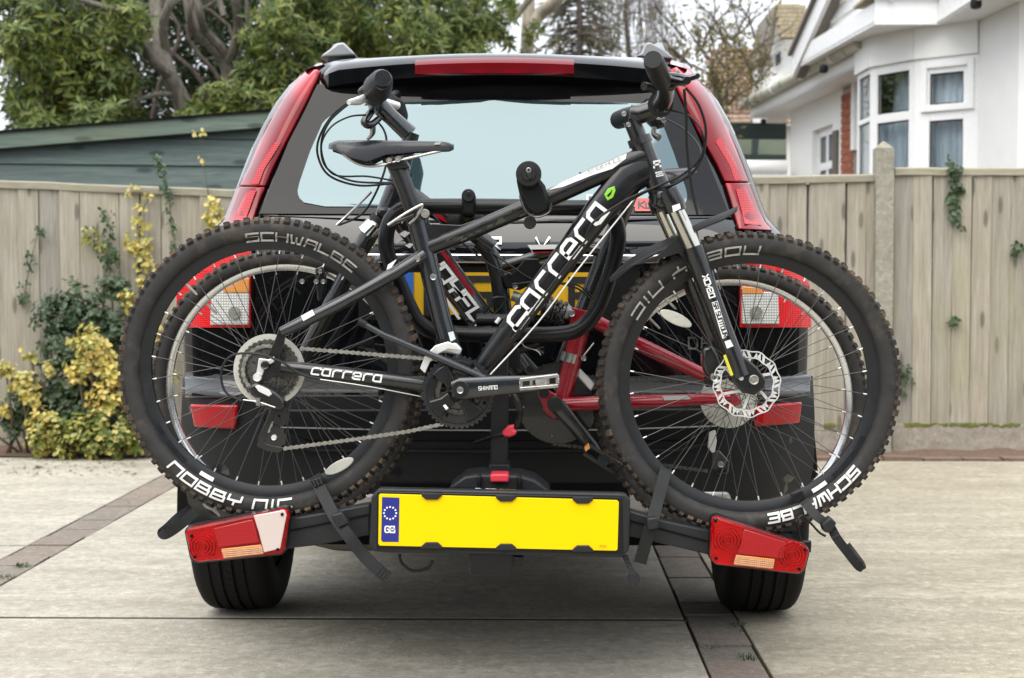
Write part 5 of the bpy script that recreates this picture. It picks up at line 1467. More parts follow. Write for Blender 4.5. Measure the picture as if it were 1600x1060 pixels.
pplate(fb, 'frame_gusset', 'bike_matt', [(664, 355), (676, 350), (720, 352), (760, 338), (735, 358), (690, 372), (668, 380)], YB - .012, .024)
# white tapered panel on the top tube's upper side, with lettering
wp = MB().add([P(857, 297, YB - .0225), P(880, 284, YB - .0225), P(979, 240, YB - .0235), P(978, 248, YB - .0252), P(957, 264, YB - .0258), P(925, 274, YB - .0258), P(880, 292, YB - .0245)], [(0, 1, 2, 3, 4, 5, 6)]).build('white_panel', 'decal_white', ttube, smooth=False)
pix_text('VENGEANCE', (914, 274), (972, 250), 7, YB - .0272, 'decal_silver', 'lettering', ttube, .16, slant=.2)
random.seed(77)
for k in range(16):
    x = 695 + 9.5 * k + ru(-4, 4); y = 378 - (x - 695) * .42 + ru(-7, 7); w2 = ru(8, 17); h2 = ru(2.5, 4.5)
    pplate(ttube, 'olive_block', 'bike_olive', [(x, y), (x + w2, y - w2 * .42), (x + w2, y - w2 * .42 + h2), (x, y + h2)], YB - .0248, .002, 0)
# down tube: deep rectangular-oval section
def oval(parent, name, mat, secs, Y, e=.62, n=20):
    m = MB(); pts = [P(x, y, Y) for x, y, a, b in secs]
    for i, (x, y, hz, hy) in enumerate(secs):
        t = (pts[min(i + 1, len(pts) - 1)] - pts[max(i - 1, 0)]).normalized(); up = Vector((-t.z, 0, t.x))
        for k in range(n):
            a = 2 * pi * k / n; s, co = sin(a), cos(a)
            m.v.append(pts[i] + up * rpx(hz, Y) * (abs(s) ** e) * (1 if s > 0 else -1) + Vector((0, -1, 0)) * rpx(hy, Y) * (abs(co) ** e) * (1 if co > 0 else -1))
    for i in range(len(secs) - 1):
        for k in range(n): l = (k + 1) % n; m.f.append((i * n + k, i * n + l, (i + 1) * n + l, (i + 1) * n + k))
    m.f += [tuple(range(n)), tuple((len(secs) - 1) * n + k for k in range(n))]
    return m.build(name, mat, parent)
dt = oval(fb, 'down_tube', bx, [(730, 605, 14, 17), (760, 566, 16, 18), (800, 512, 18, 19), (842, 456, 19.5, 19.5), (880, 406, 20.5, 20), (936, 330, 23, 20), (982, 278, 27, 19), (1015, 258, 26, 16)], YB)
pix_text('carrera', (809, 516), (950, 331), 23.5, YB - .0312, 'decal_white', 'lettering', dt, .25, slant=.0, adv=1.2)
pplate(dt, 'green_badge', 'decal_green', [(944, 304), (950, 295), (960, 291), (962, 298), (958, 309), (949, 314)], YB - .0305, .003)
pplate(dt, 'badge_mark', 'bike_matt', [(948, 306), (954, 300), (957, 296), (955, 303), (951, 308)], YB - .0315, .001, 0)
pplate(dt, 'lettering', 'decal_white', [(800, 514), (806, 520), (834, 484), (828, 482), (822, 486)], YB - .0312, .001, 0)
# head tube and headset
ptube(fb, 'head_tube', 'bike_black', [(1001, 224, YB), (1012, 250, YB), (1026, 285, YB), (1034, 306, YB)], [17, 16.5, 18, 19], 18)
ptube(fb, 'headset_cup', 'bike_black', [(998, 215, YB), (1002, 226, YB)], [19, 19.5], 18)
ptube(fb, 'headset_cup', 'bike_black', [(1032, 300, YB), (1037, 313, YB)], [21, 21], 18)
pix_text('A', (1022, 262), (1032, 260), 9, YB - .028, 'decal_white', 'head_badge', fb, .3); pix_text('B', (1026, 276), (1036, 274), 6, YB - .028, 'decal_white', 'head_badge', fb, .3)
# chain stay and seat stay, both sides
for s in (-1, 1):
    yy = YB + s * .045; y2 = YB + s * .062
    cs = ptube(fb, 'chain_stay', 'bike_black', [(718, 608, YB + s * .02), (660, 601, yy), (560, 588, y2), (470, 577, y2), (440, 574, y2)], [13, 13, 12, 11, 8], 12, 4)
    ss = ptube(fb, 'seat_stay', 'bike_grey', [(662, 398, YB + s * .022), (620, 425, YB + s * .045), (540, 470, YB + s * .058), (470, 505, y2), (440, 519, y2)], [10, 10.5, 10.5, 10, 8], 12, 4)
    pplate(fb, 'dropout', 'bike_black', [(436, 512), (446, 519), (444, 540), (436, 556), (442, 574), (468, 570), (466, 586), (440, 588), (424, 590), (414, 580), (412, 566), (420, 552), (430, 530)], y2 - .003, .007)
    if s < 0:
        pix_text('carrera', (486, 584.5), (595, 597), 10, y2 - .0188, 'decal_white', 'lettering', cs, .26, slant=.1, adv=1.2)
        pplate(ss, 'grey_sticker', 'decal_white', [(470, 494), (488, 484), (492, 492), (474, 502)], y2 - .0165, .002, 0)
        pplate(ss, 'grey_sticker', 'decal_white', [(606, 414), (620, 405), (612, 418), (604, 422)], YB - .063, .001, 0)
        bolt(fb, 651, 404, 6, YB - .042, 'dull_steel')
# saddle
sd_out = [(517, 226), (522, 221), (540, 219), (600, 221), (660, 220), (688, 221), (702, 226), (709, 232), (706, 237), (690, 240)]
m = MB(); L0, L1 = 517, 709
def saddle(parent, x0, x1, ytop, Y, flip, mat='saddle_vinyl', droop=24, name='saddle', wmax=.074):
    """x0 tail, x1 nose in photo pixels; ytop function of t"""
    m = MB(); nt, na = 26, 14
    for i in range(nt + 1):
        t = i / nt; px = x0 + (x1 - x0) * t
        w = wmax * (interp([(0, .55), (.06, .9), (.18, 1.0), (.3, .86), (.45, .48), (.6, .30), (.85, .24), (.96, .2), (1, .08)], t))
        dr = rpx(droop, Y) * interp([(0, .45), (.1, .95), (.2, 1.3), (.32, 1.5), (.45, 1.0), (.7, .75), (.95, .62), (1, .3)], t)
        c = P(px, ytop(t), Y)
        for k in range(na + 1):
            a = pi * (k / na) ; co = cos(a); s = sin(a)
            m.v.append(c + Vector((0, -w * co, -dr * (1 - s ** .55))))
        for k in range(1, na):
            co = cos(pi * (1 - k / na)); m.v.append(c + Vector((0, -w * .86 * co, -dr * 1.0 + .012 * (1 - co * co) )))
    q = na + 1 + na - 1
    for i in range(nt):
        for k in range(q): l = (k + 1) % q; m.f.append((i * q + k, i * q + l, (i + 1) * q + l, (i + 1) * q + k))
    m.f += [tuple(range(q)), tuple(nt * q + k for k in range(q))]
    return m.build(name, mat, parent, ang=60)
sad = saddle(fb, 517, 709, lambda t: 219.5 + 3 * abs(t - .35) + (5 * max(0, (t - .9) / .1) ** 2) + 4 * max(0, (.06 - t) / .06), YB, 1)
pplate(fb, 'saddle_logo', 'decal_silver', [(680, 223), (690, 222), (686, 226), (678, 226)], YB - .0215, .001, 0)
for s in (-1, 1):
    ptube(sad, 'saddle_rail', 'steel', [(535, 240, YB + s * .04), (560, 256, YB + s * .028), (590, 259, YB + s * .023), (640, 247, YB + s * .022), (688, 236, YB + s * .012)], 2.6, 8, 5)
pplate(fb, 'seat_clamp', 'bike_matt', [(596, 248), (602, 243), (612, 245), (624, 242), (632, 246), (640, 262), (610, 266), (600, 258)], YB - .026, .052, .004)
bolt(fb, 608, 251, 5, YB - .029, 'dull_steel'); bolt(fb, 622, 249, 5, YB - .029, 'dull_steel')
# stem, spacers, handlebar
ptube(fb, 'spacer', 'bike_black', [(987, 188, YB), (998, 216, YB)], [13.5, 13.5], 16)
ptube(fb, 'stem', 'bike_black', [(984, 178, YB), (996, 180, YB), (1015, 174, YB), (1032, 163, YB)], [15, 15.5, 15, 16], 16)
ptube(fb, 'stem_clamp', 'bike_black', [(1032, 163, YB - .026), (1032, 163, YB + .026)], [20, 20], 18)
bolt(fb, 975, 178, 4, YB - .018); bolt(fb, 982, 195, 4, YB - .018)
ptube(fb, 'handlebar', 'bike_black', [(1010, 167, YB + .30), (1020, 160, YB + .14), (1032, 163, YB + .04), (1033, 163, YB - .03), (1040, 146, YB - .10), (1036, 125, YB - .17), (1021, 96, YB - .30)], [11, 11, 15, 15, 13, 12, 11.5], 14, 6)
ptube(fb, 'grip', 'rubber', [(1034, 128, YB - .18), (1027, 110, YB - .24), (1022, 98, YB - .29), (1020, 93, YB - .31)], [15, 16.5, 16.5, 14], 16)
ptube(fb, 'grip', 'rubber', [(1000, 176, YB + .20), (978, 184, YB + .29), (966, 188, YB + .33)], [13, 15, 14], 16)
# levers and shifters
ptube(fb, 'brake_lever', 'bike_black', [(1035, 120, YB - .16), (1052, 126, YB - .17), (1068, 128, YB - .20), (1074, 126, YB - .24)], [7, 7, 6, 6], 10, 5)
ptube(fb, 'brake_lever', 'bike_black', [(1042, 118, YB - .15), (1064, 120, YB - .18), (1078, 122, YB - .22), (1090, 119, YB - .27)], [6, 5, 5, 4], 8, 5)
pplate(fb, 'shifter', 'bike_black', [(1038, 116), (1056, 112), (1060, 108), (1064, 116), (1076, 128), (1072, 134), (1060, 132), (1052, 142), (1040, 140)], YB - .16, .03, .005)
pplate(fb, 'lever_blade', 'bike_grey', [(1070, 122), (1082, 115), (1090, 117), (1090, 122), (1072, 126)], YB - .22, .012, .003)
ptube(fb, 'shift_thumb', 'rubber', [(1024, 143, YB - .16), (1014, 136, YB - .17), (1006, 135, YB - .18)], [6, 6, 7], 10, 3)
pplate(fb, 'shifter', 'bike_black', [(1008, 188), (1024, 183), (1038, 186), (1040, 198), (1024, 202), (1016, 196)], YB + .16, .03, .005)
ptube(fb, 'shift_thumb', 'bike_black', [(1022, 200, YB + .14), (1022, 210, YB + .13), (1030, 216, YB + .12)], [4, 4.5, 5.5], 10, 3)
bolt(fb, 1037, 188, 4, YB + .12); bolt(fb, 1041, 172, 4, YB - .05)
# suspension fork
for s in (-1, 1):
    yy = YB + s * .062; dx = 0 if s < 0 else -21
    ptube(fb, 'fork_shoulder', 'bike_black', [(1043 + dx * .4, 297, yy), (1052 + dx, 318, yy), (1056 + dx, 331, yy)], [17, 18.5, 17], 16)
    ptube(fb, 'stanchion', 'stanchion', [(1053 + dx, 322, yy), (1085 + dx, 392, yy)], 13, 18)
    fl = ptube(fb, 'fork_leg', 'bike_black', [(1083 + dx, 386, yy), (1090 + dx, 406, yy), (1104 + dx, 446, yy), (1128 + dx, 510, yy), (1150 + dx * .9, 566, yy), (1158 + dx * .8, 588, yy)], [16.5, 17, 15.5, 14.5, 14, 15], 18)
    dro = pplate(fb, 'fork_dropout', 'bike_black', [(1143, 560), (1162, 556), (1184, 575), (1196, 592), (1196, 606), (1180, 618), (1160, 614), (1146, 598)] if s < 0 else [(1125, 560), (1145, 556), (1180, 585), (1180, 600), (1160, 606), (1140, 596)], yy - .008, .016, .004)
    if s < 0:
        pix_text('XCM30', (1098, 432), (1109, 466), 8.5, yy - .0235, 'decal_white', 'lettering', fl, .26)
        bar_ = MB().add([P(x, y, yy - .0232) for x, y in ((1112, 473), (1121, 470), (1138, 525), (1129, 530))], [(0, 1, 2, 3)]).build('label', 'decal_white', fl, smooth=False)
        pix_text('SR SUNTOUR', (1114, 474), (1131, 527), 6.4, yy - .0242, 'bike_black', 'lettering', fl, .2, adv=1.35)
        pplate(fl, 'white_square', 'decal_white', [(1132, 534), (1141, 531), (1146, 541), (1136, 545)], yy - .0232, .001, 0)
        pplate(fl, 'yellow_label', 'decal_yellow', [(1130, 556), (1134, 554), (1146, 586), (1142, 588)], yy - .0225, .001, 0)
MB().bar(P(1046, 312, YB - .075), P(1034, 312, YB + .075), rpx(40, YB), rpx(28, YB)).build('fork_crown', 'bike_black', fb, bevel=.01)
MB().ppoly([(1050, 322), (1062, 318), (1064, 326), (1052, 332)], YB - .0885, YB - .08).build('crown_badge', 'decal_white', fb)
ptube(fb, 'brake_arch', 'bike_black', [(1090, 400, YB - .06), (1086, 378, YB - .05), (1080, 366, YB), (1068, 378, YB + .05), (1068, 400, YB + .06)], [9, 9, 9, 9, 9], 10, 4)
bolt(fb, 1178, 594, 8, YB - .078, 'dull_steel', 'axle_nut'); bolt(fb, 1158, 591, 4, YB - .076, 'alloy_white')
# mudguard: two thin blades clipped to the fork
def blade(parent, pix, Y, half, name, mat='rubber'):
    """thin shaped sheet following the wheel; pix = centre line (px,py), half = half widths in metres, cross curved"""
    pts = ppath([(x, y, Y) for x, y in pix], 6); n = len(pts); m = MB(); nc = 8
    for i, p in enumerate(pts):
        t = (pts[min(i + 1, n - 1)] - pts[max(i - 1, 0)]).normalized(); up = Vector((-t.z, 0, t.x))
        if up.z < 0: up = -up
        hw_ = interp(half, i / (n - 1))
        for k in range(nc + 1):
            a = -1 + 2 * k / nc; m.v.append(p + Vector((0, a * hw_, 0)) - up * (a * a) * hw_ * .45)
    for i in range(n - 1):
        for k in range(nc): q = i * (nc + 1) + k; m.f.append((q, q + 1, q + nc + 2, q + nc + 1))
    ob = m.build(name, mat, parent); md = ob.modifiers.new('s', 'SOLIDIFY'); md.thickness = .0025; return ob
blade(fb, [(950, 437), (975, 412), (1010, 388), (1045, 372), (1075, 362)], YB, [(0, .006), (.15, .03), (.5, .045), (.85, .05), (1, .04)], 'mudguard')
blade(fb, [(1068, 362), (1085, 352), (1110, 340), (1135, 330), (1152, 322)], YB, [(0, .03), (.3, .03), (.6, .035), (.9, .02), (1, .004)], 'mudguard')
MB().ppoly([(952, 442), (956, 432), (985, 415), (1030, 398), (1056, 372), (1068, 362), (1085, 388), (1080, 420), (1092, 430), (1075, 410), (1060, 396), (1035, 404), (990, 416), (962, 438)], YB - .052, YB - .048).build('mudguard_side', 'rubber', fb, bevel=.001)
# disc rotor
rc = P(1167, 600, YB - .045); ro = MB(); R1, R2 = rpx(52, YB), rpx(40, YB); nn = 96
tag(fb, None)
def rq(a, r, dy): w_ = 1 + .022 * sin(a * 12); return Vector((rc.x + r * w_ * cos(a), rc.y + dy, rc.z + r * w_ * sin(a)))
def rseg(a0, a1, ra, rb2, tw=0.0):
    ro.add([rq(a0, ra, 0), rq(a1, ra, 0), rq(a1 + tw, rb2, 0), rq(a0 + tw, rb2, 0), rq(a0, ra, .002), rq(a1, ra, .002), rq(a1 + tw, rb2, .002), rq(a0 + tw, rb2, .002)], [(0, 1, 2, 3), (7, 6, 5, 4), (0, 4, 5, 1), (2, 6, 7, 3), (1, 5, 6, 2), (0, 3, 7, 4)])
for k in range(nn):
    a0, a1 = 2 * pi * k / nn, 2 * pi * (k + 1) / nn
    rseg(a0, a1, R2, R2 * 1.055); rseg(a0, a1, R1 * .965, R1)
for k in range(36):
    a = 2 * pi * k / 36; w_ = .10 if k % 3 else .125; rseg(a, a + w_, R2 * 1.05, R1 * .97, .10 if k % 3 != 1 else -.06)
for k in range(6):
    a = k * pi / 3 + .4; p0 = rc + Vector((cos(a + .5) * .02, .001, sin(a + .5) * .02)); p1 = rc + Vector((cos(a) * R2, .001, sin(a) * R2)); ro.bar(p0, p1, .006, .002, Vector((0, 1, 0)))
ro.build('disc_rotor', 'alloy_white', fb, smooth=False)
pplate(fb, 'brake_caliper', 'bike_black', [(1098, 545), (1112, 540), (1122, 556), (1128, 580), (1118, 592), (1104, 588), (1098, 570)], YB - .03, .05, .006)
bolt(fb, 1116, 590, 7, YB - .042, 'steel')
# drivetrain: cassette, spoke disc
m = MB(); c4 = P(424, 577, YB)
m.lathe([(rpx(56, YB), -.028), (rpx(56, YB), -.0265), (rpx(20, YB), -.0265), (rpx(20, YB), -.028)], c4, 48, closed=True); m.build('spoke_disc', 'plastic_ring', fb)
cs = MB()
for k, r in enumerate((46, 40, 35, 30, 26, 22, 18)): gear(cs, (c4.x, c4.z), rpx(r, YB), YB - .032 - .0045 * k, .002, int(r * .75), .0035, rpx(max(8, r - 9), YB))
cas = cs.build('cassette', 'cog_steel', fb, smooth=False)
m = MB(); m.disc((c4.x, c4.z), rpx(14, YB), YB - .066, YB - .03); m.build('freewheel_core', 'bike_black', fb)
# derailleur
pplate(fb, 'mech_hanger', 'alloy_white', [(404, 560), (420, 562), (428, 557), (428, 566), (414, 574), (410, 586), (406, 594), (398, 592), (402, 574)], YB - .074, .008, .002)
bolt(fb, 414, 571, 7, YB - .082, 'bike_black'); bolt(fb, 402, 590, 7, YB - .078, 'alloy_white')
pplate(fb, 'rear_mech', 'bike_black', [(386, 606), (398, 598), (412, 602), (430, 612), (442, 622), (446, 634), (440, 642), (424, 640), (408, 630), (392, 618)], YB - .088, .03, .006)
pplate(fb, 'mech_badge', 'alloy_white', [(398, 604), (404, 602), (420, 609), (425, 616), (420, 620), (404, 612)], YB - .0895, .002, .001)
ptube(fb, 'mech_bolt', 'steel', [(404, 622, YB - .09), (404, 634, YB - .09)], 4, 8); ptube(fb, 'mech_wire', 'steel', [(380, 625, YB - .085), (404, 628, YB - .09), (430, 637, YB - .088)], 1.2, 6)
for dy in (0, .012):
    pplate(fb, 'mech_cage', 'bike_black', [(424, 638), (432, 640), (412, 690), (416, 694), (434, 698), (444, 700), (436, 708), (418, 706), (402, 698), (402, 688)] if dy == 0 else [(434, 640), (444, 642), (438, 668), (446, 704), (436, 706), (428, 668)], YB - .075 + dy, .003, .001)
m = MB(); c5 = P(428, 684, YB - .07); gear(m, (c5.x, c5.z), rpx(17, YB), YB - .072, .005, 11, .005, .004); m.build('jockey_wheel', 'bike_black', fb, smooth=False)
m = MB(); c6 = P(437, 650, YB - .07); gear(m, (c6.x, c6.z), rpx(13, YB), YB - .072, .005, 11, .005, .004); m.build('jockey_wheel', 'bike_black', fb, smooth=False)
bolt(fb, 428, 684, 4.5, YB - .078, 'alloy_white')
# crankset
BX, BYp = 718, 610; cc_ = P(BX, BYp, YB)
m = MB(); gear(m, (cc_.x, cc_.z), rpx(53, YB), YB - .064, .0035, 42, .0065, rpx(44, YB)); m.build('chainring', 'bike_grey', fb, smooth=False)
m = MB(); gear(m, (cc_.x, cc_.z), rpx(40, YB), YB - .056, .003, 32, .004, rpx(28, YB)); m.build('chainring', 'cog_steel', fb, smooth=False)
m = MB(); gear(m, (cc_.x, cc_.z), rpx(27, YB), YB - .048, .003, 22, .004, rpx(16, YB)); m.build('chainring', 'cog_steel', fb, smooth=False)
m = MB(); m.lathe([(rpx(49, YB), -.066), (rpx(48, YB), -.069), (rpx(37, YB), -.070), (rpx(36, YB), -.066)], cc_, 48); m.build('chain_guard', 'bike_matt', fb)
for k in range(4):
    a = radians(45 + 90 * k - 8); d = Vector((cos(a), 0, sin(a))); s_ = Vector((-sin(a), 0, cos(a)))
    q0 = cc_ + d * rpx(12, YB); q1 = cc_ + d * rpx(46, YB)
    poly = [q0 + s_ * .015, q0 + d * .02 + s_ * .014, q1 - d * .008 + s_ * .022, q1 + s_ * .024, q1 + d * .003, q1 - s_ * .024, q1 - d * .008 - s_ * .022, q0 + d * .02 - s_ * .014, q0 - s_ * .015]
    MB().prism([(p.x, p.z) for p in poly], YB - .073, YB - .062).build('crank_spider', 'bike_matt', fb, bevel=.004)
    for e in (-.1, .1):
        p = cc_ + Vector((cos(a + e * 5) * rpx(46, YB), 0, sin(a + e * 5) * rpx(46, YB)))
    bolt(fb, BX + 44 * cos(a + .45), BYp - 44 * sin(a + .45), 2.6, YB - .071, 'under_black')
pplate(fb, 'spider_sticker', 'decal_white', [(692, 634), (696, 632), (701, 638), (697, 641)], YB - .0745, .001, 0)
# crank arm towards the right, pedal
ca = MB(); a0, a1 = P(BX, 607, YB - .085), P(846, 598, YB - .098); n = 12
secs = [(0, .0165, .012), (.12, .0155, .011), (.5, .0135, .009), (.9, .0125, .008), (1.0, .011, .008)]
ca = oval(fb, 'crank_arm', 'bike_grey', [(706, 608, 12, 8), (720, 607, 18, 9), (740, 606, 17, 8), (790, 602, 15, 7), (835, 599, 13, 7), (852, 598, 9, 6)], YB - .09, .6)
pdisc(fb, 'crank_cap', 'bike_black', 719, 609, 14, YB - .108, .02); bolt(fb, 719, 610, 6, YB - .112, 'steel')
pix_text('SHIMANO', (748, 610), (777, 608), 5.4, YB - .1015, 'decal_white', 'lettering', ca, .17, adv=1.4)
pd = MB()
for (x0, y0, x1, y1, hh) in ((812, 593, 872, 586, 2.5), (812, 607, 872, 602, 2.5)):
    pd.bar(P(x0, y0, YB - .15), P(x1, y1, YB - .15), .012, rpx(5, YB))
    pd.bar(P(x0, y0 + 1, YB - .24), P(x1, y1 + 1, YB - .24), .012, rpx(5, YB))
for x, y in ((814, 600), (830, 598), (856, 596), (871, 594)): pd.bar(P(x, y - 8, YB - .15), P(x, y + 8, YB - .15), .012, rpx(5, YB))
pd.bar(P(814, 600, YB - .15), P(814, 601, YB - .24), .008, .012); pd.bar(P(871, 594, YB - .15), P(871, 595, YB - .24), .008, .012)
ped = pd.build('pedal', 'steel', fb, bevel=.0015); pd2 = MB(); pd2.tube([P(846, 597, YB - .10), P(846, 597, YB - .245)], rpx(9, YB), 14); pd2.build('pedal_axle', 'dull_steel', ped)
# far crank and pedal
oval(fb, 'crank_arm', 'bike_grey', [(718, 607, 16, 8), (650, 612, 13, 8), (592, 618, 10, 7)], YB + .09, .6)
# prop stand folded up
ptube(fb, 'prop_stand', 'bike_grey', [(564, 504, YB - .078), (600, 524, YB - .078), (700, 566, YB - .078), (758, 592, YB - .078)], [4.5, 5, 5.5, 6], 10)
ptube(fb, 'stand_foot', 'rubber', [(560, 502, YB - .078), (572, 508, YB - .078)], [6.5, 6], 10)
# front mech
pplate(fb, 'front_mech', 'alloy_white', [(656, 576), (664, 556), (680, 540), (700, 534), (714, 540), (720, 548), (700, 546), (684, 554), (672, 566), (664, 584)], YB - .066, .006, .002)
pplate(fb, 'front_mech_link', 'alloy_white', [(690, 540), (712, 536), (722, 546), (718, 556), (700, 552), (688, 552)], YB - .05, .024, .004)
ptube(fb, 'mech_band', 'bike_matt', [(703, 548, YB), (697, 528, YB)], [18.5, 18.5], 16)
MB().ppoly([(700, 520), (708, 518), (712, 530), (704, 534)], YB - .029, YB - .024).build('sticker', 'sticker_white', fb)
bolt(fb, 677, 433, 5.5, YB - .026, 'steel')
# chain
def ring_arc(c, r, a0, a1, n=14): return [Vector((c.x + r * cos(a0 + (a1 - a0) * k / n), 0, c.z + r * sin(a0 + (a1 - a0) * k / n))) for k in range(n + 1)]
up_run = [P(472, 545, YB - .056), P(560, 552, YB - .057), P(670, 561, YB - .06), P(690, 562, YB - .06)]
ch = MB(); chain_run(ch, up_run); ch.build('chain', 'dull_steel', fb, smooth=False, fix=False); ch = MB()
chain_run(ch, [P(446, 701, YB - .07), P(560, 686, YB - .066), P(640, 674, YB - .062), P(695, 662, YB - .06)]); ch.build('chain', 'dull_steel', fb, smooth=False, fix=False); ch = MB()
chain_run(ch, [Vector((p.x, YB - .05, p.z)) for p in ring_arc(c4, rpx(38, YB), radians(60), radians(285), 22)])
ch.build('chain', 'dull_steel', fb, smooth=False, fix=False); ch = MB(); chain_run(ch, [P(432, 640, YB - .06), P(424, 662, YB - .068), P(418, 676, YB - .07)])
ch.build('chain', 'dull_steel', fb, smooth=False, fix=False)
# cables
cable(fb, [(378, 627, YB - .085), (352, 612, YB - .085), (346, 580, YB - .085), (362, 556, YB - .085), (400, 553, YB - .09), (440, 566, YB - .092), (470, 585, YB - .088), (500, 592, YB - .085)], 2.0)
cable(fb, [(500, 593, YB - .085), (580, 605, YB - .075), (668, 622, YB - .05)], .9, 'steel', 'shift_wire', 4)
cable(fb, [(1000, 300, YB - .03), (900, 425, YB - .03), (840, 505, YB - .03), (760, 592, YB - .03)], 1.3, 'alloy_white', 'shift_wire', 4)
cable(fb, [(1072, 138, YB - .2), (1092, 165, YB - .18), (1103, 205, YB - .14), (1096, 245, YB - .1), (1068, 272, YB - .07), (1030, 290, YB - .06), (980, 312, YB - .05), (930, 345, YB - .045), (915, 370, YB - .04)], 2.1)
cable(fb, [(1040, 172, YB - .06), (1075, 180, YB - .1), (1098, 210, YB - .12), (1096, 250, YB - .1), (1060, 285, YB - .07), (1010, 300, YB - .05), (960, 330, YB - .04)], 1.9)
cable(fb, [(1040, 186, YB + .1), (1072, 205, YB + .02), (1094, 235, YB - .05), (1085, 268, YB - .06), (1040, 296, YB - .055)], 1.9)
cable(fb, [(1069, 140, YB - .18), (1072, 180, YB - .15), (1073, 230, YB - .12), (1080, 290, YB - .1), (1090, 336, YB - .09)], 2.4)
cable(fb, [(918, 372, YB - .04), (860, 448, YB - .04), (800, 530, YB - .04)], 2.0, seg=4)
# cable guides on the down tube
for x, y in ((828, 490), (775, 505)): ptube(fb, 'cable_stop', 'decal_silver', [(x, y, YB - .035), (x + 6, y - 8, YB - .035)], 3.2, 8)
# spoke reflectors
for w_, px, py, ang, r in ((wr, 530, 729, -28, 24), (wf, 1056, 498, 25, 26)):
    c = P(px, py, YB - .014); rr_ = rpx(r, YB); m = MB()
    ca_, sa_ = cos(radians(-ang)), sin(radians(-ang)); poly = []
    for k in range(20):
        a = 2 * pi * k / 20; x_, z_ = cos(a) * rr_ * 1.05, sin(a) * rr_ * .36; poly.append((c.x + x_ * ca_ - z_ * sa_, c.z + x_ * sa_ + z_ * ca_))
    if w_ is wr: poly = [(c.x + (x - c.x), z) for x, z in poly]
    m.prism(poly, c.y, c.y + .008); m.build('spoke_reflector', 'plastic_ring', w_, bevel=.002)

# ======================= rear bike (behind, faces left)
YR = 3.74
rb_ = thing('suspension_bike', 'red and black full suspension bike behind, facing left', 'bicycle', P(795, 835, YR))
RR = rpx(215, YR)
wF, c1 = bike_wheel(rb_, 449, 602, YR, RR, .05, .042, .0125, 'rim_silver', texts=[], seed=13, knob=.0055, hub_mat='dull_steel')
wR, c2 = bike_wheel(rb_, 1141, 626, YR, RR, .05, .042, .0125, 'rim_silver', texts=[], seed=14, knob=.0055, hub_mat='dull_steel')
# main frame
ptube(rb_, 'head_tube', 'bike_black', [(630, 268, YR), (614, 312, YR), (598, 352, YR)], [17, 18, 18], 16)
dt2 = oval(rb_, 'main_tube', 'bike_black', [(618, 318, 26, 18), (660, 374, 24, 19), (700, 430, 23, 19), (745, 490, 22, 18), (785, 540, 20, 18), (815, 580, 17, 17)], YR)
def dtm(t, off): # along the main tube
    return (645 + (785 - 645) * t + off * .82, 350 + (540 - 350) * t - off * .58)
MB().add([P(*q, YR - .0325) for q in (dtm(.05, 8), dtm(.62, 8), dtm(.62, 14), dtm(.05, 15))], [(0, 1, 2, 3)]).build('red_stripe', 'bike_red', dt2, smooth=False)
pix_text('HOYFL', (664, 404), (743, 507), 19, YR - .0335, 'decal_white', 'lettering', dt2, .26, slant=.1)
star = []
for k in range(10):
    a = pi / 2 + k * pi / 5; r = 12 if k % 2 == 0 else 5.5; star.append((762 + r * cos(a), 509 - r * sin(a)))
MB().ppoly(star, YR - .0335, YR - .031).build('star_emblem', 'decal_white', dt2, smooth=False)
MB().ppoly([(676, 434), (720, 498), (716, 500), (672, 438)], YR - .033, YR - .031).build('white_line', 'decal_white', dt2, smooth=False)
ptube(rb_, 'top_tube', 'bike_black', [(625, 292, YR), (665, 322, YR), (720, 350, YR), (770, 388, YR)], [14, 14, 13, 13], 14)
MB().add([P(x, y, YR - .022) for x, y in ((668, 328), (690, 336), (704, 352), (682, 340))], [(0, 1, 2, 3)]).build('red_flash', 'bike_red', rb_, smooth=False)
MB().ppoly([(618, 328), (626, 322), (636, 336), (628, 350)], YR - .036, YR - .034).build('white_flash', 'decal_white', rb_, smooth=False)
for x, y, s_ in ((632, 366, 9), (640, 384, 7), (620, 376, 8)): MB().ppoly([(x - s_, y), (x, y - s_ * .6), (x + s_, y - 2), (x, y + s_ * .6)], YR - .036, YR - .034).build('white_flash', 'decal_white', rb_, smooth=False)
ptube(rb_, 'seat_mast', 'bike_black', [(748, 378, YR), (768, 400, YR), (780, 440, YR), (786, 490, YR), (800, 560, YR)], [12, 13, 14, 15, 15], 14, 4)
ptube(rb_, 'seat_mast_stay', 'bike_black', [(776, 420, YR), (850, 398, YR), (905, 388, YR), (945, 395, YR)], [9, 9, 9, 9], 12, 4)
MB().add([P(x, y, YR - .016) for x, y in ((824, 383), (900, 382), (905, 392), (832, 394))], [(0, 1, 2, 3)]).build('white_flash', 'decal_white', rb_, smooth=False)
MB().add([P(x, y, YR - .016) for x, y in ((830, 390), (900, 389), (902, 395), (834, 396))], [(0, 1, 2, 3)]).build('red_flash', 'bike_red', rb_, smooth=False)
ptube(rb_, 'seat_tube', 'bike_black', [(985, 300, YR), (965, 350, YR), (945, 400, YR), (918, 470, YR), (880, 570, YR)], [13, 14, 14, 14, 14], 14)
saddle(rb_, 1086, 905, lambda t: 262 + 8 * t, YR, -1, droop=20)
ptube(rb_, 'seat_post', 'bike_black', [(990, 290, YR), (975, 325, YR)], 12, 12)
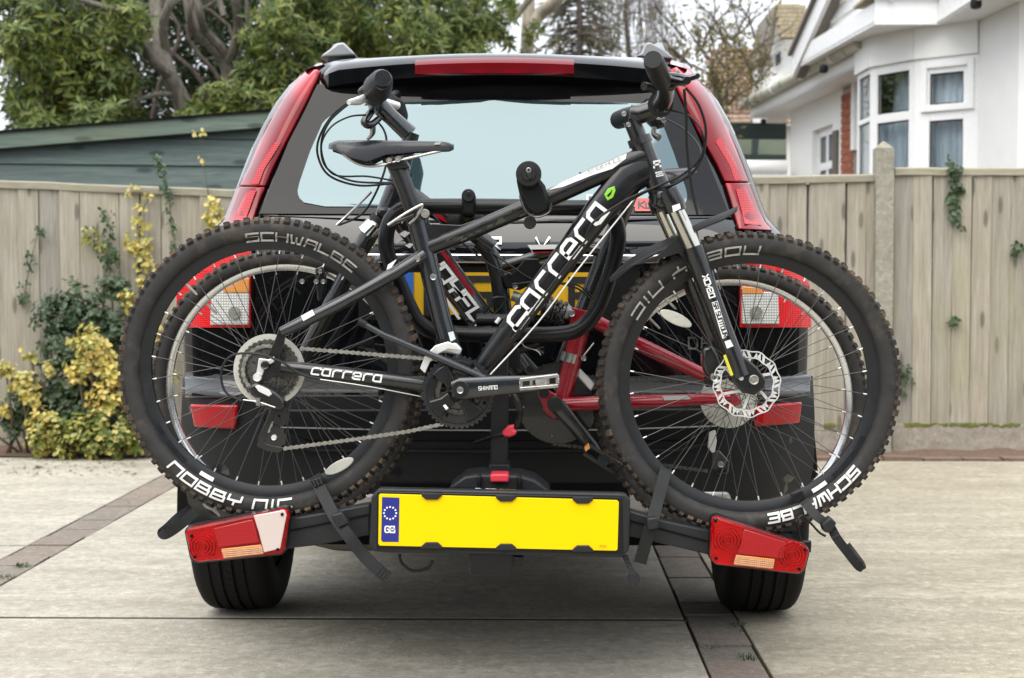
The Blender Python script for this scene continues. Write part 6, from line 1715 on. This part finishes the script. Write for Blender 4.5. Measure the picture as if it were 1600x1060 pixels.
# shock with coil spring
sp_ = MB(); pts = []
A_, B_ = P(846, 478, YR - .02), P(884, 492, YR - .02); ax = (B_ - A_).normalized(); e1 = Vector((0, 1, 0)); e2 = ax.cross(e1)
for k in range(121):
    t = k / 120; a = t * 2 * pi * 5; pts.append(A_.lerp(B_, t) + (e1 * cos(a) + e2 * sin(a)) * rpx(17, YR))
sp_.tube(pts, rpx(3.2, YR), 6); sp_.build('coil_spring', 'bike_black', rb_)
ptube(rb_, 'shock_body', 'dull_steel', [(800, 462, YR - .02), (850, 480, YR - .02), (892, 494, YR - .02)], [8, 8, 6], 12)
ptube(rb_, 'shock_collar', 'decal_silver', [(879, 484, YR - .02), (890, 490, YR - .02)], [14, 10], 12)
pplate(rb_, 'shock_mount', 'carrier_black', [(784, 432), (806, 422), (820, 404), (842, 404), (844, 412), (880, 414), (870, 432), (840, 440), (820, 450), (812, 454), (790, 450)], YR - .03, .02, .003)
bolt(rb_, 805, 447, 5, YR - .033)
# red swing arm
pplate(rb_, 'swing_plate', 'bike_red', [(885, 484), (893, 480), (918, 486), (914, 500), (906, 530), (892, 600), (884, 628), (878, 652), (864, 656), (852, 646), (840, 616), (842, 610), (852, 604), (858, 610), (868, 616), (892, 512)], YR - .03, .012, .003)
ptube(rb_, 'swing_tube', 'bike_red', [(912, 500, YR - .01), (896, 560, YR - .01), (878, 625, YR - .01)], [13, 14, 14], 14)
ptube(rb_, 'seat_clamp_band', 'steel', [(893, 552, YR - .01), (889, 566, YR - .01)], [16, 16], 14)
bolt(rb_, 893, 490, 6, YR - .036); pdisc(rb_, 'pivot_cap', 'rubber', 850, 614, 8, YR - .036, .01)
for s in (-1, 1):
    y2 = YR + s * .055
    ptube(rb_, 'seat_stay', 'bike_red', [(932, 503, YR + s * .02), (990, 534, YR + s * .045), (1050, 563, y2), (1108, 590, y2)], [11, 11.5, 11, 10], 12)
    cs_ = ptube(rb_, 'chain_stay', 'bike_red', [(880, 632, YR + s * .03), (960, 629, YR + s * .05), (1050, 626, y2), (1140, 622, y2)], [11, 11, 10, 8], 12)
    pplate(rb_, 'dropout', 'bike_red', [(1120, 612), (1140, 608), (1152, 618), (1160, 630), (1140, 640), (1128, 632)], y2 - .003, .006)
    if s < 0: MB().add([P(x, y, y2 - .0185) for x, y in ((1035, 619), (1074, 618), (1080, 624), (1038, 626))], [(0, 1, 2, 3)]).build('grey_sticker', 'decal_silver', cs_, smooth=False)
pplate(rb_, 'stay_pivot', 'bike_black', [(1098, 588), (1110, 580), (1124, 582), (1126, 594), (1118, 604), (1104, 606)], YR - .07, .016, .003); bolt(rb_, 1115, 589, 6, YR - .074, 'alloy_white')
# crank, chainring, chain
c7 = P(872, 632, YR)
m = MB(); gear(m, (c7.x, c7.z), rpx(60, YR), YR + .03, .004, 42, .004, rpx(30, YR)); m.lathe([(rpx(64, YR), .028), (rpx(64, YR), .031), (rpx(26, YR), .031), (rpx(26, YR), .028)], c7, 40, closed=True); m.build('chainring', 'bike_black', rb_, smooth=False)
for x, y in ((818, 636), (862, 680), (920, 600), (830, 600)): bolt(rb_, x, y, 2.5, YR + .024)
ch = MB(); chain_run(ch, [Vector((p.x, YR + .036, p.z)) for p in ring_arc(c7, rpx(62, YR), radians(95), radians(262), 16)])
ch.build('chain', 'cog_steel', rb_, smooth=False, fix=False); ch = MB(); chain_run(ch, [P(866, 694, YR + .036), P(930, 702, YR + .036), P(1000, 722, YR + .036), P(1110, 737, YR + .036)]); ch.build('chain', 'cog_steel', rb_, smooth=False, fix=False); ch = MB(); chain_run(ch, [P(878, 586, YR + .036), P(970, 592, YR + .036), P(1096, 600, YR + .036)])
ch.build('chain', 'cog_steel', rb_, smooth=False, fix=False)
oval(rb_, 'crank_arm', 'bike_black', [(864, 628, 12, 8), (874, 638, 13, 8), (900, 668, 11, 7), (925, 700, 11, 7), (934, 712, 8, 6)], YR - .075, .6)
pdisc(rb_, 'crank_cap', 'bike_matt', 867, 632, 12, YR - .092, .03)
pd = MB(); A1, A2, w1 = (916, 702), (972, 738), 8
for dy in (-.10, -.17):
    for off in (-8, 8): pd.bar(P(A1[0] - off * .55, A1[1] + off * .85, YR + dy), P(A2[0] - off * .55, A2[1] + off * .85, YR + dy), .012, rpx(4.5, YR))
for t in (.05, .36, .64, .95):
    x, y = A1[0] + (A2[0] - A1[0]) * t, A1[1] + (A2[1] - A1[1]) * t
    pd.bar(P(x + 5, y - 8, YR - .10), P(x - 5, y + 8, YR - .10), .012, rpx(4.5, YR))
pd.bar(P(A1[0], A1[1], YR - .10), P(A1[0], A1[1], YR - .17), .008, .012); pd_ = pd.build('pedal', 'bike_matt', rb_); MB().tube([P(943, 720, YR - .08), P(943, 720, YR - .18)], rpx(9, YR), 12).build('pedal_axle', 'bike_matt', pd_)
MB().ppoly([(913, 700), (920, 694), (922, 700), (915, 706)], YR - .19, YR - .16).build('pedal_reflector', 'amber_lens', pd_)
oval(rb_, 'crank_arm', 'bike_black', [(872, 632, 12, 8), (840, 590, 11, 7), (812, 555, 8, 6)], YR + .085, .6)
# rear mech on the far side, plastic disc and mech cage seen through the wheel
m = MB(); c8 = P(1141, 626, YR); m.lathe([(rpx(45, YR), .026), (rpx(45, YR), .028), (rpx(18, YR), .028), (rpx(18, YR), .026)], c8, 40, closed=True); m.build('spoke_disc', 'plastic_ring', rb_)
m = MB(); gear(m, (c8.x, c8.z), rpx(30, YR), YR + .034, .012, 24, .003, rpx(12, YR)); m.build('cassette', 'cog_steel', rb_, smooth=False)
pplate(rb_, 'rear_mech', 'alloy_white', [(1108, 676), (1118, 672), (1120, 690), (1116, 712), (1106, 700)], YR + .05, .01, .003)
pplate(rb_, 'mech_cage', 'bike_black', [(1112, 706), (1124, 704), (1140, 722), (1138, 740), (1122, 742), (1110, 730)], YR + .05, .01, .003)
bolt(rb_, 1126, 726, 5, YR + .046, 'dull_steel')
# front mech
pplate(rb_, 'front_mech', 'alloy_white', [(904, 574), (912, 582), (930, 600), (924, 612), (916, 604), (902, 588)], YR - .01, .02, .003)
cable(rb_, [(928, 536, YR - .03), (912, 556, YR - .03)], 1.2, 'steel', 'shift_wire', 3); bolt(rb_, 912, 560, 5, YR - .03)
# suspension fork
for s in (-1, 1):
    y2 = YR + s * .06
    ptube(rb_, 'stanchion', 'stanchion', [(600, 338, y2), (578, 368, y2)], 12, 14)
    ptube(rb_, 'fork_leg', 'bike_black', [(584, 356, y2), (560, 396, y2), (500, 510, y2), (452, 600, y2)], [14, 14, 13, 11], 14)
MB().bar(P(606, 334, YR - .08), P(606, 334, YR + .08), rpx(34, YR), rpx(18, YR)).build('fork_crown', 'bike_black', rb_, bevel=.008)
ptube(rb_, 'fork_boot', 'rubber', [(596, 342, YR - .06), (590, 350, YR - .06)], [17, 17], 14)
lamp_ = ptube(rb_, 'fork_collar', 'chrome', [(586, 352, YR - .06), (572, 366, YR - .06)], [16, 17], 14)
# rim brake
pplate(rb_, 'brake_arm', 'bike_black', [(492, 420), (506, 414), (510, 440), (504, 470), (496, 470)], YR - .04, .015, .003)
for x, y in ((500, 424), (494, 440), (505, 440), (472, 440)): bolt(rb_, x, y, 4, YR - .05, 'steel')
cable(rb_, [(526, 352, YR - .03), (545, 335, YR - .03), (580, 300, YR - .05)], 2.4, 'steel', 'brake_noodle', 5)
# stem, bars, grips
ptube(rb_, 'steerer', 'bike_black', [(644, 208, YR), (634, 240, YR), (626, 270, YR)], [12, 13, 13], 14)
ptube(rb_, 'stem', 'bike_grey', [(640, 210, YR), (612, 184, YR), (590, 163, YR)], [14, 13, 15], 14)
ptube(rb_, 'handlebar', 'bike_black', [(618, 150, YR + .30), (602, 160, YR + .15), (588, 166, YR), (590, 150, YR - .14), (597, 128, YR - .29)], [10, 11, 13, 11, 11], 14, 5)
ptube(rb_, 'grip', 'rubber', [(584, 150, YR - .12), (590, 138, YR - .2), (596, 126, YR - .27), (598, 122, YR - .30)], [16, 23, 18, 13], 18)
pdisc(rb_, 'grip_cap', 'bike_grey', 598, 122, 13, YR - .306, .006)
ptube(rb_, 'grip', 'rubber', [(605, 158, YR + .12), (615, 172, YR + .2), (622, 182, YR + .26)], [14, 20, 16], 16)
pplate(rb_, 'shifter', 'bike_black', [(556, 142), (572, 128), (586, 124), (592, 140), (580, 152), (564, 150)], YR - .18, .04, .008)
ptube(rb_, 'brake_lever', 'alloy_white', [(584, 145, YR - .16), (572, 152, YR - .18), (560, 158, YR - .22), (545, 160, YR - .26)], [4, 6, 7, 4], 10, 5)
ptube(rb_, 'brake_perch', 'alloy_white', [(568, 160, YR - .1), (590, 158, YR - .08)], [6, 6], 10)
ptube(rb_, 'brake_lever', 'bike_black', [(580, 175, YR - .03), (570, 190, YR - .05), (578, 196, YR - .05), (592, 186, YR - .02)], [6, 7, 6, 5], 10, 4)
ptube(rb_, 'lever_blade', 'steel', [(582, 196, YR - .02), (582, 208, YR - .01), (574, 218, YR)], [5, 4.5, 3], 8, 4)
ptube(rb_, 'clamp', 'alloy_white', [(600, 160, YR + .03), (622, 166, YR + .06)], [7, 6], 10)
cable(rb_, [(556, 152, YR - .2), (520, 180, YR - .18), (499, 215, YR - .16), (497, 245, YR - .14), (515, 275, YR - .12), (560, 290, YR - .1), (612, 287, YR - .06)], 1.8)
cable(rb_, [(548, 160, YR - .24), (515, 190, YR - .2), (502, 225, YR - .16), (510, 262, YR - .13), (550, 283, YR - .1), (610, 286, YR - .06)], 1.8)
cable(rb_, [(572, 180, YR - .08), (545, 183, YR - .1), (516, 200, YR - .12), (502, 232, YR - .12), (520, 272, YR - .1), (575, 276, YR - .08), (622, 284, YR - .05)], 1.6)
cable(rb_, [(588, 188, YR), (600, 204, YR - .02), (604, 225, YR - .03), (600, 270, YR - .05), (570, 330, YR - .06), (530, 352, YR - .04)], 1.8)
cable(rb_, [(610, 286, YR - .06), (650, 310, YR - .04), (700, 360, YR - .04), (760, 410, YR - .04), (800, 430, YR - .05)], 1.6)
cable(rb_, [(620, 290, YR + .02), (700, 345, YR + .02), (790, 410, YR - .03), (840, 440, YR - .04), (900, 445, YR - .03), (930, 470, YR - .02)], 1.6)
cable(rb_, [(800, 445, YR - .05), (850, 440, YR - .05), (900, 450, YR - .04), (925, 470, YR - .03)], 1.8)
# bottle cage of bent wire
for dy in (-.05, .0):
    cable(rb_, [(735, 512, YR - .06 + dy), (765, 478, YR - .06 + dy), (772, 466, YR - .06 + dy), (790, 468, YR - .06 + dy), (776, 488, YR - .06 + dy), (745, 505, YR - .06 + dy), (730, 500, YR - .06 + dy), (735, 520, YR - .06 + dy), (765, 520, YR - .06 + dy)], 2.4, 'carrier_black', 'cage_wire', 6)
# ---------------------------------------------------------------- tow-bar bike carrier
YC = 3.60
ca = thing('bike_carrier', 'black tow bar bike carrier with yellow plate and red lamps holding both bikes', 'bike carrier', P(785, 885, 3.5))
def cpoly(name, mat, poly, Y0, Y1, parent=None, bevel=.003): return MB().ppoly(poly, Y0, Y1).build(name, mat, parent or ca, bevel=bevel)
# hoop of bent tube
hp = [(655, 323, YC), (760, 323, YC), (880, 325, YC), (935, 327, YC), (958, 340, YC), (966, 365, YC), (962, 395, YC), (950, 440, YC), (932, 485, YC), (908, 512, YC), (875, 522, YC), (800, 523, YC), (720, 522, YC), (680, 519, YC), (655, 505, YC), (640, 480, YC), (622, 440, YC), (608, 405, YC), (603, 375, YC), (610, 345, YC), (630, 327, YC)]
pts = smooth_path([P(*p) for p in hp] + [P(*hp[0])], 5)[:-1]
MB().tube(pts, rpx(12.5, YC), 16, closed=True).build('hoop', 'carrier_black', ca)
# upright post and foot
cpoly('post', 'carrier_grey', [(768, 560), (795, 560), (793, 730), (766, 730)], YC - .03, YC + .03)
cpoly('post_bracket', 'carrier_black', [(752, 545), (812, 545), (812, 575), (752, 575)], YC - .005, YC + .05)
cpoly('post_foot', 'carrier_grey', [(764, 726), (796, 726), (798, 745), (762, 745)], YC - .05, YC + .04)
MB().tube([P(840, 535, YC + .04), P(770, 560, YC + .02)], rpx(9, YC), 10).build('hinge_strut', 'carrier_black', ca)
ptube(ca, 'hinge_tube', 'carrier_black', [(745, 500, YC + .02), (795, 500, YC + .02), (835, 500, YC + .02)], 10, 12)
cpoly('release_button', 'button_red', [(766, 741), (795, 741), (795, 754), (766, 754)], 3.44, 3.5, None, .004)
hum = cpoly('release_housing', 'carrier_grey', [(700, 764), (726, 744), (750, 741), (812, 743), (836, 750), (862, 770)], 3.46, 3.6, None, .006)
cpoly('housing_rib', 'carrier_black', [(746, 743), (752, 743), (752, 764), (746, 764)], 3.445, 3.47); cpoly('housing_rib', 'carrier_black', [(808, 744), (815, 745), (815, 766), (808, 766)], 3.445, 3.47)
pix_text('BUZZ', (743, 767), (775, 768), 3.8, 3.44, 'decal_white', 'lettering', ca, .24); pix_text('RACK', (780, 768.5), (815, 769.5), 3.8, 3.44, 'decal_yellow', 'lettering', ca, .24)
# number plate board
YP = 3.37
bdp = [(592, 763), (586, 770), (580, 776), (577, 850), (583, 862), (600, 864), (972, 872), (983, 860), (985, 782), (978, 772), (968, 771)]
pb_ = cpoly('plate_board', 'carrier_grey', bdp, YP, YP + .03, None, .005)
cpoly('frame_edge', 'carrier_black', [(590, 768), (972, 777), (974, 866), (588, 858)], YP - .003, YP + .002, pb_, .002)
yp = cpoly('number_plate', 'plate_yellow', [(594, 772), (964, 782), (967, 785), (965, 859), (962, 861), (593, 853), (591, 850), (592, 774)], YP - .007, YP - .002, pb_, .001)
cpoly('blue_band', 'plate_blue', [(597, 777), (624, 778), (623, 847), (598, 847), (595.5, 844)], YP - .0078, YP - .006, yp, 0)
m = MB()
for k in range(12):
    a = k * pi / 6; c = P(609.5 + 9.6 * cos(a), 802 + 9.6 * sin(a), YP - .0085); m.disc((c.x, c.z), rpx(1.5, YP), YP - .0085, YP - .0079, 8)
m.build('star_ring', 'decal_white', yp, smooth=False)
pix_text('GB', (601.5, 832), (616.5, 832.3), 9.4, YP - .0085, 'decal_white', 'lettering', yp, .22)
pix_text('BDB', (937, 855), (947, 855.3), 3, YP - .0085, 'plate_yellow_old', 'maker_mark', yp, .2)
for t in (.22, .53, .85):
    for s in (0, 1):
        x = 592 + 375 * t; y = (772 + 10 * t) if s == 0 else (853 + 8 * t); d = 1 if s == 0 else -1
        cpoly('plate_clip', 'carrier_grey', [(x - 16, y - d * 3), (x + 16, y - d * 3), (x + 16, y + d * 1), (x + 9, y + d * 7), (x - 9, y + d * 7), (x - 16, y + d * 1)], YP - .012, YP - .004, pb_, .0015)
cpoly('socket', 'carrier_black', [(738, 868), (818, 870), (816, 886), (800, 888), (800, 880), (758, 879), (756, 886), (742, 885)], YP + .01, YP + .06)
# beams
for poly in ([(578, 788), (448, 812), (447, 858), (500, 852), (577, 836)], [(984, 798), (1030, 812), (1110, 830), (1110, 868), (984, 838)]):
    cpoly('beam', 'carrier_grey', poly, 3.44, 3.49, None, .004)
for a, b in (([(578, 800), (450, 826), (450, 829), (578, 803)]), ([(984, 812), (1110, 845), (1110, 848), (984, 815)])) and (): pass
cpoly('beam_groove', 'under_black', [(577, 803), (450, 829), (450, 831.5), (577, 806)], 3.437, 3.445, None, 0); cpoly('beam_groove', 'under_black', [(985, 813), (1109, 846), (1109, 848.5), (985, 816)], 3.437, 3.445, None, 0)
for Yq in (3.53, 3.76):
    for x0, x1, y0, y1 in ((320, 600, 822, 800), (985, 1262, 818, 846)):
        m = MB(); ptsn = 14
        for i in range(ptsn + 1):
            t = i / ptsn; x = x0 + (x1 - x0) * t; y = y0 + (y1 - y0) * t + 9 * (1 - (2 * t - 1) ** 2); c = P(x, y, Yq)
            for dy, dz in ((-.045, .022), (-.04, .0), (.04, .0), (.045, .022), (.048, .018), (.043, -.006), (-.043, -.006), (-.048, .018)): m.v.append(c + Vector((0, dy, dz - .012)))
        for i in range(ptsn):
            for k in range(8): l = (k + 1) % 8; m.f.append((i * 8 + k, i * 8 + l, i * 8 + 8 + l, i * 8 + 8 + k))
        m.build('wheel_tray', 'carrier_black', ca)
cpoly('cross_rail', 'carrier_black', [(560, 800), (1000, 806), (1000, 836), (560, 830)], 3.52, 3.58); cpoly('cross_rail', 'carrier_black', [(480, 806), (1060, 816), (1060, 840), (480, 832)], 3.74, 3.80)
MB().box(P(775, 835, 3.75), (.10, .75, .06)).build('spine', 'carrier_black', ca, bevel=.006)
ptube(ca, 'tow_ball', 'steel', [(775, 850, 4.0), (775, 815, 4.0)], 16, 16)
# lamps
def rlamp(poly, parts, mir):
    b = cpoly('lamp_base', 'carrier_black', [(x + (-2 if x < 380 or 1100 < x < 1115 else 2), y + (-2 if y < 850 else 2)) for x, y in poly], 3.405, 3.45, None, .008)
    l = cpoly('rear_lamp', 'red_glass', poly, 3.375, 3.400, None, .007)
    mx_, my_ = sum(p[0] for p in poly) / len(poly), sum(p[1] for p in poly) / len(poly); cpoly('lamp_tray', 'lamp_tray', [(mx_ + (x - mx_) * .95, my_ + (y - my_) * .9) for x, y in poly], 3.4008, 3.4045, l, .001)
    for nm, mt, pl, d in parts: cpoly(nm, mt, pl, 3.375 - d, 3.378, l, .002)
    return l
L = rlamp([(289, 832), (294, 825), (440, 795), (450, 797), (451, 806), (444, 860), (438, 866), (306, 879), (298, 873)],
    [('reflector', 'white_reflector', [(396, 806), (444, 797), (448, 804), (438, 858), (412, 864), (404, 832)], .0012), ('amber_lens', 'amber_lens', [(345, 858), (408, 851), (412, 866), (350, 873)], .0012),
     ('lens_panel', 'red_deep', [(333, 826), (394, 812), (402, 836), (405, 848), (340, 856)], .001)], 0)
for k in range(1, 5): cable(L, [(345.5 + k * .8, 859.5 + k * 2.9, 3.3725), (409 + k * .6, 852.5 + k * 2.9, 3.3725)], .35, 'white_reflector', 'lens_rib', 1)
L2 = rlamp([(1113, 810), (1120, 807), (1258, 851), (1265, 860), (1258, 888), (1250, 897), (1118, 882), (1110, 872)],
    [('amber_lens', 'amber_lens', [(1150, 867), (1211, 874), (1208, 890), (1146, 883)], .0012), ('lens_panel', 'red_deep', [(1163, 827), (1228, 847), (1226, 874), (1152, 866)], .001)], 0)
for k in range(1, 5): cable(L2, [(1150 - k * .8, 868.5 + k * 3, 3.3725), (1210.5 - k * .6, 875.5 + k * 3, 3.3725)], .35, 'white_reflector', 'lens_rib', 1)
for l, cx, cy in ((L, 316, 855), (L2, 1238, 868), (L2, 1136, 845)):
    for k in range(4):
        c = P(cx, cy, 3.372); r = rpx(5 + 5 * k, 3.372)
        MB().lathe([(r, .004), (r + .0012, -.0006), (r + .0026, .004)], c, 28).build('lens_ring', 'red_lens_smooth', l)
    pass
for l, pts in ((L, ((299, 838), (441, 804), (434, 859), (304, 871))), (L2, ((1118, 815), (1258, 860), (1249, 890), (1119, 873)))):
    for x, y in pts: bolt(l, x, y, 2.6, 3.374, 'dark_plastic')
# straps
def strap(pix, w, name='strap', mat='strap_rubber', parent=None):
    """flat rubber band through (px,py,Y), width in pixels, ribbed"""
    pts = ppath(pix, 8); m = MB(); n = len(pts); hw = rpx(w / 2, pix[0][2])
    for i, p in enumerate(pts):
        t = (pts[min(i + 1, n - 1)] - pts[max(i - 1, 0)]).normalized(); sd_ = Vector((t.z, 0, -t.x))
        if sd_.length < .3: sd_ = Vector((1, 0, 0))
        sd_.normalize(); nn = t.cross(sd_).normalized() * (.0028 if i % 2 else .0018)
        m.v += [p - sd_ * hw - nn, p + sd_ * hw - nn, p + sd_ * hw + nn, p - sd_ * hw + nn]
    for i in range(n - 1):
        for k in range(4): l = (k + 1) % 4; m.f.append((i * 4 + k, i * 4 + l, i * 4 + 4 + l, i * 4 + 4 + k))
    m.f += [(0, 1, 2, 3), tuple((n - 1) * 4 + k for k in (3, 2, 1, 0))]
    return m.build(name, mat, parent or ca, ang=25)
st = strap([(492, 744, 3.47), (500, 762, 3.452), (514, 790, 3.425), (526, 812, 3.405), (545, 838, 3.385), (568, 868, 3.375), (590, 890, 3.36), (606, 903, 3.355)], 19)
cpoly('buckle', 'carrier_grey', [(516, 806), (534, 800), (546, 818), (528, 826)], 3.385, 3.41, st, .004)
cpoly('buckle', 'carrier_black', [(484, 752), (502, 744), (508, 756), (492, 764)], 3.45, 3.47, st, .003)
for k in range(3): cpoly('tooth', 'bike_grey', [(488 + k * 5, 752 - k * 2.2), (490 + k * 5, 751 - k * 2.2), (494 + k * 5, 760 - k * 2.2), (492 + k * 5, 761 - k * 2.2)], 3.447, 3.452, st, 0)
st = strap([(1041, 732, 3.475), (1034, 758, 3.455), (1026, 788, 3.435), (1018, 818, 3.405), (1010, 845, 3.40), (1000, 880, 3.40)], 19)
cpoly('buckle', 'carrier_grey', [(1010, 810), (1028, 808), (1030, 826), (1012, 830)], 3.385, 3.41, st, .004)
st = strap([(1240, 768, 3.47), (1258, 786, 3.45), (1275, 806, 3.42), (1296, 822, 3.40), (1308, 842, 3.39), (1328, 868, 3.385), (1341, 884, 3.388), (1346, 886, 3.40), (1340, 876, 3.43), (1322, 852, 3.45)], 14)
cpoly('buckle', 'carrier_grey', [(1284, 820), (1298, 808), (1308, 818), (1298, 834), (1288, 832)], 3.375, 3.41, st, .004)
cpoly('buckle', 'carrier_grey', [(1234, 772), (1254, 764), (1262, 776), (1246, 788)], 3.45, 3.47, st, .003)
for k in range(3): cpoly('tooth', 'carrier_black', [(1240 + k * 5, 774 - k * 2), (1243 + k * 5, 773 - k * 2), (1248 + k * 5, 782 - k * 2), (1245 + k * 5, 783 - k * 2)], 3.447, 3.452, st, 0)
strap([(300, 795, 3.52), (280, 808, 3.51), (262, 825, 3.50), (253, 833, 3.50), (260, 835, 3.48), (280, 822, 3.47), (305, 800, 3.48)], 15)
strap([(330, 752, 3.70), (336, 740, 3.70), (345, 733, 3.69), (350, 740, 3.66), (342, 752, 3.66)], 18)
cable(ca, [(1252, 850, 3.46), (1246, 820, 3.44), (1252, 806, 3.44), (1264, 815, 3.44), (1280, 832, 3.42), (1290, 838, 3.42)], 2, 'strap_rubber', 'strap_wire', 6)
# rubber toggle hanging from the plate board, cables
tg = strap([(976, 868, 3.40), (984, 886, 3.40), (990, 898, 3.40)], 9, 'rubber_toggle', 'carrier_grey'); pdisc(tg, 'toggle_knob', 'carrier_grey', 991, 905, 9.5, 3.392, .016)
cable(ca, [(624, 866, 3.46), (628, 880, 3.46), (645, 892, 3.46), (668, 888, 3.47), (676, 876, 3.47)], 2.6, 'rubber', 'wiring')
cable(ca, [(784, 600, 3.555), (800, 612, 3.54), (812, 640, 3.53), (808, 664, 3.53), (796, 674, 3.53)], 5, 'carrier_black', 'wiring')
cable(ca, [(790, 678, 3.53), (765, 684, 3.53), (742, 692, 3.54)], 3.5, 'carrier_black', 'wiring', 4)
cpoly('red_clip', 'button_red', [(784, 676), (794, 666), (804, 664), (802, 672), (808, 673), (806, 680), (796, 684), (787, 682)], 3.50, 3.53, None, .006)
cable(ca, [(812, 530, 3.6), (820, 542, 3.6), (838, 548, 3.6), (845, 555, 3.6)], 1, 'steel', 'loose_wire', 5)
# frame clamps: the long arm gripping the front bike and the short one on the hoop
ar = cpoly('clamp_jaw', 'carrier_black', [(806, 278), (814, 268), (836, 270), (852, 290), (860, 318), (856, 330), (838, 338), (822, 326), (812, 306)], 3.44, 3.475, None, .008)
c = P(826, 272, 3.42); r = rpx(20, 3.42)
kn = MB().lathe([(0, -.014), (r * .55, -.014), (r * .6, -.011), (r * .95, -.010), (r, -.005), (r, .03), (r * .8, .034)], c, 36).build('clamp_knob', 'rubber', ar)
MB().ppoly([(823, 270), (829, 269), (831, 279), (826, 281)], 3.402, 3.408).build('lock_tab', 'carrier_grey', kn, bevel=.002); pdisc(kn, 'lock_core', 'steel', 826, 266, 4.2, 3.403, .006); pdisc(kn, 'lock_slot', 'under_black', 826, 266, 1.8, 3.4022, .002)
cable(ar, [(812, 306, 3.438), (820, 328, 3.438), (838, 340, 3.438), (858, 332, 3.438), (862, 318, 3.438)], 1.6, 'bike_grey', 'jaw_strap', 5)
pdisc(ar, 'strap_end', 'rubber', 828, 348, 10, 3.46, .02)
ptube(ca, 'clamp_arm', 'carrier_black', [(832, 300, 3.47), (833, 318, 3.60)], 13, 12)
cl = cpoly('clamp_ring', 'carrier_black', [(721, 306), (726, 299), (738, 299), (743, 306), (743, 336), (721, 336)], YC - .03, YC + .02, None, .006)
c = P(732, 306, YC - .03); MB().lathe([(0, -.008), (rpx(9, YC), -.008), (rpx(10.5, YC), -.004), (rpx(10.5, YC), .01)], c, 24).build('clamp_knob', 'rubber', cl); pdisc(cl, 'lock_core', 'bike_grey', 732, 303, 4, YC - .040, .004)
# rear bike arm
ptube(ca, 'clamp_arm', 'carrier_black', [(732, 330, YC), (728, 345, 3.72)], 12, 12)
m = MB(); c = P(728, 345, 3.70); m.sphere(c, rpx(28, 3.7), 16, (1.1, .5, .8)); m.build('clamp_jaw', 'rubber', ca)
# ---------------------------------------------------------------- lettering on the car
pix_text('V', (838, 389), (858, 389), 17, 0, 'chrome', 'badge', car, .2, fnp=lambda x, y: onrear(x, y, .012))
pix_text('R', (762, 389), (782, 389), 17, 0, 'chrome', 'badge', car, .2, fnp=lambda x, y: onrear(x, y, .012))
pix_text('C', (690, 389), (710, 389), 17, 0, 'chrome', 'badge', car, .2, fnp=lambda x, y: onrear(x, y, .012))
pix_text('DE', (1076, 545), (1110, 545), 17, 0, 'chrome', 'badge', car, .16, adv=1.5, fnp=lambda x, y: onrear(x, y, .012))
pix_text('L', (668, 488), (694, 488), 55, 0, 'plate_black', 'character', np_, .22, fnp=lambda x, y: onrear(x, y, .0175))
pix_text('S', (735, 486), (765, 486), 50, 0, 'plate_black', 'character', np_, .20, fnp=lambda x, y: onrear(x, y, .0175))
pix_text('R', (893, 486), (920, 486), 48, 0, 'plate_black', 'character', np_, .22, fnp=lambda x, y: onrear(x, y, .0175))
pix_text('K', (922, 327), (938, 327), 18, 0, 'sticker_ink', 'lettering', win, .24, fnp=lambda x, y: onrear(x, y, .0115))
pix_text('Kug', (998, 325), (1030, 325), 10, 0, 'sticker_ink', 'lettering', win, .22, fnp=lambda x, y: onrear(x, y, .0115))
